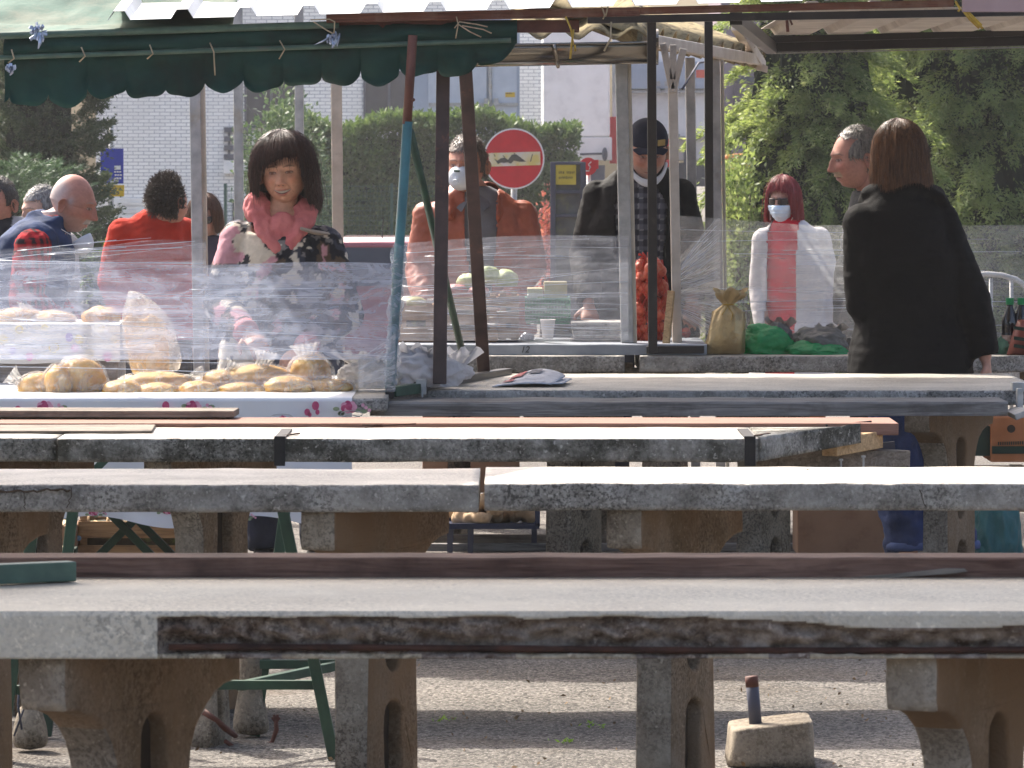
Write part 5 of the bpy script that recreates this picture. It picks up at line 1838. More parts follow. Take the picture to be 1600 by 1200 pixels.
def face_colour(p, f):
 """skin, brows, eyes, lips and teeth by place on the face"""
 x, y, z = p
 sk = f['skin']
 sm = f.get('smile', 0.0)
 n = fbm(p, 3, 30) * 0.08
 r = [sk[0] * (1 + n), sk[1] * (1 + n), sk[2] * (1 + n)]
 if f.get('bald') and abs(x) < 0.081:
  k = sst(-0.02, 0.05, y) * sst(-0.085, -0.05, z) * (1 - sst(0.05, 0.105, z - 0.4 * max(0, y - 0.03)))
  k = max(k, 0.8 * gs(y, z, -0.012, 0.012, 0.014, 0.022))
  for i, g in enumerate((0.42, 0.39, 0.40)):
   r[i] += (g - r[i]) * 0.75 * k
 if y > 0.0 and z > -0.20 and not f.get('bald'):
  return r
 def mixin(c, k):
  for i in range(3):
   r[i] += (c[i] - r[i]) * k
 red = f.get('flush', (sk[0] * 0.98, sk[1] * 0.70, sk[2] * 0.66))
 if z > -0.12:
  mixin(red, 0.6 * max(gs(x, z, 0.042, -0.028, 0.022, 0.02), gs(x, z, -0.042, -0.028, 0.022, 0.02), gs(x, z, 0, -0.035, 0.016, 0.02)))
 st = f.get('stubble')
 if st and -0.15 < z < -0.03 and y < 0.02:
  k = sst(-0.035, -0.06, z)
  mixin(st, 0.45 * k * (1 if abs(x) > 0.014 or z < -0.05 else 0.2))
 mo = f.get('moustache')
 if mo and -0.068 < z < -0.047 and abs(x) < 0.034 and y < -0.05:
  mixin(mo, 0.9)
 if sm > 0.3 and y < -0.03:
  for s in (-1, 1):
   e = abs(x) - (0.020 + 0.55 * (-0.040 - z))
   if -0.075 < z < -0.038:
    mixin((sk[0] * 0.62, sk[1] * 0.45, sk[2] * 0.4), 0.45 * math.exp(-(e / 0.003) ** 2))  # darker skin tone painted as shade along the smile folds
    break
 if y < -0.045:
  for s in (-1, 1):
   ex = x - s * 0.031
   bz = 0.0205 + 0.004 * math.cos(ex * 70) - abs(ex) * 0.06
   if abs(ex) < 0.021 and abs(z - bz) < 0.0032 * (1 - 0.65 * (ex / 0.022) ** 2):
    mixin(f.get('brow', (0.05, 0.035, 0.025)), 0.65)
   o = 0.0050 if sm < 0.5 else 0.0040
   up = o * (1 - (ex / 0.0145) ** 2)
   if abs(ex) < 0.0145:
    zz = z + 0.001
    if -up * 0.85 < zz < up:
     r[:] = [0.36, 0.31, 0.29] if sm < 0.5 else [0.30, 0.25, 0.23]
     if (ex - f.get('gaze', 0.0)) ** 2 + zz * zz < 0.0056 ** 2:
      r[:] = list(f.get('iris', (0.05, 0.03, 0.02)))
    elif up <= zz < up + (0.0024 if sm < 0.5 else 0.0034):
     mixin((0.05, 0.03, 0.025), 0.9)
    elif -up * 0.85 - 0.002 < zz <= -up * 0.85:
     mixin((0.16, 0.07, 0.055), 0.75)
   mixin((sk[0] * 0.6, sk[1] * 0.45, sk[2] * 0.42), 0.45 * gs(ex, z, 0, -0.004, 0.019, 0.012))
  mw = 0.0225 + 0.010 * sm
  if abs(x) < mw * (1.04 if sm < 0.3 else 1.0):
   q = 1 - (x / mw) ** 2
   if sm > 0.3:
    hi = -0.0662 + 4.5 * x * x
    lo = -0.0790 + 16.2 * x * x
    if lo < z < hi:
     r[:] = [0.52, 0.46, 0.40] if z > lo + 0.0040 * max(q, 0) else [0.10, 0.02, 0.02]
    elif hi <= z < hi + 0.0050 * max(q, 0.2):
     mixin((0.40, 0.11, 0.09), 0.8)
    elif lo - 0.0075 * max(q, 0.1) < z <= lo:
     mixin((0.44, 0.13, 0.11), 0.75)
   else:
    zc = -0.0705
    if abs(z - zc) < 0.0012 * (0.6 + q):
     r[:] = [0.12, 0.035, 0.03]
    elif zc < z < zc + 0.0055 * max(q, 0):
     mixin(f.get('lip', (0.42, 0.15, 0.12)), 0.7)
    elif zc - 0.0075 * max(q, 0) < z < zc:
     mixin(f.get('lip', (0.42, 0.15, 0.12)), 0.7)
  for s in (-1, 1):
   if gs(x, z, s * 0.0075, -0.0465, 0.0035, 0.002) > 0.4:
    mixin((0.06, 0.02, 0.015), 0.8)
 return r
def head_mesh(f, M4):
 """fine head with ears -> bmesh pieces in world space"""
 bm = bmesh.new()
 NLO, NLA = f.get('res', (132, 116))
 rows = []
 for i in range(1, NLA):
  ph = PI * i / NLA
  row = []
  for j in range(NLO):
   u = 2 * j / NLO - 1
   th = PI * math.copysign(abs(u) ** 1.5, u)
   row.append(bm.verts.new(head_point(th, ph, f)))
  rows.append(row)
 t = bm.verts.new(head_point(0, 0.0001, f))
 b = bm.verts.new(head_point(0, PI - 0.0001, f))
 for j in range(NLO):
  k = (j + 1) % NLO
  bm.faces.new((t, rows[0][k], rows[0][j]))
  bm.faces.new((b, rows[-1][j], rows[-1][k]))
  for a, c in zip(rows[:-1], rows[1:]):
   bm.faces.new((a[j], a[k], c[k], c[j]))
 for s in (-1, 1):
  w = f.get('w', 0.076)
  pts, N, K = [], 18, 5
  ring0 = []
  for i in range(N):
   a = 2 * PI * i / N
   oy, oz = 0.019 * math.cos(a), 0.032 * math.sin(a) - 0.004 * math.cos(a)
   oy *= 1.0 if oz > 0 else 0.75
   ring0.append((oy, oz))
  c0 = Vector((s * (w + 0.002), 0.014, -0.012))
  rings = []
  for sc, out in ((0.55, -0.010), (0.85, 0.002), (1.0, 0.011), (0.98, 0.015), (0.80, 0.011), (0.45, 0.004), (0.1, 0.003)):
   rings.append([c0 + Vector((s * (out + 0.012 * max(0, oy / 0.019) * (sc > 0.5)), oy * sc, oz * sc)) for oy, oz in ring0])
  loft(bm, rings)
 bmesh.ops.transform(bm, matrix=M4, verts=bm.verts)
 return bm
def hand(bm, wrist, d, n, size=1.0, curl=0.5, thumb_side=1):
 """palm, four bent fingers and a thumb; d points to the fingertips, n is the palm's facing"""
 d = Vector(d).normalized()
 n = Vector(n)
 n = (n - d * n.dot(d)).normalized()
 s = d.cross(n) * thumb_side
 S = size
 wrist = Vector(wrist)
 rings = []
 for t, hw, ht in ((0.0, 0.026, 0.019), (0.03, 0.034, 0.017), (0.065, 0.041, 0.015), (0.092, 0.041, 0.012)):
  c = wrist + d * (t * S)
  rings.append([c + s * (math.cos(2 * PI * k / 12) * hw * S) + n * (math.sin(2 * PI * k / 12) * ht * S) for k in range(12)])
 loft(bm, rings)
 for i, (off, ln) in enumerate(((0.031, 0.072), (0.0105, 0.081), (-0.0105, 0.075), (-0.031, 0.060))):
  p = wrist + d * (0.085 * S) + s * (off * S)
  dirv = (d + s * (off * 1.6)).normalized()
  pts = [p]
  ang = 0.0
  for k, fr_ in enumerate((0.45, 0.30, 0.25)):
   ang += curl * (0.6 if k == 0 else 0.85) * (0.85 + 0.1 * i)
   pts.append(pts[-1] + (dirv * math.cos(ang) + n * math.sin(ang)) * ln * fr_ * S)
  tube(bm, pts, [0.0095 * S, 0.0088 * S, 0.008 * S, 0.0062 * S], 8)
  ball(bm, pts[-1], 0.0062 * S, 8, 6)
 p = wrist + d * (0.028 * S) + s * (0.030 * S)
 q = p + (d * 0.55 + s * 0.75 + n * 0.35).normalized() * 0.038 * S
 e = q + (d * 0.9 + s * 0.25 + n * (0.3 + curl * 0.4)).normalized() * 0.034 * S
 tube(bm, [p, q, e], [0.0125 * S, 0.0105 * S, 0.0075 * S], 8)
 ball(bm, e, 0.0075 * S, 8, 6)
def torso_rings(path, n=28, sq=2.4):
 """path: list of (centre, half width, half depth, yaw); superelliptic rings"""
 out = []
 for c, a, b, yaw in path:
  R = rz(yaw)
  ring = []
  for k in range(n):
   t = 2 * PI * k / n
   ct, st = math.cos(t), math.sin(t)
   x = a * math.copysign(abs(ct) ** (2 / sq), ct)
   y = b * math.copysign(abs(st) ** (2 / sq), st)
   ring.append(Vector(c) + R @ Vector((x, y, 0)))
  out.append(ring)
 return out
class Person:
 """one person: pose() holds joints in world space; parts hang under an Empty at the feet"""
 def __init__(s, label, xy, ground, head, yaw, pitch=0.0, roll=0.0, face=None, group=None):
  s.root = thing('person', (xy[0], xy[1], ground), label, 'person', group)
  s.g = ground
  s.xy = xy
  s.head = Vector(head)
  s.Mh = Matrix.Translation(s.head) @ Matrix.Rotation(yaw, 4, 'Z') @ Matrix.Rotation(pitch, 4, 'X') @ Matrix.Rotation(roll, 4, 'Y')
  s.f = face
  s.yaw = yaw
 def pose(s, byaw, neck, sh, el, wr, hip_z=None, hipxy=None, build=1.0, feet=None, hand_n=None, hand_d=None, curl=0.6, chest=1.0):
  s.byaw, s.neck = byaw, Vector(neck)
  s.sh, s.el, s.wr = [Vector(p) for p in sh], [Vector(p) for p in el], [Vector(p) for p in wr]
  s.hz = hip_z if hip_z is not None else s.g + 0.53 * (s.head.z + 0.12 - s.g)
  hx = hipxy or s.xy
  s.hip = Vector((hx[0], hx[1], s.hz))
  s.build, s.chest = build, chest
  R = rz(byaw)
  s.hips = [s.hip + R @ Vector((k * 0.088 * build, 0, 0)) for k in (-1, 1)]
  if feet is None:
   feet = [Vector((s.xy[0], s.xy[1], s.g)) + R @ Vector((k * 0.11, 0, 0)) for k in (-1, 1)]
  s.feet = [Vector(p) for p in feet]
  s.knees = [a.lerp(b, 0.5) + R @ Vector((0, -0.03, 0)) for a, b in zip(s.hips, s.feet)]
  s.hn = hand_n or [(0, 0, -1)] * 2
  s.hd = hand_d
  s.curl = curl
  return s
 def torso_path(s, grow=0.0, z_low=None, flare=0.0, wmul=1.0):
  """rings up the trunk from the hips to the neck"""
  b = s.build
  mid = (s.sh[0] + s.sh[1]) / 2
  hw = (s.sh[1] - s.sh[0]).length / 2
  lo = s.hip
  pth = []
  zl = z_low if z_low is not None else lo.z - 0.10
  def at(z):
   k = (z - lo.z) / max(mid.z - lo.z, 0.01)
   k = max(k, -0.0)
   return Vector((lo.x + (mid.x - lo.x) * k, lo.y + (mid.y - lo.y) * k, z))
  H = mid.z - lo.z
  for z, a, d in ((zl, 0.168 + flare, 0.118 + flare * 0.8), (lo.z, 0.168 + flare * 0.6, 0.12 + flare * 0.5), (lo.z + 0.25 * H, 0.152, 0.112), (lo.z + 0.5 * H, 0.156, 0.116), (lo.z + 0.72 * H, 0.17, 0.122)):
   if z <= lo.z - 0.2 and zl < lo.z - 0.2:
    pass
   pth.append((at(z), (a * b * wmul + grow), d * b * s.chest + grow, s.byaw))
  pth.append((at(lo.z + 0.88 * H) + Vector((0, 0, 0)), hw * 0.93 + grow, 0.112 * b * s.chest + grow, s.byaw))
  pth.append((mid + Vector((0, 0, 0.040)), hw * 0.90 + grow * 0.8, 0.085 * b + grow, s.byaw))
  nk = s.neck
  pth.append((mid.lerp(nk, 0.5) + Vector((0, 0, 0.058)), hw * 0.60 + grow * 0.6, 0.072 * b + grow * 0.7, s.byaw))
  pth.append((Vector((nk.x, nk.y, max(nk.z, pth[-1][0].z + 0.014))) + Vector((0, 0, 0.012)), 0.068 + grow * 0.5, 0.064 + grow * 0.5, s.byaw))
  return pth
 def body(s, voxel=0.006):
  bm = bmesh.new()
  p = s.torso_path(-0.012)
  p.append((p[-1][0] + Vector((0, 0, 0.02)), 0.052, 0.054, s.byaw))
  loft(bm, torso_rings(p))
  base = s.Mh @ Vector((0, 0.022, -0.055))
  tube(bm, [s.neck - Vector((0, 0, 0.04)), s.neck + Vector((0, 0, 0.02)), base, s.Mh @ Vector((0, 0.02, 0.0))], [0.064, 0.057, 0.053, 0.045], 18)
  for i in (0, 1):
   sgn = -1 if i == 0 else 1
   tube(bm, [s.sh[i], s.sh[i].lerp(s.el[i], 0.4), s.el[i]], [0.047, 0.045, 0.037], 12)
   ball(bm, s.sh[i], 0.047, 12, 8)
   ball(bm, s.el[i], 0.038, 12, 8)
   tube(bm, [s.el[i], s.el[i].lerp(s.wr[i], 0.3), s.wr[i]], [0.038, 0.037, 0.025], 12)
   d = Vector(s.hd[i]) if s.hd else (s.wr[i] - s.el[i])
   hand(bm, s.wr[i], d, s.hn[i], 1.0, s.curl, sgn)
   tube(bm, [s.hips[i], s.hips[i].lerp(s.knees[i], 0.4), s.knees[i]], [0.082, 0.075, 0.053], 14)
   ball(bm, s.hips[i], 0.085, 12, 8)
   ball(bm, s.knees[i], 0.053, 12, 8)
   ank = s.feet[i] + Vector((0, 0, 0.08))
   tube(bm, [s.knees[i], s.knees[i].lerp(ank, 0.35), ank], [0.053, 0.054, 0.034], 14)
   fd = rz(s.byaw) @ Vector((0, -1, 0))
   tube(bm, [s.feet[i] + Vector((0, 0, 0.04)) - fd * 0.04, s.feet[i] + Vector((0, 0, 0.03)) + fd * 0.07, s.feet[i] + Vector((0, 0, 0.02)) + fd * 0.14], [0.024, 0.022, 0.014], 10)
  me = remesh(bm, voxel, 3)
  hb = head_mesh(s.f, s.Mh)
  bm = bmesh.new()
  bm.from_mesh(me)
  hm = bpy.data.meshes.new('h')
  bmesh.ops.recalc_face_normals(hb, faces=hb.faces)
  hb.to_mesh(hm)
  hb.free()
  bm.from_mesh(hm)
  bpy.data.meshes.remove(hm)
  out = bpy.data.meshes.new('body')
  bm.to_mesh(out)
  bm.free()
  inv = s.Mh.inverted()
  f = s.f
  sk = f['skin']
  def col(co):
   p = inv @ co
   if p.length < 0.16:
    return face_colour(p, f)
   n = fbm(co, 2, 20) * 0.06
   return (sk[0] * (1 + n), sk[1] * 0.94 * (1 + n), sk[2] * 0.94 * (1 + n))
  paint(out, col)
  return link('body', out, m_skin, s.root)
 def garment(s, name, mat, grow=0.022, z_low=None, flare=0.02, sleeve=1.0, arm_r=(0.072, 0.062, 0.05), open_front=None, amp=0.009, voxel=0.009, cfn=None, seed=1.0, wmul=1.0, collar=None, extra=None, sleeves=(0, 1), solid=0.004, neck_top=True, drop=0, scale=9.0, label=None):
  bm = bmesh.new()
  path = s.torso_path(grow, z_low, flare, wmul)
  if not neck_top:
   path = path[:-1]
  if drop:
   path = path[:-drop]
  loft(bm, torso_rings(path))
  for i in sleeves:
   e, w = s.el[i], s.wr[i]
   if sleeve >= 1:
    end = e.lerp(w, sleeve - 1 if sleeve > 1 else 0.0)
    tube(bm, [s.sh[i].lerp((s.sh[0] + s.sh[1]) / 2, 0.3), s.sh[i], s.sh[i].lerp(e, 0.5), e], [arm_r[0] * 1.05, arm_r[0], arm_r[0] * 0.94, arm_r[1]], 16)
    ball(bm, s.sh[i], arm_r[0], 16, 10)
    ball(bm, e, arm_r[1], 14, 10)
    if sleeve > 1.02:
     tube(bm, [e, e.lerp(end, 0.6), end], [arm_r[1], (arm_r[1] + arm_r[2]) / 2 * 1.04, arm_r[2]], 16)
  if extra:
   extra(bm)
  me = remesh(bm, voxel, 4)
  wrinkle(me, amp * 0.5, scale * 0.8, seed, (1, 1, 0.6))
  wrinkle(me, amp * 0.28, scale * 2.2, seed + 7, (1, 1, 1.3), True)
  if open_front or not neck_top:
   b2 = bmesh.new()
   b2.from_mesh(me)
   R = rz(-s.byaw)
   c0 = (s.sh[0] + s.sh[1]) / 2
   kill = []
   for fc in b2.faces:
    p = R @ (fc.calc_center_median() - c0)
    if open_front and p.y < 0.0 and open_front(p.x, p.z):
     kill.append(fc)
   bmesh.ops.delete(b2, geom=kill, context='FACES')
   b2.to_mesh(me)
   b2.free()
  if cfn:
   paint(me, cfn)
  return link(name, me, mat, s.root, True, solid=solid if open_front else 0, label=label)
 def trousers(s, mat, r=(0.105, 0.078, 0.066), hem=0.05, seed=2.0, name='trousers', amp=0.007):
  bm = bmesh.new()
  lo = s.hip
  loft(bm, torso_rings([(lo + Vector((0, 0, 0.12)), 0.16 * s.build, 0.118 * s.build, s.byaw), (lo, 0.172 * s.build, 0.125 * s.build, s.byaw), (lo - Vector((0, 0, 0.1)), 0.165 * s.build, 0.115 * s.build, s.byaw)]))
  for i in (0, 1):
   ank = s.feet[i] + Vector((0, 0, hem))
   tube(bm, [s.hips[i], s.hips[i].lerp(s.knees[i], 0.5), s.knees[i], s.knees[i].lerp(ank, 0.5), ank], [r[0], (r[0] + r[1]) / 2, r[1], (r[1] + r[2]) / 2, r[2]], 18)
  me = remesh(bm, 0.011, 3)
  wrinkle(me, amp, 11, seed, (1, 1, 1.2))
  o = link(name, me, mat, s.root, True)
  for i in (0, 1):
   bm = bmesh.new()
   fd = rz(s.byaw) @ Vector((0, -1, 0))
   c = s.feet[i]
   sd = Vector((-fd.y, fd.x, 0))
   rings = []
   for t, hw, ht, zb in ((-0.09, 0.018, 0.03, 0.0), (-0.075, 0.034, 0.075, 0.0), (-0.02, 0.04, 0.095, 0.0), (0.04, 0.043, 0.075, 0), (0.11, 0.046, 0.05, 0), (0.165, 0.034, 0.036, 0), (0.185, 0.012, 0.022, 0)):
    ring = []
    for k in range(12):
     a = 2 * PI * k / 12
     ring.append(c + fd * t + sd * (math.cos(a) * hw) + Vector((0, 0, max(0.0, 0.002 + ht * 0.5 + math.sin(a) * ht * 0.5))))
    rings.append(ring)
   loft(bm, rings)
   obj('shoe', bm, m_shoe, s.root, True)
  return o
 def hair_shell(s, name, mat, ax, by, cz, zend, yoff=0.008, z0=0.02, strands=900, rag=0.008, flare=0.0, vol=0.004, wave=0.0, seed=1, sr=0.0011, parting=0.0):
  """hair falling from the crown: a streaky shell and loose strands; zend(theta) is where it stops"""
  rr = random.Random(seed)
  NC, NR = 220, 34
  def path(th, t, lift=0.0, ze=None):
   ze = zend(th) if ze is None else ze
   cth, sth = math.cos(th), math.sin(th)
   zt = z0 + cz
   if ze >= z0:
    phe = math.acos(min(max((ze - z0) / cz, -1), 1))
    ph = phe * t
    hang = 0.0
   else:
    arc = PI / 2 * (cz + ax) / 2
    tot = arc + (z0 - ze)
    q = t * tot
    if q <= arc:
     ph, hang = PI / 2 * q / arc, 0.0
    else:
     ph, hang = PI / 2, q - arc
   k = math.sin(ph)
   rx, ry = ax + lift, by + lift
   sw = 1 + flare * hang + wave * math.sin(hang * 60 + th * 4)
   x = rx * k * sth * sw
   y = -ry * k * cth * (sw if cth < 0 else 1 + flare * hang * 0.3) + yoff
   z = z0 + (cz + lift) * math.cos(ph) - hang
   return Vector((x, y, z))
  bm = bmesh.new()
  rows = []
  for j in range(NR + 1):
   t = j / NR
   row = []
   for i in range(NC):
    th = -PI + 2 * PI * i / NC
    streak = noise.noise(Vector((th * 9, 1.3 * t, seed))) * 0.6 + noise.noise(Vector((th * 26, 2.0 * t, seed + 3))) * 0.5
    ze = zend(th) + rag * noise.noise(Vector((th * 14, seed, 0)))
    p = path(th, max(t, 0.004), vol * streak * min(1, t * 3), ze)
    row.append(bm.verts.new(s.Mh @ p))
   rows.append(row)
  for a, b in zip(rows[:-1], rows[1:]):
   for i in range(NC):
    k = (i + 1) % NC
    bm.faces.new((a[i], a[k], b[k], b[i]))
  bm.faces.new(rows[0])
  for _ in range(strands):
   th = rr.uniform(-PI, PI)
   t0 = rr.uniform(0.02, 0.5) ** 1.2
   ze = zend(th) + rr.gauss(0, rag * 1.2)
   lift = abs(rr.gauss(0.001, vol * 0.7))
   dth = rr.gauss(0, 0.06)
   if rr.random() < 0.12:
    lift += abs(rr.gauss(0, 0.008))
    dth = rr.gauss(0, 0.2)
   pts = [s.Mh @ path(th + dth * q / 7 + 0.015 * math.sin(q + th * 30), t0 + (1.0 - t0) * q / 7, lift * (0.4 + 0.6 * q / 7), ze) for q in range(8)]
   tube(bm, pts, [sr] * 7 + [sr * 0.3], 4, cap=False)
  return obj(name, bm, mat, s.root, True, normals=True)
 def short_hair(s, name, mat, mask, n=2600, length=0.018, lift=0.5, thick=0.006, seed=1, curl=0.0, sr=0.0011, shell=True):
  """cropped hair: a thin cap over the masked scalp with many short strands on it"""
  rr = random.Random(seed)
  bm = bmesh.new()
  f = s.f
  if shell:
   NLO, NLA = 120, 80
   V = {}
   def vert(i, j):
    j %= NLO
    if (i, j) not in V:
     th, ph = -PI + 2 * PI * j / NLO, PI * i / NLA
     p = head_point(th, max(ph, 0.001), f)
     nrm = p.normalized()
     V[(i, j)] = bm.verts.new(s.Mh @ (p + nrm * thick * (0.8 + 0.5 * noise.noise(Vector((th * 12, ph * 12, seed))))))
    return V[(i, j)]
   for i in range(0, NLA - 16):
    for j in range(NLO):
     th, ph = -PI + 2 * PI * (j + 0.5) / NLO, PI * (i + 0.5) / NLA
     p = head_point(th, ph, f)
     if mask(p, th) > 0.12 * noise.noise(Vector((th * 20, ph * 20, 3))):
      q = [vert(i, j), vert(i, j + 1), vert(i + 1, j + 1), vert(i + 1, j)]
      bm.faces.new(q)
  k = 0
  while k < n:
   th, ph = rr.uniform(-PI, PI), math.acos(rr.uniform(-0.75, 1))
   p = head_point(th, ph, f)
   m = mask(p, th)
   if m <= 0 or rr.random() > m * 3:
    k += 0.2
    continue
   k += 1
   nrm = p.normalized()
   back = Vector((rr.gauss(0, 0.3), 0.5, -0.55 if p.z < 0.07 else 0.15 + rr.gauss(0, 0.3)))
   d = (nrm * (lift + rr.uniform(-0.1, 0.2)) + back).normalized()
   L = length * rr.uniform(0.5, 1.2)
   a = p + nrm * thick * 0.6
   if curl:
    ax_ = Vector((rr.gauss(0, 1), rr.gauss(0, 1), rr.gauss(0, 1))).normalized()
    pts = [s.Mh @ (a + d * L * q / 5 + (ax_ * math.sin(q * 1.3) + nrm * math.cos(q * 1.3)) * curl) for q in range(6)]
   else:
    pts = [s.Mh @ (a + d * L * q / 2 + Vector((0, 0, -0.002 * q * q))) for q in range(3)]
   tube(bm, pts, [sr] * (len(pts) - 1) + [sr * 0.3], 4, cap=False)
  return obj(name, bm, mat, s.root, True, normals=False)
 def local(s, name, bm, mat, smooth=True, **k):
  bmesh.ops.transform(bm, matrix=s.Mh, verts=bm.verts)
  return obj(name, bm, mat, s.root, smooth, **k)
 def cup_mask(s, c=(0, -0.085, -0.052), r=(0.048, 0.048, 0.052), tilt=0.0, straps=True, valve=True):
  R = Matrix.Rotation(tilt, 3, 'X')
  c = Vector(c)
  bm = bmesh.new()
  rings = []
  for i in range(9):
   ph = PI / 2 * i / 8
   k = math.cos(ph) ** 0.7 if i < 8 else 0.0
   rings.append([c + R @ Vector((r[0] * k * math.cos(2 * PI * q / 28), 0.018 - r[1] * math.sin(ph), (r[2] if math.sin(2 * PI * q / 28) < 0 else r[2] * 0.95) * k * math.sin(2 * PI * q / 28))) for q in range(28)])
  loft(bm, rings, cap=False)
  m = s.local('face_mask', bm, m_mask, solid=0.003)
  if straps:
   bm = bmesh.new()
   for sx in (-1, 1):
    a = c + R @ Vector((sx * r[0] * 0.92, 0.018, 0.008))
    tube(bm, [a, Vector((sx * 0.074, -0.03, a.z + 0.015)), Vector((sx * 0.08, 0.02, a.z + 0.03)), Vector((sx * 0.055, 0.085, a.z + 0.05))], 0.0016, 6)
   bmesh.ops.transform(bm, matrix=s.Mh, verts=bm.verts)
   obj('strap', bm, m_white_paint, m, True)
  if valve:
   bm = bmesh.new()
   tube(bm, [c + R @ Vector((0.0, -r[1] * 0.93, -0.012)), c + R @ Vector((0.0, -r[1] - 0.005, -0.014))], 0.013, 18)
   bmesh.ops.transform(bm, matrix=s.Mh, verts=bm.verts)
   obj('valve', bm, m_mask, m, True, bevel=0.002)
   bm = bmesh.new()
   box(bm, c + R @ Vector((0.0, -r[1] * 0.74, 0.033)), (0.026, 0.006, 0.006), R @ Matrix.Rotation(-0.7, 3, 'X'))
   bmesh.ops.transform(bm, matrix=s.Mh, verts=bm.verts)
   obj('green_mark', bm, m_green_dark, m)
  return m
 def surgical_mask(s, zt=-0.022, zb=-0.118, mat=None):
  bm = bmesh.new()
  def f(u, v):
   th = (u - 0.5) * 2 * 1.15
   z = zt + (zb - zt) * v
   ph = math.acos(min(max(z / 0.12, -0.995), 0.995))
   p = head_point(th, ph, dict(s.f, nose=0.0, smile=0))
   fw = math.exp(-(th / 0.35) ** 2)
   out = 0.008 + 0.020 * fw * math.sin(PI * min(v * 1.05 + 0.12, 1)) + 0.0018 * math.sin(v * 5 * 2 * PI)
   n = Vector((p.x, p.y, 0)).normalized()
   return s.Mh @ (p + n * out)
  grid(bm, f, 30, 24)
  m = obj('face_mask', bm, mat or m_mask_blue, s.root, True, solid=0.002)
  bm = bmesh.new()
  for sx in (-1, 1):
   tube(bm, [(sx * 0.066, -0.045, zt - 0.006), (sx * 0.08, -0.005, -0.005), (sx * 0.084, 0.03, -0.01)], 0.0015, 6)
   tube(bm, [(sx * 0.062, -0.042, zb + 0.014), (sx * 0.078, 0.0, -0.04), (sx * 0.084, 0.03, -0.015)], 0.0015, 6)
  bmesh.ops.transform(bm, matrix=s.Mh, verts=bm.verts)
  obj('strap', bm, m_white_paint, m, True)
  return m
 def sunglasses(s):
  bm = bmesh.new()
  for sx in (-1, 1):
   grid(bm, lambda u, v, sx=sx: Vector((sx * (0.008 + 0.05 * u), -0.106 + 0.030 * u * u, 0.018 - 0.040 * v * (1 - 0.25 * (2 * u - 1) ** 2))), 10, 8)
  g = s.local('sunglasses', bm, m_lens, solid=0.002)
  bm = bmesh.new()
  beam(bm, (-0.01, -0.108, 0.012), (0.01, -0.108, 0.012), 0.004, 0.004)
  for sx in (-1, 1):
   beam(bm, (sx * 0.057, -0.077, 0.012), (sx * 0.082, 0.0, 0.008), 0.003, 0.006)
  bmesh.ops.transform(bm, matrix=s.Mh, verts=bm.verts)
  obj('frame', bm, m_rubber, g)
def arm_pts(D, *pp):
 return [W(px, py, D + dd) for px, py, dd in pp]
SK_RED = (0.47, 0.215, 0.15)
SK_FAIR = (0.55, 0.30, 0.215)
BLK = (0.02, 0.018, 0.018)
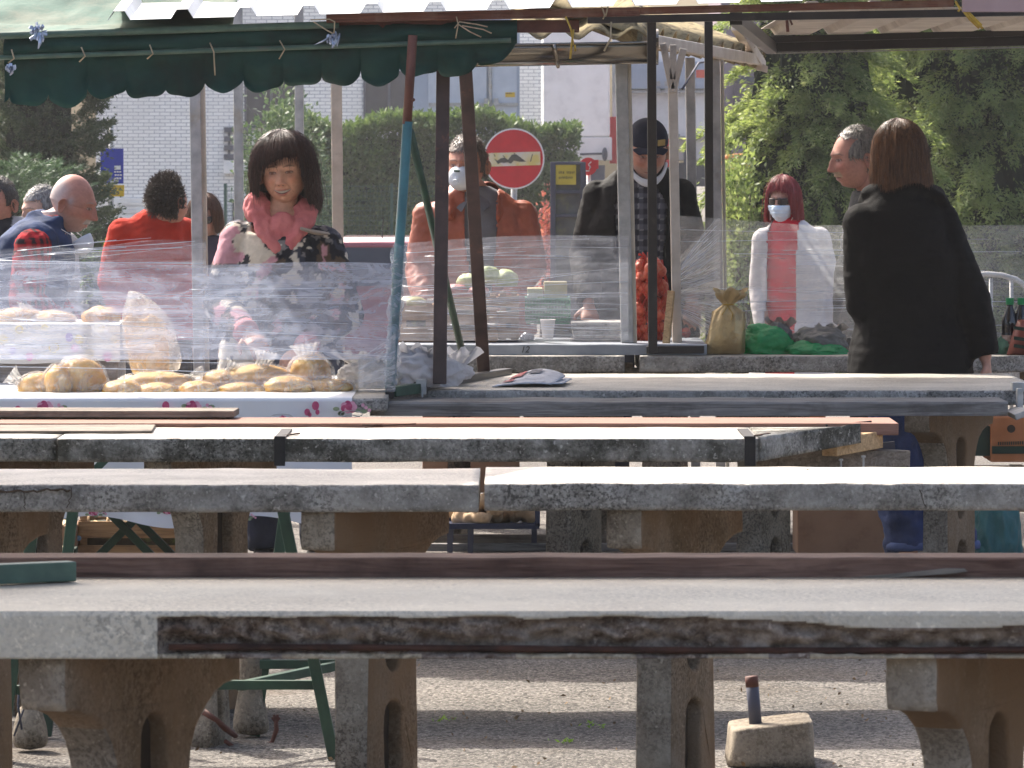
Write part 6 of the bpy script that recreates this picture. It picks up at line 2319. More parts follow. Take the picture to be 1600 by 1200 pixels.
def smiling_woman():
 D = 19.8
 x = X(438, D)
 f = dict(skin=(0.62, 0.345, 0.24), smile=1.0, res=(250, 230), w=0.080, jaw=0.20, iris=(0.05, 0.03, 0.02), brow=(0.10, 0.06, 0.045), gaze=-0.001)
 p = Person('smiling woman with a dark bob in a pink hood and camouflage jacket', (x, D), 0, W(444, 268, D), -0.10, 0.05, -0.07, f)
 p.Mh = p.Mh @ Matrix.Scale(1.05, 4)
 p.pose(-0.1, W(440, 342, D + 0.02), arm_pts(D, (374, 376, 0.02), (506, 384, 0.02)), arm_pts(D, (344, 478, -0.05), (540, 492, -0.02)), arm_pts(D, (388, 522, -0.30), (474, 545, -0.28)), hip_z=0.86, build=1.06, feet=[(X(414, D), D - 0.05, 0), (X(497, D), D + 0.02, 0)], hand_n=[(0.2, 0.3, -1), (-0.2, 0.3, -1)], curl=0.8)
 p.body(0.006)
 cols = [srgb('#26272f'), srgb('#c9bfb0'), srgb('#c0909a'), srgb('#5b4c40'), srgb('#d5cec3'), srgb('#7d7a7c'), srgb('#22222a'), srgb('#3c3f4e')]
 def camo(co):
  q = co * 1.0
  k = fbm(q, 2, 5.5) + 0.35 * fbm(q + Vector((9, 2, 1)), 3, 17)
  j = fbm(q + Vector((3.3, 1, 7)), 2, 6.0) + 0.35 * fbm(q, 3, 22)
  if k > 0.30:
   return cols[2] if j > -0.1 else cols[1]
  if k > 0.10:
   return cols[3] if j > 0.0 else cols[0]
  if k > -0.22:
   return cols[0] if j > -0.12 else (cols[5] if j > -0.4 else cols[4])
  return cols[4] if j > 0.15 else (cols[7] if j > -0.3 else cols[0])
 jm = vcol('camouflage_cloth', 0.85, 0.35, 160, 0.2, sheen=0.0, bdist=0.003)
 p.garment('jacket', jm, 0.03, 0.70, 0.03, 1.92, (0.078, 0.072, 0.046), None, 0.013, 0.0075, camo, 3.0, 1.06, drop=2, label='camouflage print jacket in pink, white, black and brown')
 pink = cloth('pink_fleece', srgb('#c97a7a'), srgb('#b8666a'), 10, 0.95, 200, 0.4, 0.08)
 bm = bmesh.new()
 n = p.neck
 for c, r_ in (((-0.098, -0.005, 0.045), (0.050, 0.075, 0.066)), ((0.088, 0.0, 0.025), (0.042, 0.068, 0.052)), ((-0.01, 0.085, 0.035), (0.115, 0.05, 0.075))):
  ball(bm, n + Vector(c), r_, 20, 14)
 for sx, zz in ((-1, 0.06), (1, 0.035)):
  tube(bm, [n + Vector((sx * 0.092, -0.03, zz)), n + Vector((sx * 0.085, -0.075, zz - 0.045)), n + Vector((sx * 0.058, -0.115, -0.055)), n + Vector((0.012 + sx * 0.012, -0.135, -0.125))], [0.052, 0.046, 0.036, 0.022], 14, flat=0.62)
 ball(bm, n + Vector((0.008, -0.078, -0.05)), (0.062, 0.05, 0.075), 18, 12)
 loft(bm, torso_rings([(n + Vector((0, 0.0, -0.16)), 0.10, 0.085, -0.1), (n + Vector((0, 0.0, -0.07)), 0.10, 0.092, -0.1), (n + Vector((0, 0.012, -0.01)), 0.078, 0.08, -0.1)]))
 me = remesh(bm, 0.006, 3)
 wrinkle(me, 0.008, 11, 2.0)
 wrinkle(me, 0.005, 22, 5.0, (1, 1, 0.7), True)
 link('hood', me, pink, p.root, True)
 bm = bmesh.new()
 tube(bm, [n + Vector((0.08, -0.14, -0.035)), n + Vector((0.13, -0.13, -0.05)), n + Vector((0.175, -0.06, -0.055))], [0.02, 0.032, 0.02], 10, flat=0.3)
 obj('lapel', bm, cloth('beige_lining', srgb('#a89d92'), srgb('#95897e')), p.root, True)
 for i in (0, 1):
  bm = bmesh.new()
  c = p.el[i].lerp(p.wr[i], 0.93)
  d = (p.wr[i] - p.el[i]).normalized()
  tube(bm, [c - d * 0.025, c, c + d * 0.02], [0.05, 0.051, 0.046], 16)
  obj('cuff', bm, pink, p.root, True)
 p.trousers(cloth('dark_denim', srgb('#2a2f42'), srgb('#20242f')), hem=0.07)
 hm = hairmat('dark_brown_hair', srgb('#2c1814'), srgb('#492a1f'), 0.38)
 def zend(th):
  a = abs(th)
  s = 1 if th > 0 else -1
  if a < 0.62:
   base = 0.030 + 0.028 * (th + 0.3)       # fringe swept across
   return base + 0.012 * math.cos(th * 3)
  if a < 0.95:
   k = sst(0.62, 0.95, a)
   return 0.042 + ((-0.082 if s < 0 else -0.125) - 0.042) * k
  return (-0.082 if s < 0 else -0.125) - 0.02 * sst(0.95, 2.0, a)
 p.hair_shell('hair', hm, 0.112, 0.122, 0.127, zend, 0.010, 0.020, 2100, 0.014, 0.1, 0.013, 0.02, 4, 0.0009)
 return p
def orange_man():
 D = 21.9
 f = dict(skin=SK_RED, w=0.077, jaw=0.14, brow=(0.12, 0.10, 0.09), iris=(0.04, 0.04, 0.05))
 p = Person('man in an orange leather jacket with a white cup mask leaning on the crates', (X(742, D), D + 0.15), 0, W(728, 256, D - 0.05), -0.28, 0.10, 0.05, f)
 p.pose(-0.05, W(738, 304, D + 0.02), arm_pts(D, (670, 340, 0.05), (816, 338, 0.05)), arm_pts(D, (656, 420, 0.05), (832, 414, 0.02)), arm_pts(D, (668, 486, -0.15), (788, 486, -0.18)), hip_z=0.92, build=1.12, hand_n=[(0.4, 0.2, -1), (-0.4, 0.2, -1)], curl=0.7)
 p.body(0.007)
 lea = M('orange_leather', srgb('#b0614a'), srgb('#8c4731'), 7, 0.5, 0.35, 45, spec=0.4, dirt=srgb('#5f2c1e'), dscale=6, dpos=(0.55, 0.75))
 def op(xx, z):
  return abs(xx - 0.03) < 0.040 + 0.03 * sst(-0.35, -0.05, z)
 def collar(bm):
  n = p.neck
  for sx in (-1, 1):
   tube(bm, [n + Vector((sx * 0.02, 0.075, 0.015)), n + Vector((sx * 0.08, 0.03, 0.012)), n + Vector((sx * 0.10, -0.06, -0.03)), n + Vector((sx * 0.10, -0.13, -0.10))], [0.03, 0.034, 0.03, 0.02], 12, flat=1.2)
 p.garment('jacket', lea, 0.028, 0.82, 0.03, 1.9, (0.072, 0.064, 0.05), op, 0.013, 0.009, None, 5.0, 1.08, extra=collar)
 grey = cloth('grey_shirt', srgb('#77767c'), srgb('#66656b'))
 p.garment('shirt', grey, 0.008, 0.85, 0.0, 1.0, (0.06, 0.05, 0.04), None, 0.004, 0.009, seed=3)
 bm = bmesh.new()
 n = p.neck
 for sx in (-1, 1):
  prism(bm, [n + Vector((sx * 0.012, -0.085, -0.02)), n + Vector((sx * 0.06, -0.045, 0.02)), n + Vector((sx * 0.075, -0.075, -0.05)), n + Vector((sx * 0.045, -0.11, -0.075))], (0, -0.006, 0))
 obj('shirt_collar', bm, grey, p.root, bevel=0.003)
 p.trousers(cloth('dark_trousers', srgb('#3a3a42'), srgb('#2c2c33')))
 hm = hairmat('greying_hair', srgb('#6d6058'), srgb('#3f352f'))
 p.short_hair('hair', hm, lambda q, th: (q.z - 0.055 if q.y < -0.04 else q.z + 0.055 - (0.03 if abs(th) < 1.55 else 0)) * 9, 3000, 0.022, 0.35, 0.007, 3)
 p.cup_mask((0.0, -0.080, -0.050), (0.055, 0.074, 0.058))
def cap_man():
 D = 22.1
 f = dict(skin=(0.45, 0.22, 0.155), w=0.077, jaw=0.16, brow=(0.25, 0.2, 0.17), stubble=(0.35, 0.3, 0.28), iris=(0.04, 0.04, 0.05))
 p = Person('man in a navy cap and black jacket looking down with his mask under his chin', (X(997, D), D + 0.1), 0, W(1012, 236, D - 0.08), 0.10, 0.30, 0.0, f)
 p.pose(0.02, W(1006, 272, D + 0.03), arm_pts(D, (934, 306, 0.03), (1064, 304, 0.03)), arm_pts(D, (912, 400, 0.06), (1084, 395, 0.06)), arm_pts(D, (920, 478, -0.2), (1082, 470, -0.2)), hip_z=0.93, build=1.14, curl=0.7)
 p.body(0.007)
 blk = cloth('black_jacket_cloth', srgb('#1c1b1b'), srgb('#131213'), 8, 0.8, 160, 0.3, 0.0)
 def op(xx, z):
  return abs(xx) < 0.085 + 0.03 * sst(-0.5, 0.0, z) - 0.05 * sst(-0.05, 0.06, z)
 p.garment('jacket', blk, 0.026, 0.80, 0.03, 1.92, (0.070, 0.066, 0.052), op, 0.012, 0.009, None, 8.0, 1.1)
 pl = [srgb('#34343d'), srgb('#63646e'), srgb('#8a8a90')]
 def plaid(co):
  a = (co.x * 22) % 1 < 0.45
  b = (co.z * 22) % 1 < 0.45
  thin = (co.x * 22) % 1 > 0.92 or (co.z * 22) % 1 > 0.92
  return pl[2] if thin and (a or b) else (pl[1] if a and b else (tuple((u + v) / 2 for u, v in zip(pl[0], pl[1])) if a or b else pl[0]))
 p.garment('shirt', vcol('grey_plaid', 0.9, 0.25, 160, 0.2), 0.012, 0.82, 0.0, 1.0, (0.06, 0.05, 0.04), None, 0.005, 0.006, plaid, 4)
 p.trousers(cloth('navy_trousers', srgb('#2d3140'), srgb('#23262f')))
 hm = hairmat('white_grey_hair', srgb('#a79c92'), srgb('#7a7069'))
 p.short_hair('hair', hm, lambda q, th: (0.2 if abs(th) > 1.5 and -0.06 < q.z < 0.05 else -1), 900, 0.014, 0.3, 0.004, 4)
 navy = cloth('navy_cap_cloth', srgb('#262a3c'), srgb('#1d2030'))
 bm = bmesh.new()
 rings = []
 for i in range(10):
  ph = (0.02 + 0.98 * i / 9) * PI * 0.52
  rings.append([Vector((0.088 * math.sin(ph) ** 0.85 * math.sin(t), -0.112 * math.sin(ph) ** 0.85 * math.cos(t) + 0.008, 0.045 + 0.095 * math.cos(ph))) for t in [2 * PI * k / 36 for k in range(36)]])
 loft(bm, rings)
 bmesh.ops.transform(bm, matrix=p.Mh, verts=bm.verts)
 cap = obj('cap', bm, navy, p.root, True)
 bm = bmesh.new()
 grid(bm, lambda u, v: p.Mh @ Vector(((u - 0.5) * 0.15 * (1 - 0.35 * v * v), -0.085 - 0.065 * v * math.cos((u - 0.5) * 2.2), 0.044 - 0.014 * v - 0.05 * (u - 0.5) ** 2)), 16, 8)
 obj('peak', bm, navy, cap, True, solid=0.004)
 bm = bmesh.new()
 box(bm, p.Mh @ Vector((0.045, -0.100, 0.068)), (0.034, 0.006, 0.026), p.Mh.to_3x3() @ Matrix.Rotation(0.4, 3, 'Z'))
 obj('tan_patch', bm, M('tan_patch', srgb('#b39a63'), srgb('#94804f'), 20, 0.8), cap)
 bm = bmesh.new()
 N = 26
 rings = []
 for i in range(N + 1):
  a = -1.35 + 2.7 * i / N
  c = Vector((math.sin(a) * 0.083, -math.cos(a) * 0.085 + 0.012, -0.122 + 0.085 * (1 - math.cos(a))))
  out = Vector((math.sin(a), -math.cos(a), 0))
  hgt = 0.018 * max(0.25, math.cos(a) ** 0.5 if math.cos(a) > 0 else 0.25)
  rings.append([p.Mh @ (c + out * (0.007 * math.cos(t)) + Vector((0, 0, 1)) * (hgt * math.sin(t))) for t in [2 * PI * k / 10 for k in range(10)]])
 loft(bm, rings)
 obj('face_mask', bm, m_mask, p.root, True)
def red_hair_woman():
 D = 28.0
 g = -0.2
 f = dict(skin=SK_FAIR, w=0.072, jaw=0.24, brow=(0.15, 0.05, 0.04), iris=(0.04, 0.03, 0.02))
 p = Person('red haired woman in sunglasses, white mask and pale coat over a red roll neck', (X(1238, D), D), g, W(1224, 314, D), -0.42, 0.03, 0.0, f)
 p.pose(-0.3, W(1232, 356, D + 0.02), arm_pts(D, (1194, 376, 0.0), (1278, 374, 0.03)), arm_pts(D, (1187, 452, 0.02), (1296, 450, 0.03)), arm_pts(D, (1196, 520, -0.1), (1296, 520, -0.05)), build=1.0, curl=0.5, hip_z=0.62)
 p.body(0.008)
 coat = cloth('pale_coat_wool', srgb('#d2cccb'), srgb('#bdb7b6'), 6, 0.95, 120, 0.3, 0.06)
 p.garment('coat', coat, 0.026, 0.25, 0.05, 1.9, (0.072, 0.062, 0.05), lambda xx, z: abs(xx + 0.02) < 0.085, 0.01, 0.010, None, 6.0)
 red = cloth('red_knit', srgb('#d8243a'), srgb('#b81c30'), 14, 0.95, 120, 0.5, 0.06)
 def roll(bm):
  tube(bm, [p.neck + Vector((0, 0, -0.03)), p.neck + Vector((0, 0, 0.035)), p.Mh @ Vector((0, 0.015, -0.085))], [0.075, 0.068, 0.064], 20)
 p.garment('sweater', red, 0.012, 0.35, 0.0, 1.0, (0.058, 0.05, 0.04), None, 0.005, 0.009, seed=2, extra=roll)
 p.trousers(cloth('grey_trousers', srgb('#5b5960'), srgb('#4a484e')))
 hm = hairmat('dyed_red_hair', srgb('#9a3a38'), srgb('#6b2125'), 0.35)
 def zend(th):
  a = abs(th)
  if a < 0.55:
   return 0.052 + 0.01 * math.cos(th * 4)
  if a < 1.0:
   return 0.056 + (-0.10 - 0.056) * sst(0.55, 1.0, a)
  return -0.10 - 0.03 * sst(1.0, 2.2, a)
 p.hair_shell('hair', hm, 0.092, 0.112, 0.118, zend, 0.008, 0.022, 800, 0.008, 0.5, 0.005, 0, 6)
 p.sunglasses()
 p.surgical_mask()
def right_man():
 D = 21.25
 f = dict(skin=(0.52, 0.25, 0.185), w=0.080, jaw=0.10, nose=1.1, brow=(0.14, 0.10, 0.08), moustache=(0.42, 0.30, 0.20), iris=(0.04, 0.04, 0.05), flush=(0.50, 0.17, 0.13))
 p = Person('man with a moustache seen in profile beside the woman in the black coat', (X(1385, D), D + 0.05), 0, W(1336, 247, D), -1.22, 0.10, 0.0, f)
 p.Mh = p.Mh @ Matrix.Scale(1.05, 4)
 p.pose(-1.2, W(1362, 304, D + 0.03), [W(1362, 336, D + 0.17), W(1396, 336, D - 0.17)], [W(1324, 425, D + 0.24), W(1400, 430, D - 0.24)], [W(1318, 512, D + 0.16), W(1385, 515, D - 0.2)], hip_z=0.92, build=1.1, hand_n=[(0, 1, 0), (0, -1, 0)], curl=0.6)
 p.body(0.007)
 jk = cloth('grey_anorak', srgb('#2c2e34'), srgb('#232529'), 7, 0.7)
 p.garment('jacket', jk, 0.024, 0.78, 0.02, 1.93, (0.066, 0.060, 0.046), None, 0.011, 0.010, None, 9.0, neck_top=False)
 p.trousers(cloth('dark_grey_trousers', srgb('#45464c'), srgb('#393a40')))
 hm = hairmat('grey_black_hair', srgb('#958c82'), srgb('#4a433e'))
 p.short_hair('hair', hm, lambda q, th: (q.z - 0.076 + 0.55 * max(0, q.y + 0.02) if q.y < 0.012 and abs(q.x) < 0.064 else q.z + 0.055 - (0.055 if q.y < 0.01 else 0)) * 8 if q.y > -0.055 or q.z > 0.09 else -1, 3400, 0.024, 0.25, 0.006, 7)
def black_coat_woman():
 D = 19.15
 f = dict(skin=SK_FAIR, w=0.073, jaw=0.22)
 p = Person('woman in a long black quilted coat and blue jeans seen from behind', (X(1430, D), D), 0, W(1405, 244, D), PI + 0.35, 0.05, 0.02, f)
 p.pose(PI + 0.32, W(1410, 296, D), arm_pts(D, (1466, 346, 0.03), (1348, 350, -0.06)), arm_pts(D, (1518, 470, 0.0), (1350, 474, -0.06)), arm_pts(D, (1540, 560, -0.02), (1385, 520, 0.2)), hip_z=0.86, hipxy=(X(1422, D), D), build=1.0, feet=[(X(1495, D), D + 0.02, 0), (X(1420, D), D - 0.03, 0)], hand_n=[(-1, 0.2, 0), (1, 0.2, 0)], hand_d=[(0.15, 0.1, -1), (0.6, 0.8, -0.2)], curl=0.8)
 p.body(0.007)
 t = NT('black_quilted_cloth')
 wv = t.n('ShaderNodeTexWave', wave_type='BANDS', bands_direction='Z')
 wv.inputs['Scale'].default_value = 9
 wv.inputs['Distortion'].default_value = 1.2
 t.l(t.co(), wv.inputs['Vector'])
 c = t.mix(srgb('#141314'), srgb('#0d0c0e'), t.ramp(t.noise(6, 5), [(0.35, 0), (0.7, 1)]))
 t.set(col=c, rough=0.85, spec=0.12)
 t.bump(t.math('ADD', t.math('MULTIPLY', wv.outputs['Fac'], 0.6), t.math('ADD', t.noise(300, 2), t.noise(26, 4))), 0.4, 0.005)
 def collar(bm):
  n = p.neck
  for sx in (-1, 1):
   tube(bm, [n + Vector((0.0, -0.085, 0.008)), n + Vector((sx * 0.07, -0.06, 0.0)), n + Vector((sx * 0.125, -0.01, -0.02)), n + Vector((sx * 0.14, 0.05, -0.05))], [0.034, 0.036, 0.036, 0.03], 12)
  tube(bm, [W(1440, 292, D - 0.06), W(1466, 306, D - 0.05), W(1476, 318, D)], [0.03, 0.034, 0.026], 10, flat=0.7)
 p.garment('coat', t.m, 0.036, 0.70, 0.035, 1.97, (0.078, 0.072, 0.058), None, 0.010, 0.009, None, 2.0, 1.04, extra=collar, scale=6)
 jeans = cloth('blue_denim', srgb('#34436c'), srgb('#222d4c'), 9, 0.9, 200, 0.4)
 p.trousers(jeans, (0.115, 0.088, 0.085), hem=0.11, amp=0.02)
 for i in (0, 1):
  bm = bmesh.new()
  c = p.feet[i] + Vector((0, 0, 0.13))
  tube(bm, [c - Vector((0, 0, 0.014)), c, c + Vector((0, 0, 0.014))], [0.089, 0.091, 0.087], 20, side=(0, 1, 0))
  obj('turn_up', bm, cloth('pale_denim', srgb('#4a5a86'), srgb('#33426a')), p.root, True)
 hm = hairmat('light_brown_hair', srgb('#7a5538'), srgb('#3f271b'), 0.38)
 def zend(th):
  a = abs(th)
  if a < 0.5:
   return 0.06
  if a < 1.0:
   return 0.06 - 0.175 * sst(0.5, 1.0, a)
  return -0.118 - 0.012 * math.cos(th * 3)
 p.hair_shell('hair', hm, 0.096, 0.112, 0.118, zend, 0.006, 0.02, 1900, 0.006, 0.7, 0.005, 0.0, 8, 0.0008)
def bald_man():
 D = 21.3
 f = dict(skin=(0.43, 0.195, 0.145), w=0.078, jaw=0.12, nose=1.1, bald=True, brow=(0.25, 0.2, 0.18), moustache=(0.42, 0.38, 0.36), iris=(0.04, 0.04, 0.05), stubble=(0.40, 0.3, 0.27))
 p = Person('bald man in a blue gilet and red plaid shirt, his mask at his chin', (X(70, D), D + 0.02), 0, W(113, 318, D), 1.38, 0.26, 0.0, f)
 p.pose(1.25, W(82, 352, D), [W(52, 386, D - 0.185), W(60, 384, D + 0.2)], [W(40, 470, D - 0.24), W(70, 466, D + 0.24)], [W(105, 515, D - 0.20), W(120, 515, D + 0.16)], hip_z=0.86, hipxy=(X(25, D), D), build=1.12, hand_n=[(0, 0, -1)] * 2, curl=0.8)
 p.body(0.007)
 blue = cloth('navy_gilet_cloth', srgb('#2c3f66'), srgb('#22324f'), 8, 0.8)
 def col(bm):
  n = p.neck
  for i, q in ((0, 0.05), (1, -0.05)):
   ball(bm, p.sh[i] + Vector((0, q, 0.022)), (0.10, 0.085, 0.085), 18, 12)
  tube(bm, [n + Vector((0.02, 0.07, -0.01)), n + Vector((-0.055, 0.035, 0.03)), n + Vector((-0.07, -0.04, 0.025)), n + Vector((-0.03, -0.085, -0.01)), n + Vector((0.05, -0.085, -0.06)), n + Vector((0.09, -0.07, -0.12))], [0.035, 0.042, 0.042, 0.036, 0.03, 0.022], 12)
 p.garment('gilet', blue, 0.03, 0.78, 0.02, 0.0, sleeves=(), amp=0.010, voxel=0.009, seed=4.0, extra=col, wmul=1.05)
 pr = [srgb('#8f1f26'), srgb('#2a2026'), srgb('#b82c34')]
 def plaid(co):
  a = ((co.x + co.y) * 24) % 1 < 0.5
  b = (co.z * 20) % 1 < 0.5
  return pr[2] if a and b else (pr[0] if a or b else pr[1])
 p.garment('shirt', vcol('red_plaid', 0.9, 0.25, 160, 0.2), 0.012, 0.84, 0.0, 1.9, (0.080, 0.072, 0.05), None, 0.010, 0.007, plaid, 3)
 p.trousers(cloth('blue_trousers', srgb('#333a4d'), srgb('#282d3c')))
 p.cup_mask((0.0, -0.082, -0.150), (0.052, 0.066, 0.056), 0.75, True, False)
def red_sweater_man():
 D = 25.0
 g = -0.1
 f = dict(skin=SK_RED, w=0.077, jaw=0.15, brow=(0.12, 0.1, 0.09))
 p = Person('man in a bright red sweater with curly grey brown hair seen from behind', (X(238, D), D), g, W(264, 316, D - 0.05), PI - 0.75, 0.12, 0.05, f)
 p.pose(PI - 0.2, W(253, 343, D), arm_pts(D, (288, 364, 0.05), (192, 366, -0.02)), arm_pts(D, (306, 440, 0.05), (174, 440, -0.02)), arm_pts(D, (300, 500, 0.25), (196, 500, 0.2)), build=1.12, hip_z=0.80)
 p.body(0.008)
 red = cloth('red_fleece', srgb('#b8301c'), srgb('#9a2515'), 8, 0.95, 160, 0.3, 0.06)
 def roll(bm):
  tube(bm, [p.neck + Vector((0, 0, -0.04)), p.neck + Vector((0.004, 0, 0.01)), p.neck + Vector((0.008, 0, 0.035))], [0.09, 0.078, 0.072], 20)
 p.garment('sweater', red, 0.024, 0.70, 0.01, 1.92, (0.078, 0.068, 0.05), None, 0.012, 0.009, None, 5.0, extra=roll)
 p.trousers(cloth('brown_trousers', srgb('#4a4036'), srgb('#3a322a')))
 hm = hairmat('curly_brown_hair', srgb('#4f4238'), srgb('#2d241f'))
 p.short_hair('hair', hm, lambda q, th: (q.z + 0.08 - (0.12 if q.y < -0.02 else 0) - (0.05 if abs(th) < 1.7 else 0)) * 8, 1900, 0.03, 0.8, 0.012, 10, curl=0.007, sr=0.0016)
def brown_hair_woman():
 D = 27.5
 g = -0.2
 f = dict(skin=SK_FAIR, w=0.073, jaw=0.22, brow=(0.12, 0.07, 0.05))
 p = Person('brown haired woman in sunglasses half hidden behind the galvanised post', (X(326, D), D), g, W(319, 342, D), -0.15, 0.06, 0.0, f)
 p.pose(-0.1, W(322, 382, D + 0.02), arm_pts(D, (284, 402, 0), (360, 402, 0)), arm_pts(D, (278, 470, 0), (368, 470, 0)), arm_pts(D, (296, 520, -0.1), (350, 520, -0.1)), hip_z=0.60)
 p.body(0.008)
 p.garment('jacket', cloth('dark_plum_cloth', srgb('#4a4048'), srgb('#3a3239')), 0.022, 0.5, 0.02, 1.9, (0.07, 0.06, 0.048), None, 0.009, 0.011, None, 3.0)
 p.trousers(cloth('black_trousers', srgb('#26262a'), srgb('#1f1f22')))
 hm = hairmat('chestnut_hair', srgb('#6a4327'), srgb('#452a1a'), 0.38)
 def zend(th):
  a = abs(th)
  return 0.055 if a < 0.5 else 0.055 - 0.13 * sst(0.5, 0.95, a)
 p.hair_shell('hair', hm, 0.093, 0.11, 0.12, zend, 0.008, 0.02, 500, 0.008, 0.3, 0.005, 0, 11)
 p.sunglasses()
def edge_man():
 D = 23.8
 f = dict(skin=SK_RED, w=0.076, jaw=0.14, brow=(0.06, 0.05, 0.045), iris=(0.04, 0.03, 0.03))
 p = Person('man in a dark jacket cut off by the left edge of the view', (X(-14, D), D), 0, W(-4, 318, D), -0.6, 0.08, 0.0, f)
 p.pose(-0.2, W(-6, 362, D + 0.03), arm_pts(D, (-66, 372, 0), (32, 364, 0.02)), arm_pts(D, (-74, 450, 0), (44, 450, 0.02)), arm_pts(D, (-50, 510, -0.15), (30, 510, -0.15)), hip_z=0.82, build=1.08)
 p.body(0.008)
 def band(co):
  return srgb('#b9b4b2') if (co.x > X(20, D) and co.z > Z(353, D)) else srgb('#2b2a2d')
 p.garment('jacket', vcol('black_grey_cloth', 0.85, 0.3, 120, 0.2), 0.024, 0.74, 0.02, 1.9, (0.078, 0.068, 0.05), None, 0.010, 0.010, band, 6.0)
 p.trousers(cloth('charcoal_trousers', srgb('#313136'), srgb('#27272b')))
 hm = hairmat('black_brown_hair', srgb('#2d2723'), srgb('#4a4039'))
 p.short_hair('hair', hm, lambda q, th: (q.z - 0.06 if q.y < -0.03 else q.z + 0.05 - (0.04 if abs(th) < 1.6 else 0)) * 9, 1800, 0.018, 0.4, 0.007, 12)
def hidden_man():
 D = 24.6
 g = -0.08
 f = dict(skin=(0.6, 0.36, 0.27), w=0.076, jaw=0.14, brow=(0.1, 0.08, 0.07))
 p = Person('grey haired person in a pale top mostly hidden behind the bald man', (X(66, D), D), g, W(64, 330, D), -0.9, 0.1, 0.0, f)
 p.pose(-0.6, W(68, 366, D + 0.03), arm_pts(D, (38, 384, -0.05), (100, 384, 0.1)), arm_pts(D, (34, 450, -0.05), (106, 450, 0.1)), arm_pts(D, (50, 510, -0.1), (90, 510, -0.1)), hip_z=0.72)
 p.body(0.009)
 p.garment('top', cloth('pale_grey_cloth', srgb('#b9b6b4'), srgb('#a19e9c')), 0.02, 0.66, 0.01, 1.9, (0.072, 0.062, 0.048), None, 0.009, 0.011, None, 7.0)
 p.trousers(cloth('faded_trousers', srgb('#50525a'), srgb('#41434a')))
 hm = hairmat('silver_hair', srgb('#8d8a88'), srgb('#4d4946'))
 p.short_hair('hair', hm, lambda q, th: (q.z - 0.055 if q.y < -0.035 else q.z + 0.055 - (0.03 if abs(th) < 1.6 else 0)) * 9, 1800, 0.02, 0.35, 0.007, 13)
smiling_woman()
orange_man()
cap_man()
red_hair_woman()
right_man()
black_coat_woman()
bald_man()
red_sweater_man()
brown_hair_woman()
edge_man()
hidden_man()
def films():
 mA = film('film_bread', 0.42, 0.72, srgb('#a9b1c6'), 0.55, 22, 0.035, thr=0.46, folds=1.0)
 mB = film('film_middle', 0.24, 0.62, srgb('#b4b9c8'), 0.55, 24, 0.03, thr=0.52)
 mC = film('film_right', 0.30, 0.58, srgb('#d6d7d8'), 0.5, 24, 0.02, thr=0.5)
 r = thing('stretch_film', (X(300, 16.95), 16.95, 0.79), 'stretch film screen in front of the bread and the smiling woman', 'plastic film', 'stretch film screens')
 D = 16.95
 x0, x1 = -90, 612
 def low(u, v):
  px = x0 + (x1 - x0) * u
  ptop = 409 - 3 * math.sin(u * 9) + 4 * u
  return W(px, ptop + (562 - ptop) * v, D + 0.06 * u)
 build_film('film', low, 130, 70, mA, r, amp=0.006, seed=1.0, su=1.5, sv=0.33)
 def skirt(u, v):
  px = x0 + (x1 - x0) * u
  return W(px, 561 + (611 - 6 * u - 561) * v, D - 0.003 + 0.06 * u)
 build_film('film', skirt, 130, 24, film('film_skirt', 0.04, 0.5, srgb('#a9b1c6'), 0.55, 22, 0.06, thr=0.52), r, amp=0.006, seed=2.0, su=1.5, sv=0.11)
 def up(u, v):
  px = x0 + (322 - x0) * u
  ptop = 392 - 8 * u - 12 * u * u + 3 * math.sin(u * 14)
  return W(px, ptop + (418 - ptop) * v, D + 0.012 + 0.05 * u)
 build_film('film', up, 80, 24, film('film_thin', 0.04, 0.5, srgb('#ccd3e2'), 0.6, 22, 0.14), r, amp=0.006, seed=6.0, su=0.9, sv=0.08)
 def wrap(u, v):
  a = 2 * PI * u
  py = 382 + (600 - 382) * v
  px = 637 - 28 * (py - 190) / 422
  c = W(px, py, 17.03)
  rad = 0.021 + 0.003 * math.sin(v * 60 + 3 * a) + 0.006 * max(0, math.sin(v * 17))
  return c + Vector((math.cos(a) * rad, math.sin(a) * rad, 0.006 * math.sin(a * 2 + v * 30)))
 build_film('film_wrap', wrap, 24, 80, film('film_wrap', 0.12, 0.7, srgb('#cfdcec'), 2.0, 14, 0.4), r, amp=0.002, su=0.3, sv=0.5)
 def fan(u, v):
  a, b = W(420 + 190 * u, 600 - 60 * u * u - 10 * u, 16.98), W(470 + 140 * u, 610, 16.97)
  return a.lerp(b, v)
 build_film('film_fold', lambda u, v: W(560 + 58 * u, 560 - 40 * u + (612 - 560 + 40 * u) * v, 16.965), 20, 20, film('film_fold', 0.1, 0.7, srgb('#d5dbe6'), 2.0, 18, -0.5), r, amp=0.006, su=0.3, sv=0.2)
 r = thing('stretch_film', (X(800, 20.44), 20.44, 0.83), 'stretch film screen between the teal post and the grey post in front of the crates', 'plastic film', 'stretch film screens')
 DB = 20.45
 def mid(u, v):
  px = 624 + (982 - 624) * u
  pt = 381 - 12 * u - 6 * math.sin(PI * u)
  pb = 533 - 2 * u
  return W(px, pt + (pb - pt) * v, DB)
 build_film('film', mid, 90, 80, mB, r, amp=0.006, seed=12.0, su=0.92, sv=0.4)
 r = thing('stretch_film', (X(1330, 20.9), 20.9, 0.83), 'wide stretch film screen at the right with creases fanning from the white post', 'plastic film', 'stretch film screens')
 DC = 20.71
 def right(u, v):
  px = 1049 + (1700 - 1049) * u
  pt = 336 + 16 * min(1, u * 3.0)
  pb = 535 - 8 * min(1, u * 2)
  return W(px, pt + (pb - pt) * v, DC)
 build_film('film', right, 130, 80, mC, r, amp=0.005, seed=20.0, su=1.7, sv=0.5)
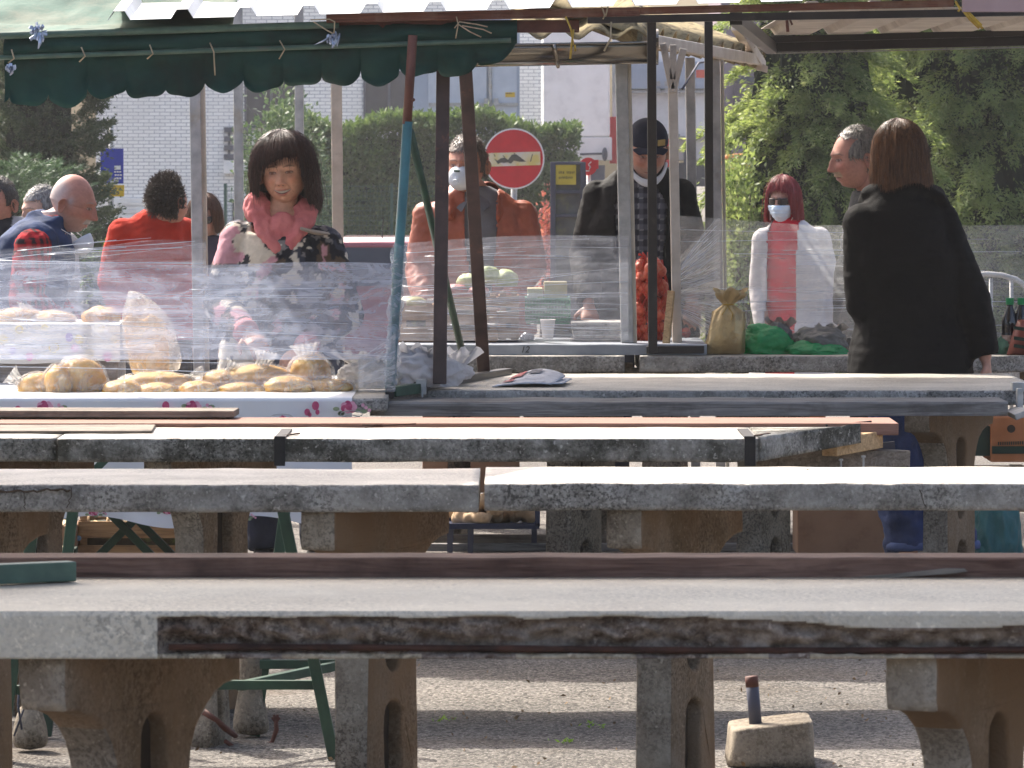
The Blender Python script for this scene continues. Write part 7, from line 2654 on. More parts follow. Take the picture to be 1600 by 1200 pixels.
 mF = film('film_gather', 0.16, 0.85, srgb('#f0f0f0'), 0.9, 20, 0.0, gloss=0.25)
 def gather(u, v):
  k = u ** 0.8
  px = 1050 + 75 * k
  pt, pb = 437 - (437 - 338) * (0.25 + 0.75 * k), 470 + (535 - 470) * (0.3 + 0.7 * k)
  return W(px, pt + (pb - pt) * v, DC - 0.012 + 0.02 * math.sin(v * 34) * (1 - 0.6 * k))
 build_film('film_gather', gather, 40, 60, mF, r, amp=0.004, seed=3.0, su=0.5, sv=1.0)
 for rr_, y0, seed in ((None, 0, 1),):
  pass
films()
m_thread = M('film_thread', srgb('#dfe4ee'), srgb('#c9d0dd'), 30, 0.25, spec=0.6)
def film_threads(px0, px1, f0, f1, D, n, seed, label_parent, rad=0.0011):
 rr = random.Random(seed)
 bm = bmesh.new()
 for _ in range(n):
  a, b = rr.random(), rr.random()
  ya, yb = f0(a), f1(min(1, max(0, a + rr.gauss(0, 0.07))))
  u0, u1 = sorted((rr.uniform(-0.1, 0.6), rr.uniform(0.4, 1.1)))
  u0, u1 = max(0, u0), min(1, u1)
  if u1 - u0 < 0.15:
   continue
  pts = []
  for k in range(9):
   u = u0 + (u1 - u0) * k / 8
   pts.append(W(px0 + (px1 - px0) * u, ya + (yb - ya) * u + 1.2 * math.sin(u * 7 + a * 9), D - 0.004))
  tube(bm, pts, rad * rr.uniform(0.4, 1.3), 5)
 obj('film_thread', bm, m_thread, label_parent, True)
_films = [o for o in bpy.data.objects if o.name.startswith('stretch_film')]
film_threads(-60, 608, lambda a: 404 + 170 * a ** 1.3, lambda a: 412 + 175 * a ** 1.3, 16.95, 22, 3, _films[0], 0.0008)
film_threads(-60, 318, lambda a: 396 + 60 * a, lambda a: 362 + 60 * a, 16.96, 9, 4, _films[0], 0.0008)
film_threads(626, 980, lambda a: 384 + 140 * a, lambda a: 372 + 155 * a, 20.445, 44, 5, _films[1], 0.0009)
film_threads(1052, 1600, lambda a: 340 + 185 * a, lambda a: 352 + 170 * a, 20.705, 16, 6, _films[2], 0.0008)
film_threads(1052, 1120, lambda a: 425 + 60 * a, lambda a: 338 + 190 * a, 20.68, 70, 7, _films[2], 0.0008)
def lump(c, r, seed=0.0, amp=0.12, scale=2.2, sub=4, flat=0.25, ridged=0.0, rot=0.0):
 """irregular rounded body resting on a flat underside"""
 bm = bmesh.new()
 bmesh.ops.create_icosphere(bm, subdivisions=sub, radius=1.0)
 R = rz(rot)
 for v in bm.verts:
  p = v.co.copy()
  k = 1 + amp * fbm(p + Vector((seed, seed * 0.7, 0)), 3, scale)
  if ridged:
   k += ridged * (0.5 - 2.2 * abs(fbm(p + Vector((0, seed, 3)), 3, scale * 1.6)))
  q = p * k
  if q.z < -flat:
   q.z = -flat + (q.z + flat) * 0.12
  v.co = Vector(c) + R @ Vector((q.x * r[0], q.y * r[1], (q.z + flat) * r[2]))
 return bm
def bagged_loaf(px, py, D, w, h, dep, label, mat=None, seed=1.0, tail=None, rot=0.0, group='bagged loaves on the bread table', bag=True, clear=None):
 """a loaf in its clear bag, standing on whatever is at (px, py)"""
 c = W(px, py, D)
 r = thing('bread_bag' if bag else 'bread_loaf', c, label, 'bread', group)
 loaf = lump(c + Vector((0, 0, 0.002)), (w * 0.92, dep * 0.92, h * 0.72), seed, 0.10, 2.0, 4, 0.45, 0.0, rot)
 obj('loaf', loaf, mat or m_loaf, r, True)
 if bag:
  bm = lump(c, (w * 1.04, dep * 1.04, h * 0.80), seed + 5, 0.08, 1.8, 5, 0.45, 0.05, rot)
  obj('wrapper', bm, clear or m_clearbag, r, True)
  if tail:
   bm = bmesh.new()
   t0 = c + Vector((tail[0] * 0.55, -0.01, tail[1] * 0.55))
   t1 = c + Vector((tail[0], -0.01, tail[1]))
   d = (t1 - t0)
   sd = Vector((-d.z, 0, d.x)).normalized()
   n = 14
   rings = []
   for i in range(7):
    t = i / 6
    wd_ = tail[2] * (0.5 + 0.6 * abs(t - 0.35) + 0.3 * t)
    rings.append([t0 + d * t + sd * (wd_ * (k / n - 0.5)) + Vector((0, 0.012 * math.sin(k * 2.1 + i), 0.004 * math.cos(k * 3.3 + i))) for k in range(n + 1)])
   loft(bm, rings, cap=False, close=False)
   obj('bag_neck', bm, m_neckbag, r, True)
 return r
def bread():
 D = 17.12
 zt = 616
 u = lambda n: n * 17.15 / FPX
 L = [(62, 619, 36, 34, 'leftmost small loaf in a clear bag, its bag mouth pointing left', m_loaf, 1.0, (-0.10, 0.075, 0.06)),
         (90, 617, 24, 43, 'round loaf in a bag behind the leftmost one', m_loaf, 2.0, None),
         (127, 618, 42, 56, 'tall rounded yellow loaf in a glossy bag, highest at the left', m_loaf, 3.0, (0.02, 0.115, 0.04)),
         (190, 618, 34, 22, 'low bumpy loaf lying between the tall yellow loaf and the long bag', m_loaf, 4.0, None),
         (246, 618, 36, 18, 'flat golden loaf lying under the long pale bagged loaf', m_loaf, 6.0, None),
         (310, 617, 34, 20, 'bumpy golden loaf lying right of the flat golden one', m_loaf, 7.0, None),
         (378, 617, 42, 18, 'flat loaf lying under the middle of the heap', m_loaf, 8.0, None),
         (450, 616, 40, 26, 'seeded loaf low in the heap in front of the woman', m_loaf, 9.0, None),
         (512, 613, 42, 20, 'low loaf at the right end of the heap', m_loaf, 10.0, None)]
 for px, py, w, h, lab, mt, sd, tl in L:
  bagged_loaf(px, py, D + 0.03 * math.sin(sd * 2.7), u(w), u(h), 0.07, lab, mt, sd, tl)
 U = [(246, 609, 62, 26, 'long pale bagged loaf lying across the flat golden ones', m_loaf_pale, 15.0, (0.16, 0.055, 0.05)),
         (402, 602, 62, 30, 'bagged loaf on top of the heap with a crumpled shining bag neck', m_loaf_pale, 16.0, (0.03, 0.115, 0.08)),
         (485, 602, 36, 46, 'golden bagged loaf standing highest at the right of the heap', m_loaf, 17.0, (-0.02, 0.14, 0.09)),
         (345, 604, 32, 24, 'small bagged loaf on the heap left of the crumpled bag neck', m_loaf_pale, 18.0, (0.05, 0.08, 0.06))]
 for px, py, w, h, lab, mt, sd, tl in U:
  bagged_loaf(px, py, D + 0.09, u(w), u(h), 0.08, lab, mt, sd, tl)
 DB = 17.75
 x0, x1 = X(-80, DB), X(188, DB)
 z0, z1 = 0.791, Z(506, DB)
 r = thing('display_box', ((x0 + x1) / 2, DB, z0), 'raised box under a pale cloth printed with balloons and rings, carrying loaves', 'display box')
 bm = bmesh.new()
 box(bm, ((x0 + x1) / 2, DB + 0.2, (z0 + z1) / 2 - 0.002), (x1 - x0 - 0.02, 0.36, z1 - z0 - 0.006))
 obj('box', bm, m_plank_dull, r)
 cl = M('pale_printed_cloth', srgb('#d9d6cf'), srgb('#c9c6c0'), 5, 0.7, 0.15, 18)
 bm = bmesh.new()
 def drape(uu, v):
  x = x0 + (x1 - x0) * uu
  if v < 0.3:
   return Vector((x, DB + 0.38 - 0.39 * v / 0.3, z1 + 0.003 + 0.002 * fbm((x, v, 0), 2, 9)))
  k = (v - 0.3) / 0.7
  return Vector((x, DB - 0.012 - 0.012 * math.sin(k * 2 + x * 9) * k, z1 - (z1 - Z(566, DB)) * k + 0.006 * k * math.sin(x * 12)))
 grid(bm, drape, 60, 26)
 rr = random.Random(3)
 for px, py, rad, mi in ((108, 527, 7, 1), (124, 530, 8, 2), (117, 544, 7, 3), (84, 543, 8, 4), (46, 557, 7, 3), (5, 530, 8, 2), (168, 557, 8, 3), (155, 512, 7, 4), (30, 515, 6, 4), (-4, 545, 6, 3), (70, 512, 6, 2), (140, 552, 6, 4), (20, 548, 6, 1), (178, 530, 6, 2)):
  c = W(px, py, DB - 0.03)
  if mi == 4:
   tube(bm, [c + Vector((math.cos(a) * rad * 0.002, 0, math.sin(a) * rad * 0.002)) for a in [2 * PI * k / 14 for k in range(15)]], 0.003, 5, mi=2)
  else:
   disc(bm, c, rad * DB / FPX, n=16, mi=mi, rx=0.85)
 obj('printed_cloth', bm, [cl, M('violet_print', srgb('#a48fc2')), M('yellow_print', srgb('#dccb8a')), M('pink_print', srgb('#d79abb'))], r, True, normals=False)
 for px, w, h, lab, sd in ((30, 46, 24, 'loaf bag with a peaked corner on the printed box, leftmost', 21), (80, 42, 20, 'low shining bagged loaf in the middle of the printed box', 22), (158, 34, 27, 'crusty round loaf on the right corner of the printed box', 23)):
  bagged_loaf(px, 506, DB + 0.15, u(w), u(h), 0.1, lab, m_loaf_pale if sd < 23 else m_loaf, sd, (0.02, 0.07, 0.05) if sd == 21 else None, group='bagged loaves on the printed box', bag=sd < 23)
 D3 = 17.6
 c = W(232, 588, D3)
 r = thing('baguette_bag', c, 'tall bag of long loaves leaning beside the printed box with its clear neck standing up', 'bread')
 bm = bmesh.new()
 for k in range(5):
  a = W(218 + k * 9, 586, D3 + 0.02 * (k % 2))
  b = W(203 + k * 11, 492 + 6 * (k % 3), D3 + 0.05)
  tube(bm, [a, a.lerp(b, 0.1), a.lerp(b, 0.5), a.lerp(b, 0.92), b], [0.018, 0.027, 0.03, 0.027, 0.012], 12)
 me = remesh(bm, 0.007, 2)
 link('loaves', me, m_loaf_pale, r, True)
 bm = bmesh.new()
 rings = []
 for t, pa, pb, d in ((0, 200, 292, 0.07), (0.35, 192, 281, 0.08), (0.65, 189, 268, 0.075), (0.8, 194, 250, 0.06), (0.92, 200, 232, 0.035), (1.0, 199, 210, 0.012)):
  py = 588 - (588 - 454) * t
  a, b = W(pa, py, D3), W(pb, py, D3)
  m_ = (a + b) / 2
  hw = (b.x - a.x) / 2
  ring = []
  for k in range(36):
   an = 2 * PI * k / 36
   w = 1 + 0.10 * fbm((math.cos(an) * 2, math.sin(an) * 2, t * 3), 3, 2.2)
   ring.append(m_ + Vector((math.cos(an) * hw * w, math.sin(an) * d * w, 0.01 * fbm((an, t, 2), 2, 3))))
  rings.append(ring)
 loft(bm, rings, cap=True)
 obj('wrapper', bm, plasticbag('beige_clear_bag', srgb('#efe6d8'), 0.9, 0.12), r, True, subsurf=1)
bread()
def oilcloth():
 """white flowered oilcloth hanging over the front of the bread table"""
 yF = 16.655
 x0, x1 = -2.3, X(550, yF)
 r = thing('oilcloth', ((x0 + x1) / 2, yF, 0.4), 'white oilcloth printed with roses, teacups and pink butterflies over the bread table', 'tablecloth')
 cl = M('white_oilcloth', srgb('#dcdcdc'), srgb('#d2d3d6'), 3, 0.35, 0.1, 14, spec=0.5)
 pinks = M('rose_print', srgb('#c4587e'), srgb('#a63a62'), 60, 0.4)
 pale = M('pale_rose_print', srgb('#dfa9bb'), srgb('#cf8fa6'), 60, 0.4)
 green = M('leaf_print', srgb('#8d9a7c'), srgb('#7b8a6c'), 60, 0.4)
 grey = M('cup_print', srgb('#aeb0ae'), srgb('#9ea19f'), 40, 0.4)
 bm = bmesh.new()
 def f(u, v):
  x = x0 + (x1 - x0) * u
  if v < 0.35:
   return Vector((x, 18.3 - (18.3 - yF) * v / 0.35, 0.7935 + 0.001 * fbm((x, v * 3, 0), 2, 6)))
  k = (v - 0.35) / 0.65
  zb = Z(815, yF) - 0.02 * math.sin(u * 21) * k
  fold = 0.014 * k * math.sin(x * 11 + 1.5 * math.sin(x * 4)) + 0.004 * fbm((x * 2, k, 0), 3, 5)
  return Vector((x, yF - 0.006 - abs(fold) * (0.4 + k), 0.7935 - (0.7935 - zb) * k - 0.0))
 grid(bm, f, 150, 60)
 P = lambda px, py: W(px, py, yF - 0.030)
 def rose(px, py, s=1.0):
  rr = random.Random(int(px))
  for k in range(7):
   a = k * 0.9
   disc(bm, P(px + math.cos(a) * 8 * s, py + math.sin(a) * 5 * s) + Vector((0, 0.0005 * k, 0)), 0.011 * s, n=12, mi=1 if k % 2 else 2)
  disc(bm, P(px, py - 1) + Vector((0, -0.001, 0)), 0.012 * s, n=12, mi=1)
  for k in range(6):
   disc(bm, P(px + rr.uniform(-24, 30) * s, py + rr.uniform(-2, 12) * s) + Vector((0, 0.002, 0)), 0.007 * s, n=8, mi=3, rx=1.6)
  for k in range(3):
   disc(bm, P(px + (22 + 5 * k) * s, py + (-3 + 4 * k) * s), 0.006 * s, n=8, mi=2)
 def cup(px, py):
  c = P(px, py)
  for k in range(3):
   rr_ = 0.03 - 0.006 * k
   tube(bm, [c + Vector((math.cos(a) * rr_ * 1.2, 0, math.sin(a) * rr_ * 0.35 - 0.012 * k)) for a in [2 * PI * q / 16 for q in range(17)]], 0.0014, 4, mi=4)
 def fly(px, py):
  for sx, sy, w in ((-7, 3, 0.012), (6, -7, 0.015), (-3, 7, 0.008), (9, 3, 0.009)):
   disc(bm, P(px + sx, py + sy), w, n=10, mi=1, rx=0.8)
 for px in (70, 302, 545, -160):
  rose(px, 636)
  cup(px + 4, 647)
 for px, py in ((487, 641), (253, 641), (22, 648)):
  fly(px, py)
 for px, py in ((440, 652), (205, 655), (-30, 652)):
  cup(px, py)
  rose(px + 2, py + 2, 0.5)
 for px, py in ((146, 800), (380, 806), (262, 798), (490, 798)):
  rose(px, py, 0.6)
 obj('cloth', bm, [cl, pinks, pale, green, grey], r, True, normals=False)
oilcloth()
def crumpled_bag(px, py, D, w, h, dep, label, mat, seed, name='plastic_bag', group=None, ears=0, content=None, crumple=0.07):
 c = W(px, py, D)
 r = thing(name, c, label, 'bag', group)
 k = D / FPX
 bm = lump(c, (w * k, dep, h * k * 0.66), seed, 0.2, 1.25, 5, 0.5, crumple)
 obj('bag', bm, mat, r, True)
 rr = random.Random(seed)
 for i in range(ears):
  bm = bmesh.new()
  a = c + Vector((rr.uniform(-0.5, 0.5) * w * k, rr.uniform(-0.4, 0.2) * dep, h * k * 0.62))
  d = Vector((rr.uniform(-0.06, 0.06), -0.01, rr.uniform(0.03, 0.07)))
  n = 10
  rings = []
  for q in range(6):
   t = q / 5
   rings.append([a + d * t + Vector(((j / n - 0.5) * 0.09 * (0.5 + t), 0.014 * math.sin(j * 2.3 + q), 0.012 * math.sin(j * 1.7 + i) * t)) for j in range(n + 1)])
  loft(bm, rings, cap=False, close=False)
  obj('bag_handle', bm, mat, r, True)
 if content:
  obj('inner_fill', lump(c, (w * k * 0.8, dep * 0.8, h * k * 0.5), seed + 3, 0.15, 2.0, 4, 0.5), content, r, True)
 return r
crumpled_bag(655, 603, 17.35, 62, 58, 0.10, 'crumpled white plastic bag on the table corner beside the teal post', m_whitebag, 3, ears=4, crumple=0.17)
crumpled_bag(706, 592, 17.7, 34, 26, 0.08, 'small white bag scrap lying against the brown post', m_whitebag, 5, ears=1)
crumpled_bag(580, 606, 17.25, 46, 46, 0.09, 'pale crumpled bag behind the film next to the teal post', plasticbag('pale_bag', srgb('#dcd8d2'), 0.35, 0.25), 8, ears=3, crumple=0.17)
crumpled_bag(1195, 554, 20.62, 42, 46, 0.08, 'rounded green plastic bag right of the gold bag', m_greenbag, 11, ears=0, group='green plastic bags on the fifth row table')
crumpled_bag(1274, 558, 20.6, 48, 26, 0.09, 'low spread green plastic bag beside the black coat', m_greenbag, 14, ears=0, group='green plastic bags on the fifth row table')
crumpled_bag(1278, 548, 20.66, 46, 38, 0.09, 'grey crumpled bag lying behind the low green bag', m_greybag, 17, ears=2)
crumpled_bag(1214, 540, 20.67, 24, 36, 0.06, 'small grey bag top peeping over the rounded green bag', m_greybag, 19, ears=1)
crumpled_bag(1572, 554, 20.62, 18, 32, 0.06, 'pale green bag squeezed beside the black sleeve at the right', plasticbag('pale_green_bag', srgb('#7fb295'), 0.15, 0.25), 23)
crumpled_bag(1556, 905, 20.2, 42, 150, 0.14, 'big teal bag standing on the ground right of the jeans', m_tealbag, 29, name='teal_sack')
crumpled_bag(1498, 907, 20.1, 22, 46, 0.08, 'small black bag on the ground beside the teal bag', M('black_bag', srgb('#26282a'), srgb('#1a1c1e'), 9, 0.35), 31)
def gold_bag():
 D = 20.55
 c = W(1130, 553, D)
 r = thing('gift_bag', c, 'gold foil bag tied at the neck with its frill open above', 'bag')
 rings = []
 N = 44
 for t, pa, pb, d in ((0.0, 1099, 1161, 0.055), (0.03, 1096, 1163, 0.06), (0.25, 1104, 1164, 0.062), (0.5, 1109, 1164, 0.055), (0.68, 1116, 1160, 0.04), (0.76, 1127, 1150, 0.02), (0.80, 1130, 1145, 0.012), (0.86, 1126, 1152, 0.02), (0.94, 1121, 1160, 0.03), (1.0, 1118, 1166, 0.036)):
  py = 553 - (553 - 456) * t
  a, b = W(pa, py, D), W(pb, py, D)
  m_, hw = (a + b) / 2, (b.x - a.x) / 2
  ring = []
  for k in range(N):
   an = 2 * PI * k / N
   w = 1 + 0.06 * fbm((math.cos(an) * 2, math.sin(an) * 2, t * 2), 3, 1.8) + (0.16 * math.sin(an * 9) * (0.3 + t) if t > 0.6 else 0.03 * math.sin(an * 5 + t * 6))
   dz = 0.012 * math.sin(an * 3) + 0.008 * math.sin(an * 7) if t > 0.9 else 0
   sq = 1.25
   ring.append(m_ + Vector((math.copysign(abs(math.cos(an)) ** (1 / sq), math.cos(an)) * hw * w, math.copysign(abs(math.sin(an)) ** (1 / sq), math.sin(an)) * d * w, dz)))
  rings.append(ring)
 bm = bmesh.new()
 loft(bm, rings, cap=False)
 bm.faces.new(bm.verts[:N])
 obj('foil', bm, m_goldbag, r, True, solid=0.001)
 bm = bmesh.new()
 z = Z(476, D)
 tube(bm, [Vector((X(1138, D) + 0.021 * math.cos(a), D + 0.016 * math.sin(a), z)) for a in [2 * PI * k / 16 for k in range(17)]], 0.003, 6)
 tube(bm, [W(1136, 477, D - 0.02), W(1145, 490, D - 0.045), W(1143, 500, D - 0.06)], 0.0018, 5)
 tube(bm, [W(1138, 477, D - 0.02), W(1128, 492, D - 0.05)], 0.0016, 5)
 obj('string', bm, m_rope_yellow, r, True)
gold_bag()
def onion_sack():
 D = 20.95
 c = W(1015, 545, D)
 r = thing('onion_sack', c, 'red net sack of onions standing behind the black post', 'sack')
 rr = random.Random(2)
 bm = bmesh.new()
 for i in range(120):
  t = rr.uniform(0, 1)
  py = 538 - 132 * t
  hw = 31 * (math.sin(PI * min(1, 0.16 + 0.80 * (1 - t) * 0.55 + 0.3 * t)) ** 0.6) * (0.72 + 0.34 * math.sin(PI * min(1, t * 1.05)))
  an = rr.uniform(0, 2 * PI)
  q = rr.uniform(0.55, 1.0)
  p = W(1013 + hw * 0.82 * q * math.cos(an) + 4 * (t - 0.5), py, D) + Vector((0, 0.065 * q * math.sin(an), 0))
  ball(bm, p, rr.uniform(0.020, 0.027), 12, 8)
 obj('onions', bm, M('onion_skin', srgb('#cf6248'), srgb('#a8432f'), 26, 0.45, 0.3, 90, dirt=srgb('#c9836a'), dscale=22), r, True)
 net = M('red_net', srgb('#c2392b'), srgb('#a92f23'), 30, 0.5)
 bm = bmesh.new()
 for s in (-1, 1):
  for k in range(15):
   pts = []
   for j in range(15):
    t = j / 14
    an = s * (t * 2.2) + k * 2 * PI / 15
    hw = 33 * (0.62 + 0.42 * math.sin(PI * min(1, 0.08 + t * 0.95)))
    pts.append(W(1013 + hw * math.cos(an) + 4 * (t - 0.5), 542 - 136 * t, D) + Vector((0, 0.078 * (0.62 + 0.42 * math.sin(PI * min(1, 0.08 + t * 0.95))) * math.sin(an), 0)))
   tube(bm, pts, 0.0018, 4)
 for k in range(9):
  an = k * 0.7
  tube(bm, [W(1013 + 14 * math.cos(an), 408, D), W(1012 + 8 * math.cos(an), 400, D), W(1010 + 13 * math.cos(an), 397 + 3 * math.sin(an), D)], [0.010, 0.006, 0.004], 6)
 obj('net', bm, net, r, True)
 bm = bmesh.new()
 for px in (1062, 1072):
  ball(bm, W(px, 520, D - 0.1), (0.02, 0.02, 0.022), 14, 10)
 me = remesh(bm, 0.004, 2)
 t = thing('onion_bag', W(1066, 528, D - 0.1), 'small red netted bag of onions on the zinc tray beside the white stay', 'bag')
 link('net_bag', me, net, t, True)
onion_sack()
m_gap_shade = M('crate_gap_shade', srgb('#4a4030'), srgb('#2f281e'), 20, 0.9, 0.5, 40, dirt=srgb('#6f7a3c'), dscale=14)  # dark brown-green that paints shade between the crate slats
def crate(px0, px1, py0, py1, D, dep, slats, label, mat=None, group=None, fill=None, zoff=0.0, name='wooden_crate', yaw=0.0, end_px=None):
 """slatted fruit crate: front at distance D between the pixel corners"""
 x0, x1 = X(px0, D), X(px1, D)
 z1, z0 = Z(py0, D), Z(py1, D)
 mat = mat or m_crate
 r = thing(name, ((x0 + x1) / 2, D + dep / 2, z0), label, 'crate', group)
 h = z1 - z0
 sh = h / slats
 for y in (D, D + dep):
  for k in range(slats):
   bm = bmesh.new()
   box(bm, ((x0 + x1) / 2, y, z0 + sh * (k + 0.42)), (x1 - x0, 0.008, sh * 0.70))
   obj('slat', bm, mat, r, bevel=0.002)
 for x in (x0 + 0.005, x1 - 0.005):
  for k in range(slats):
   bm = bmesh.new()
   box(bm, (x, D + dep / 2, z0 + sh * (k + 0.42)), (0.008, dep - 0.012, sh * 0.80))
   obj('slat', bm, mat, r, bevel=0.002)
 bm = bmesh.new()
 box(bm, ((x0 + x1) / 2, D + dep / 2, z0 + h * 0.45), (x1 - x0 - 0.03, dep - 0.04, h * 0.8))
 obj('inner_fill', bm, m_gap_shade, r)  # dark box added so the slat gaps read as shade
 for x in (x0 + 0.02, x1 - 0.02):
  for y in (D + 0.018, D + dep - 0.018):
   bm = bmesh.new()
   box(bm, (x, y, z0 + h * 0.5), (0.026, 0.026, h * 1.02))
   obj('corner_post', bm, mat, r)
 bm = bmesh.new()
 box(bm, ((x0 + x1) / 2, D + dep / 2, z0 + 0.008), (x1 - x0 - 0.02, dep - 0.02, 0.008))
 obj('base', bm, mat, r)
 return r
GC = 'wooden crates on the fifth row table'
crate(686, 778, 462, 534, 20.72, 0.34, 3, 'pine crate of vegetables standing behind the brown posts, open at the top', group=GC)
crate(778, 811, 458, 531, 20.78, 0.3, 3, 'narrow pine crate end just right of the brown posts', group=GC)
crate(622, 678, 470, 536, 20.74, 0.34, 2, 'pine crate behind the teal post with green produce showing through', group=GC)
def heads_of_veg(spots, D, mat, label, name, cat, rad, group, seed=1, flat=0.8):
 for k, (px, py, s, lab) in enumerate(spots):
  bm = lump(W(px, py, D), (rad * s, rad * s, rad * s * flat), seed + k * 2.3, 0.10, 1.6, 4, 0.7, 0.06)
  tag(obj(name, bm, mat, None, True), lab, cat, group)
m_cab = M('pale_cabbage', srgb('#b5c08a'), srgb('#94a468'), 12, 0.6, 0.4, 40, dirt=srgb('#d5dab8'), dscale=10)
m_pinkveg = M('pink_radish', srgb('#c98078'), srgb('#b0625c'), 14, 0.5, 0.3, 40, dirt=srgb('#d8b0a4'), dscale=12)
heads_of_veg([(732, 452, 1.0, 'pale cabbage half sunk in the crate behind the left brown post'), (762, 444, 1.15, 'highest pale green cabbage between the brown posts'), (790, 448, 1.1, 'pale green cabbage right of the right brown post')], 20.9, m_cab, '', 'cabbage', 'cabbage', 0.048, 'cabbages on the crates', 3)
heads_of_veg([(712, 458, 1, 'bunch of pinkish vegetables in the crate beside the left brown post'), (748, 460, 0.9, 'pinkish vegetables below the highest cabbage')], 20.84, m_pinkveg, '', 'radish_bunch', 'vegetables', 0.045, 'pink vegetables in the crate', 7, 0.5)
heads_of_veg([(645, 484, 1.1, 'yellow green peppers in the crate behind the teal post')], 20.9, M('yellow_green_pepper', srgb('#a8a04e'), srgb('#857f38'), 12, 0.4), '', 'pepper_heap', 'vegetables', 0.06, None, 9, 0.5)
g = thing('plastic_crate', W(855, 505, 20.95), 'green plastic crate behind the white cup', 'crate')
bm = bmesh.new()
a, b = X(822, 20.95), X(890, 20.95)
for k in range(5):
 box(bm, ((a + b) / 2, 20.95, Z(500 - k * 8, 20.95)), (b - a, 0.008, 0.012))
 box(bm, ((a + b) / 2, 21.2, Z(500 - k * 8, 20.95)), (b - a, 0.008, 0.012))
for k in range(15):
 box(bm, (a + (b - a) * k / 14, 20.952, Z(484, 20.95)), (0.006, 0.006, 0.1))
for x in (a, b):
 box(bm, (x, 21.075, Z(484, 20.95)), (0.008, 0.25, 0.1))
box(bm, ((a + b) / 2, 21.075, Z(505, 20.95)), (b - a, 0.25, 0.008))
obj('basket', bm, M('green_plastic', srgb('#2f8a5a'), srgb('#27764c'), 9, 0.4), g, bevel=0.002)
bm = bmesh.new()
box(bm, ((a + b) / 2, 21.075, Z(484, 20.95)), (b - a - 0.02, 0.23, 0.08))
obj('lining', bm, M('dark_green_plastic', srgb('#1d5a3a'), srgb('#174a2f'), 9, 0.5), g)
for x0_, x1_, y0_, y1_, lab in ((824, 848, 450, 466, 'small pale box lying on the green crate, left one'), (850, 886, 440, 466, 'larger pale box lying on the green crate, right one')):
 bm = bmesh.new()
 box(bm, (X((x0_ + x1_) / 2, 21.05), 21.08, Z((y0_ + y1_) / 2, 21.05)), (X(x1_, 21) - X(x0_, 21), 0.14, Z(y0_, 21.05) - Z(y1_, 21.05)))
 tag(obj('small_box', bm, M('pale_box', srgb('#c9bf9c'), srgb('#b9ae8b'), 6, 0.8), None, bevel=0.003), lab, 'box', 'boxes on the green crate')
bm = bmesh.new()
D = 20.62
rings = [[Vector((X(856, D) + math.cos(q) * rad, D + math.sin(q) * rad, Z(py, D))) for q in [2 * PI * k / 28 for k in range(28)]] for rad, py in ((0.021, 529), (0.0215, 527), (0.030, 501), (0.0315, 499.5), (0.030, 499), (0.028, 502), (0.02, 526))]
loft(bm, rings)
tag(obj('paper_cup', bm, M('white_cup', srgb('#d9d2cd'), srgb('#cfc7c2'), 8, 0.6), None, True), 'plain white cup standing on the zinc tray', 'cup')
bm = lump(W(824, 531, 20.6), (0.028, 0.02, 0.02), 4, 0.25, 2.2, 4, 0.4, 0.2)
tag(obj('crumpled_foil', bm, M('dark_foil', srgb('#4a4b55'), srgb('#85868e'), 30, 0.3, metal=0.5), None, True), 'small dark crumpled wrapper lying left of the white cup', 'wrapper')
n = thing('paper_stack', W(935, 530, 20.75), 'flat stack of folded papers on the zinc tray by the grey post', 'papers')
m_news = M('newsprint', srgb('#b9b6b2'), srgb('#a3a09d'), 30, 0.85, dirt=srgb('#6f6d6b'), dscale=24, dpos=(0.52, 0.66))
for k in range(5):
 bm = bmesh.new()
 box(bm, (X(934 + (k % 2) * 3, 20.75), 20.95, 0.837 + k * 0.017), (0.22 - 0.006 * (k % 3), 0.3, 0.015), rz(0.02 * (k % 3 - 1)))
 obj('paper', bm, m_news, n, bevel=0.004)
def newspaper():
 D = 17.55
 r = thing('newspaper', W(832, 600, D), 'folded newspaper with a red masthead lying on the shaded table', 'newspaper')
 bm = bmesh.new()
 zt = 0.7925
 p = lambda px, y, z: Vector((X(px, y), y, zt + z))
 lower = []
 def f(u, v):
  a = p(768, 17.50, 0.001).lerp(p(802, 18.05, 0.004), v)
  b = p(880, 17.52, 0.012).lerp(p(893, 17.85, 0.014), v)
  q = a.lerp(b, u)
  q.z += 0.016 * math.sin(PI * min(1, u * 1.1)) * (0.4 + 0.6 * v) + 0.003 * fbm((u * 3, v * 3, 0), 2, 2)
  return q
 grid(bm, f, 24, 16)
 def g2(u, v):
  a = p(770, 17.49, 0.0015).lerp(p(800, 18.0, 0.006), v)
  b = p(862, 17.50, 0.010).lerp(p(884, 17.8, 0.026), v)
  q = a.lerp(b, u)
  q.z += 0.030 * math.sin(PI * min(1, u)) ** 0.8 * (0.25 + 0.75 * v)
  return q
 grid(bm, g2, 24, 16)
 obj('pages', bm, M('newspaper_page', srgb('#c9cbd2'), srgb('#b7b9c2'), 20, 0.8, dirt=srgb('#7d7f88'), dscale=40, dpos=(0.55, 0.7)), r, True, solid=0.0035)
 bm = bmesh.new()
 q0 = lambda u, v: g2(u, v) + Vector((0, -0.003, 0.0045))
 grid(bm, lambda u, v: q0(0.1 + 0.25 * u, 0.45 + 0.4 * v), 6, 6, mi=0)
 grid(bm, lambda u, v: q0(0.12 + 0.18 * u, 0.12 + 0.16 * v), 6, 6, mi=0)
 grid(bm, lambda u, v: q0(0.42 + 0.2 * u, 0.62 + 0.25 * v), 6, 6, mi=1)
 obj('printed_blocks', bm, [M('red_print', srgb('#b5484f'), srgb('#c98c8a'), 90, 0.8), M('dark_print', srgb('#50505a'), srgb('#8a8a94'), 60, 0.8)], r, True)
newspaper()
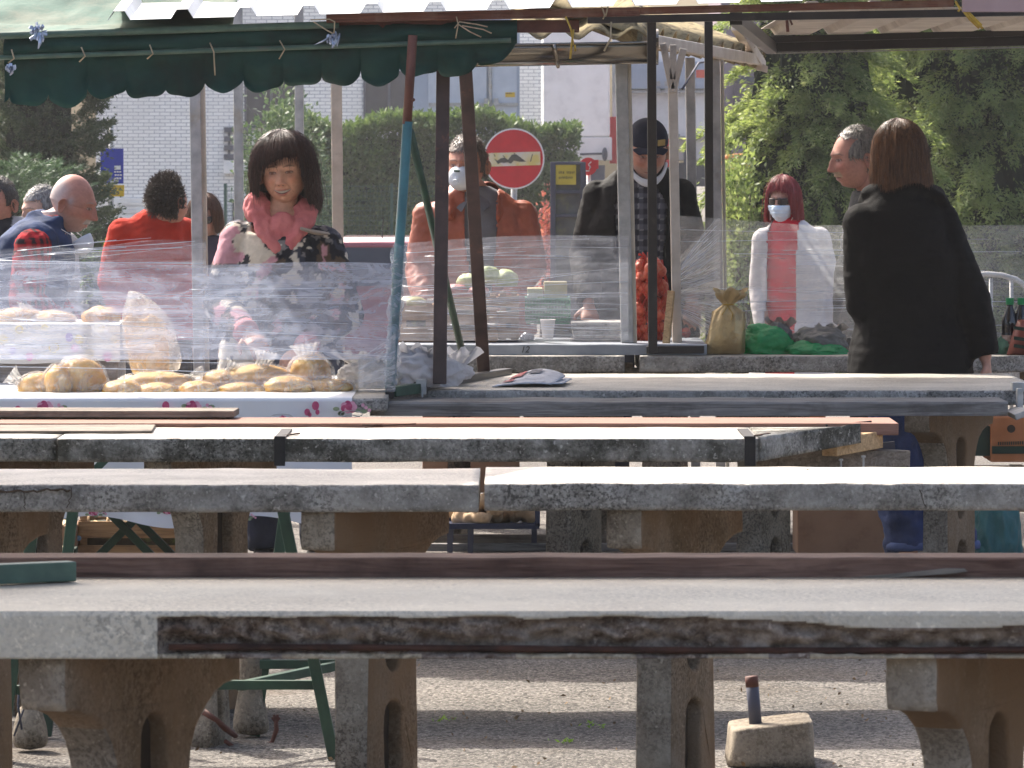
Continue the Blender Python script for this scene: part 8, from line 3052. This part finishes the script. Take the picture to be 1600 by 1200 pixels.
def bottles():
 D = 20.6
 glass = M('dark_bottle', srgb('#1b1618'), srgb('#241c1e'), 4, 0.08, spec=0.7)
 capm = M('green_cap', srgb('#1f8a50'), srgb('#1a7845'), 20, 0.4)
 first = None
 labs = ['dark bottle with a green cap standing nearest the black sleeve', 'dark bottle with a green cap in the middle of the three', 'dark bottle with a green cap at the right edge']
 for k, px in enumerate((1543, 1578, 1596)):
  if first is None:
   c = Vector((X(px, D), D, 0.792))
   r = thing('drink_bottle', c, labs[0], 'bottle', 'dark bottles with green caps')
   bm = bmesh.new()
   prof = [(0.0, 0.030), (0.01, 0.034), (0.08, 0.034), (0.085, 0.032), (0.09, 0.034), (0.13, 0.033), (0.165, 0.022), (0.185, 0.014), (0.20, 0.0125)]
   loft(bm, [[c + Vector((math.cos(q) * rad, math.sin(q) * rad, z)) for q in [2 * PI * i / 24 for i in range(24)]] for z, rad in prof])
   obj('body', bm, glass, r, True)
   bm = bmesh.new()
   tube(bm, [c + Vector((0, 0, 0.196)), c + Vector((0, 0, 0.224))], 0.0165, 20)
   obj('cap', bm, capm, r, False, bevel=0.002)
   bm = bmesh.new()
   loft(bm, [[c + Vector((math.cos(q) * 0.0346, math.sin(q) * 0.0346, z)) for q in [2 * PI * i / 24 for i in range(24)]] for z in (0.03, 0.075)], cap=False)
   obj('paper_label', bm, M('bottle_label', srgb('#6e3a33'), srgb('#b9a79a'), 30, 0.6), r, True)
   first = r
  else:
   o = copy_tree(first)
   o.location = (X(px, D), D, 0.792)
   o['label'] = labs[k]
 D = 20.5
 r = thing('snack_bag', W(1592, 556, D), 'reddish brown packet with dark stripes at the right edge', 'packet')
 bm = bmesh.new()
 rings = []
 for t, pa, pb, d in ((0, 1572, 1622, 0.02), (0.1, 1574, 1622, 0.045), (0.6, 1582, 1622, 0.05), (0.9, 1588, 1622, 0.03), (1, 1590, 1622, 0.006)):
  a, b = W(pa, 556 - 56 * t, D), W(pb, 556 - 56 * t, D)
  m_, hw = (a + b) / 2, (b.x - a.x) / 2
  rings.append([m_ + Vector((math.cos(q) * hw, math.sin(q) * d, 0.003 * math.sin(q * 5))) for q in [2 * PI * i / 28 for i in range(28)]])
 loft(bm, rings)
 p = obj('packet', bm, M('brown_packet', srgb('#8a4a3c'), srgb('#6f392f'), 9, 0.35, 0.5, 30), r, True)
 bm = bmesh.new()
 for y0 in (512, 528, 540):
  beam(bm, W(1584, y0, D - 0.052), W(1618, y0 + 5, D - 0.052), 0.004, 0.014, Vector((0, 0, 1)))
 obj('stripe', bm, m_card_green, p)
bottles()
crate(122, 288, 806, 918, 19.3, 0.4, 3, 'pine crate with dry stalks on the ground below the hanging oilcloth', group=None)
bm = bmesh.new()
prism(bm, [W(150, 808, 19.29), W(255, 806, 19.29), W(225, 800, 19.29), W(210, 799, 19.29), W(190, 802, 19.29)], (0, 0.01, 0))
tag(obj('curved_board', bm, m_crate), 'curved pine board on top of the crate with dry stalks', 'board')
bm = bmesh.new()
rr = random.Random(9)
for k in range(30):
 p = W(rr.uniform(135, 275), rr.uniform(822, 850), 19.45)
 tube(bm, [p, p + Vector((rr.uniform(-0.05, 0.05), 0.02, rr.uniform(-0.02, 0.05)))], 0.006, 6)
tag(obj('dry_stalk_heap', bm, m_plank_new, None, True), 'dry straw coloured stalks inside the ground crate', 'stalks')
def carton(name, px0, px1, py0, py1, D, dep, label, mat, group=None, parts=None, cat='cardboard box'):
 x0, x1, z1, z0 = X(px0, D), X(px1, D), Z(py0, D), Z(py1, D)
 r = thing(name, ((x0 + x1) / 2, D + dep / 2, z0), label, cat, group)
 bm = bmesh.new()
 box(bm, ((x0 + x1) / 2, D + dep / 2, (z0 + z1) / 2), (x1 - x0, dep, z1 - z0))
 b = obj('carton', bm, mat, r, bevel=0.004)
 bm = bmesh.new()
 box(bm, ((x0 + x1) / 2, D + dep / 2, z1 + 0.002), (0.05, dep + 0.004, 0.003))
 obj('tape', bm, m_rope, r)
 return r, b
carton('cardboard_box', 58, 118, 822, 880, 19.2, 0.3, 'grey brown cardboard box left of the ground crate', m_card)
r, b = carton('fruit_box', 55, 118, 857, 915, 19.05, 0.1, 'dark fruit box with pale marks on its front under the bread table', m_card_green)
bm = bmesh.new()
for px, w in ((66, 4), (100, 3), (104, 3), (108, 4), (114, 3)):
 box(bm, (X(px, 19.04), 19.043, Z(869, 19.04)), (w * 0.0022, 0.004, 0.022))
tube(bm, [W(86 + 6 * math.cos(a), 870 + 3.5 * math.sin(a), 19.043) for a in [2 * PI * k / 12 for k in range(13)]], 0.002, 4)
obj('pale_lettering', bm, m_cab, b)
bm = bmesh.new()
tube(bm, [W(123, 841, 19.285), W(123, 841, 19.28)], 0.010, 18)
tag(obj('blue_sticker', bm, M('blue_sticker', srgb('#5f86b0'), srgb('#9db4cc'), 40, 0.6)), 'small round blue sticker on the crate corner', 'sticker')
carton('cardboard_box', 1246, 1384, 778, 868, 20.0, 0.35, 'large plain brown cardboard box left of the blue jeans', m_card)
r, b = carton('banana_box', 1548, 1680, 652, 722, 20.3, 0.35, 'orange fruit box with a dark green side under the right table', m_card_orange)
bm = bmesh.new()
box(bm, (X(1534, 20.3), 20.45, Z(690, 20.3)), (X(1550, 20.3) - X(1514, 20.3), 0.25, Z(662, 20.3) - Z(708, 20.3)))
obj('green_side', bm, m_card_green, b)
bm = bmesh.new()
disc(bm, W(1580, 670, 20.295), 0.016, n=20)
tube(bm, [W(1580, 670, 20.296), W(1580, 670, 20.294)], 0.016, 20)
obj('hand_hole', bm, m_hole, b)
bm = bmesh.new()
box(bm, (X(1612, 20.3), 20.297, Z(703, 20.3)), (X(1676, 20.3) - X(1552, 20.3), 0.004, 0.03))
for k in range(14):
 box(bm, (X(1560 + k * 3.4, 20.3), 20.294, Z(693 - 0.12 * k, 20.3)), (0.0042, 0.004, 0.013))
obj('green_lettering', bm, m_card_green, b)
carton('cardboard_box', 1510, 1690, 735, 800, 20.3, 0.35, 'flat brown cardboard box below the orange fruit box', m_card)
for k, (a, b_, lab, mt) in enumerate(((660, 700, 'brown carton under the table left of the grey pedestal', m_card), (735, 812, 'dull carton behind the brown post foot under the table', m_card), (1212, 1290, 'orange brown carton under the table above the plain box', m_card_orange))):
 carton('cardboard_box', a, b_, 645, 770, 20.75, 0.3, lab, mt)
def potato_stand():
 D = 20.35
 r = thing('potato_stand', W(772, 870, D), 'low stand with a net of potatoes between the pedestals', 'crate stand')
 x0, x1 = X(700, D), X(843, D)
 bm = bmesh.new()
 beam(bm, (x0, D, Z(822, D)), (x1, D, Z(822, D)), 0.02, 0.022)
 beam(bm, (x1 - 0.008, D, Z(822, D)), (x1 - 0.008, D, Z(760, D)), 0.02, 0.02)
 beam(bm, (x0, D + 0.3, Z(822, D)), (x1, D + 0.3, Z(822, D)), 0.02, 0.022)
 box(bm, ((x0 + x1) / 2, D + 0.15, Z(823, D)), (x1 - x0, 0.3, 0.008))
 obj('tray', bm, M('navy_plastic', srgb('#2a3350'), srgb('#20283f'), 9, 0.5), r)
 for px in (735, 703):
  for dy in (0.02, 0.28):
   bm = bmesh.new()
   beam(bm, (X(px, D), D + dy, 0), (X(px, D), D + dy, Z(824, D)), 0.022, 0.022, Vector((0, 1, 0)))
   obj('leg', bm, m_slate, r)
 bm = bmesh.new()
 beam(bm, (X(835, D), D + 0.28, 0), (X(835, D), D + 0.28, Z(824, D)), 0.022, 0.022, Vector((0, 1, 0)))
 obj('leg', bm, m_slate, r)
 rr = random.Random(8)
 bm = bmesh.new()
 for k in range(46):
  p = W(rr.uniform(708, 834), rr.uniform(775, 812), D + rr.uniform(0.02, 0.25))
  ball(bm, p, (rr.uniform(0.028, 0.042), 0.03, rr.uniform(0.024, 0.034)), 14, 10, Euler((rr.uniform(0, 3), rr.uniform(0, 3), 0)).to_matrix())
 me = remesh(bm, 0.008, 1)
 link('potatoes', me, M('potato_skin', srgb('#c9ad8b'), srgb('#a88c6c'), 16, 0.8, 0.2, 50, dirt=srgb('#8a6f54'), dscale=20), r, True)
potato_stand()
for k, (y, z, lab) in enumerate(((20.75, 0.03, 'long pale bar lying on the ground behind the pedestals'), (20.5, 0.02, 'dark bar lying on the ground in front of the pale bar'))):
 bm = bmesh.new()
 beam(bm, (X(500, y), y, z), (X(1262, y), y, z + 0.002), 0.05, 0.03 if k else 0.045)
 tag(obj('ground_bar', bm, [m_plank_dull, m_plank_grey][k], bevel=0.003), lab, 'bar')
def folding_trestle(px, D, spread, label, lean=0.0):
 """green trestle with two pairs of crossed legs"""
 r = thing('folding_trestle', (X(px, D), D, 0), label, 'trestle', 'green folding trestles')
 c = X(px, D)
 for dy in (0.0, 0.5):
  for s in (-1, 1):
   bm = bmesh.new()
   beam(bm, (c - s * spread, D + dy + 0.012 * s, 0.0), (c + s * spread * 0.98 + lean, D + dy + 0.012 * s, 0.68), 0.026, 0.024, Vector((0, 1, 0)))
   obj('leg', bm, m_green_dark, r, bevel=0.002)
 for s, z in ((-1, 0.67), (1, 0.67), (-1, 0.12), (1, 0.12)):
  bm = bmesh.new()
  x = c + s * spread * (0.96 if z > 0.5 else 0.82)
  beam(bm, (x, D - 0.02, z), (x, D + 0.52, z), 0.024, 0.024)
  obj('cross_bar', bm, m_green_dark, r, bevel=0.002)
 return r
folding_trestle(196, 17.0, 0.34, 'dark green folding trestle with crossed legs in front of the ground crate')
folding_trestle(30, 16.4, 0.30, 'dark green folding trestle near the left edge under the tables', 0.05)
def green_trestle():
 D = 13.35
 r = thing('green_trestle', (X(440, D), D, 0), 'green steel trestle with splayed legs beside the iron stump', 'trestle')
 tp, ft = 0.70, 0.0
 for a, b, d in (((436, 798), (522, 1210), 0.0), ((452, 798), (398, 1150), 0.55), ((60, 798), (0, 1215), 0.0), ((120, 798), (72, 1150), 0.55)):
  bm = bmesh.new()
  y = D + d
  beam(bm, Vector((X(a[0], y), y, tp)), Vector((X(b[0], y), y, ft)), 0.03, 0.026, Vector((0, 1, 0)))
  obj('leg', bm, m_green_dark, r, bevel=0.003)
 for a, b, d0, d1 in (((335, 1070), (496, 1070), 0.02, 0.02), ((375, 1072), (545, 1036), 0.02, 0.55), ((406, 1038), (548, 1037), 0.5, 0.5), ((8, 1078), (60, 1078), 0.02, 0.02), ((40, 1070), (350, 1070), 0.03, 0.03)):
  bm = bmesh.new()
  beam(bm, W(a[0], a[1], D + d0), W(b[0], b[1], D + d1), 0.022, 0.024)
  obj('cross_bar', bm, m_green_dark, r, bevel=0.002)
green_trestle()
def stumps():
 D = 13.9
 r = thing('concrete_stump', (X(393, D), D, 0), 'slim rough concrete stump wound with rusty wire', 'stump')
 bm = bmesh.new()
 rings = []
 for z, w in ((0, 0.052), (0.04, 0.05), (0.1, 0.036), (0.16, 0.032), (0.24, 0.034), (0.33, 0.036)):
  rings.append([Vector((X(393, D) + math.cos(a) * w * (1 + 0.3 * noise.noise(Vector((a, z * 14, 1)))), D + math.sin(a) * w, z)) for a in [2 * PI * k / 18 for k in range(18)]])
 loft(bm, rings)
 obj('stump', bm, m_leg_grey, r, True, subsurf=1)
 bm = bmesh.new()
 tube(bm, [W(318, 1112, D - 0.25), W(338, 1125, D - 0.25), W(352, 1138, D - 0.2), W(368, 1150, D - 0.15)], [0.009, 0.007, 0.009, 0.007], 8)
 tube(bm, [W(352, 1158, D - 0.2), W(372, 1172, D - 0.15), W(405, 1172, D - 0.15), W(425, 1160, D - 0.15), W(432, 1140, D - 0.15), W(431, 1124, D - 0.15)], [0.006, 0.006, 0.005, 0.006, 0.007, 0.006], 8)
 for k in range(6):
  a = k * 1.05
  tube(bm, [W(431, 1128, D - 0.15), W(431 + 6 * math.cos(a), 1121 + 5 * math.sin(a), D - 0.15 + 0.01 * math.sin(a * 3))], [0.005, 0.004], 6)
 obj('rusty_wire', bm, m_rust, r, True)
 D2 = 13.55
 r = thing('concrete_stump', (X(45, D2), D2, 0), 'small tapered concrete stump behind the left green leg', 'stump')
 bm = bmesh.new()
 loft(bm, [[Vector((X(47, D2) + math.cos(a) * w, D2 + math.sin(a) * w, z)) for a in [2 * PI * k / 14 for k in range(14)]] for z, w in ((0, 0.052), (0.05, 0.05), (0.1, 0.036), (0.13, 0.02))])
 obj('stump', bm, m_leg_grey, r, True, subsurf=1)
 bm = bmesh.new()
 tube(bm, [W(32, 1060, D2 - 0.1), W(28, 1100, D2 - 0.1), W(34, 1140, D2 - 0.1)], 0.003, 6)
 tube(bm, [W(40, 1100, D2 - 0.1), W(22, 1150, D2 - 0.1)], 0.003, 6)
 obj('wire', bm, m_slate, r, True)
 t_leg(thing('concrete_stump', (X(330, 13.75), 13.75, 0), 'grey broken pedestal stub standing left of the slim wire wound stump', 'stump'), X(330, 13.75), 13.75, 0.36, LEGA, 0.06, 0.1, 0.09, grey_leg, 'stub')
 D3 = 13.2
 r = thing('parasol_base', (X(1207, D3), D3, 0), 'concrete parasol foot with a steel pipe stub standing in it', 'parasol base')
 bm = bmesh.new()
 rings = []
 hw, hd = 0.112, 0.13
 for z, s in ((0, 1.02), (0.02, 1.0), (0.06, 0.98), (0.098, 0.95), (0.104, 0.92)):
  ring = []
  for k in range(40):
   a = 2 * PI * k / 40
   x = math.copysign(abs(math.cos(a)) ** 0.25, math.cos(a)) * hw * s
   y = math.copysign(abs(math.sin(a)) ** 0.25, math.sin(a)) * hd * s
   w = 0.004 * fbm((x * 9, y * 9, z * 9), 3, 2)
   ring.append(Vector((X(1207, D3) + x + w, D3 + 0.12 + y + w, z + (0.012 * (x / hw) if z > 0.05 else 0))))
  rings.append(ring)
 loft(bm, rings)
 obj('block', bm, m_leg_grey, r, True)
 bm = bmesh.new()
 tube(bm, [(X(1184, D3), D3 + 0.1, 0.09), (X(1178, D3), D3 + 0.1, 0.205)], 0.0165, 18)
 p = obj('pipe_stub', bm, m_slate, r, True)
 bm = bmesh.new()
 tube(bm, [(X(1178.3, D3), D3 + 0.1, 0.195), (X(1177, D3), D3 + 0.1, 0.222)], 0.0172, 18)
 obj('rusty_rim', bm, m_rust, p, True)
stumps()
def weeds():
 global RNG
 RNG = np.random.default_rng(77)
 P, Dv = [], []
 for px, D, s in ((925, 14.15, 0.05), (880, 13.75, 0.035), (692, 14.3, 0.03), (1500, 13.3, 0.04)):
  for _ in range(16):
   a = RNG.uniform(0, 2 * PI)
   P.append((X(px, D) + RNG.normal(0, s * 0.5), D + RNG.normal(0, s * 0.6), 0.0))
   Dv.append((math.cos(a) * 0.8, math.sin(a) * 0.8, 0.5))
 o = npquads('grass_tufts', leaf_quads(np.array(P), np.array(Dv), 0.02, 0.006, 0.2), m_leaf_lime)
 tag(o, 'small bright green weeds growing in cracks of the asphalt', 'grass', kind='stuff')
 P, Dv = [], []
 n = 260
 x = RNG.uniform(-1.7, 1.7, n)
 y = RNG.uniform(12.6, 16.5, n)
 V = []
 bmv = np.stack([x, y, np.full(n, 0.004)], 1)
 dv = np.stack([RNG.normal(0, 1, n), RNG.normal(0, 1, n), RNG.uniform(0.1, 0.5, n)], 1)
 o = npquads('litter', leaf_quads(bmv, dv, 0.016, 0.009, 0.4), M('dry_litter', srgb('#8a7356'), srgb('#5d4c3a'), 30, 0.9))
 tag(o, 'dry leaf crumbs and grit scattered on the asphalt', 'litter', kind='stuff')
weeds()
bm = bmesh.new()
ball(bm, W(1256, 737, 12.7), (0.006, 0.006, 0.005), 10, 8)
ball(bm, W(1262, 736, 12.7), (0.0045, 0.004, 0.005), 10, 8)
tag(obj('pebble', bm, m_leg_grey, None, True), 'tiny pair of pebbles lying on the sunlit table top', 'pebble')
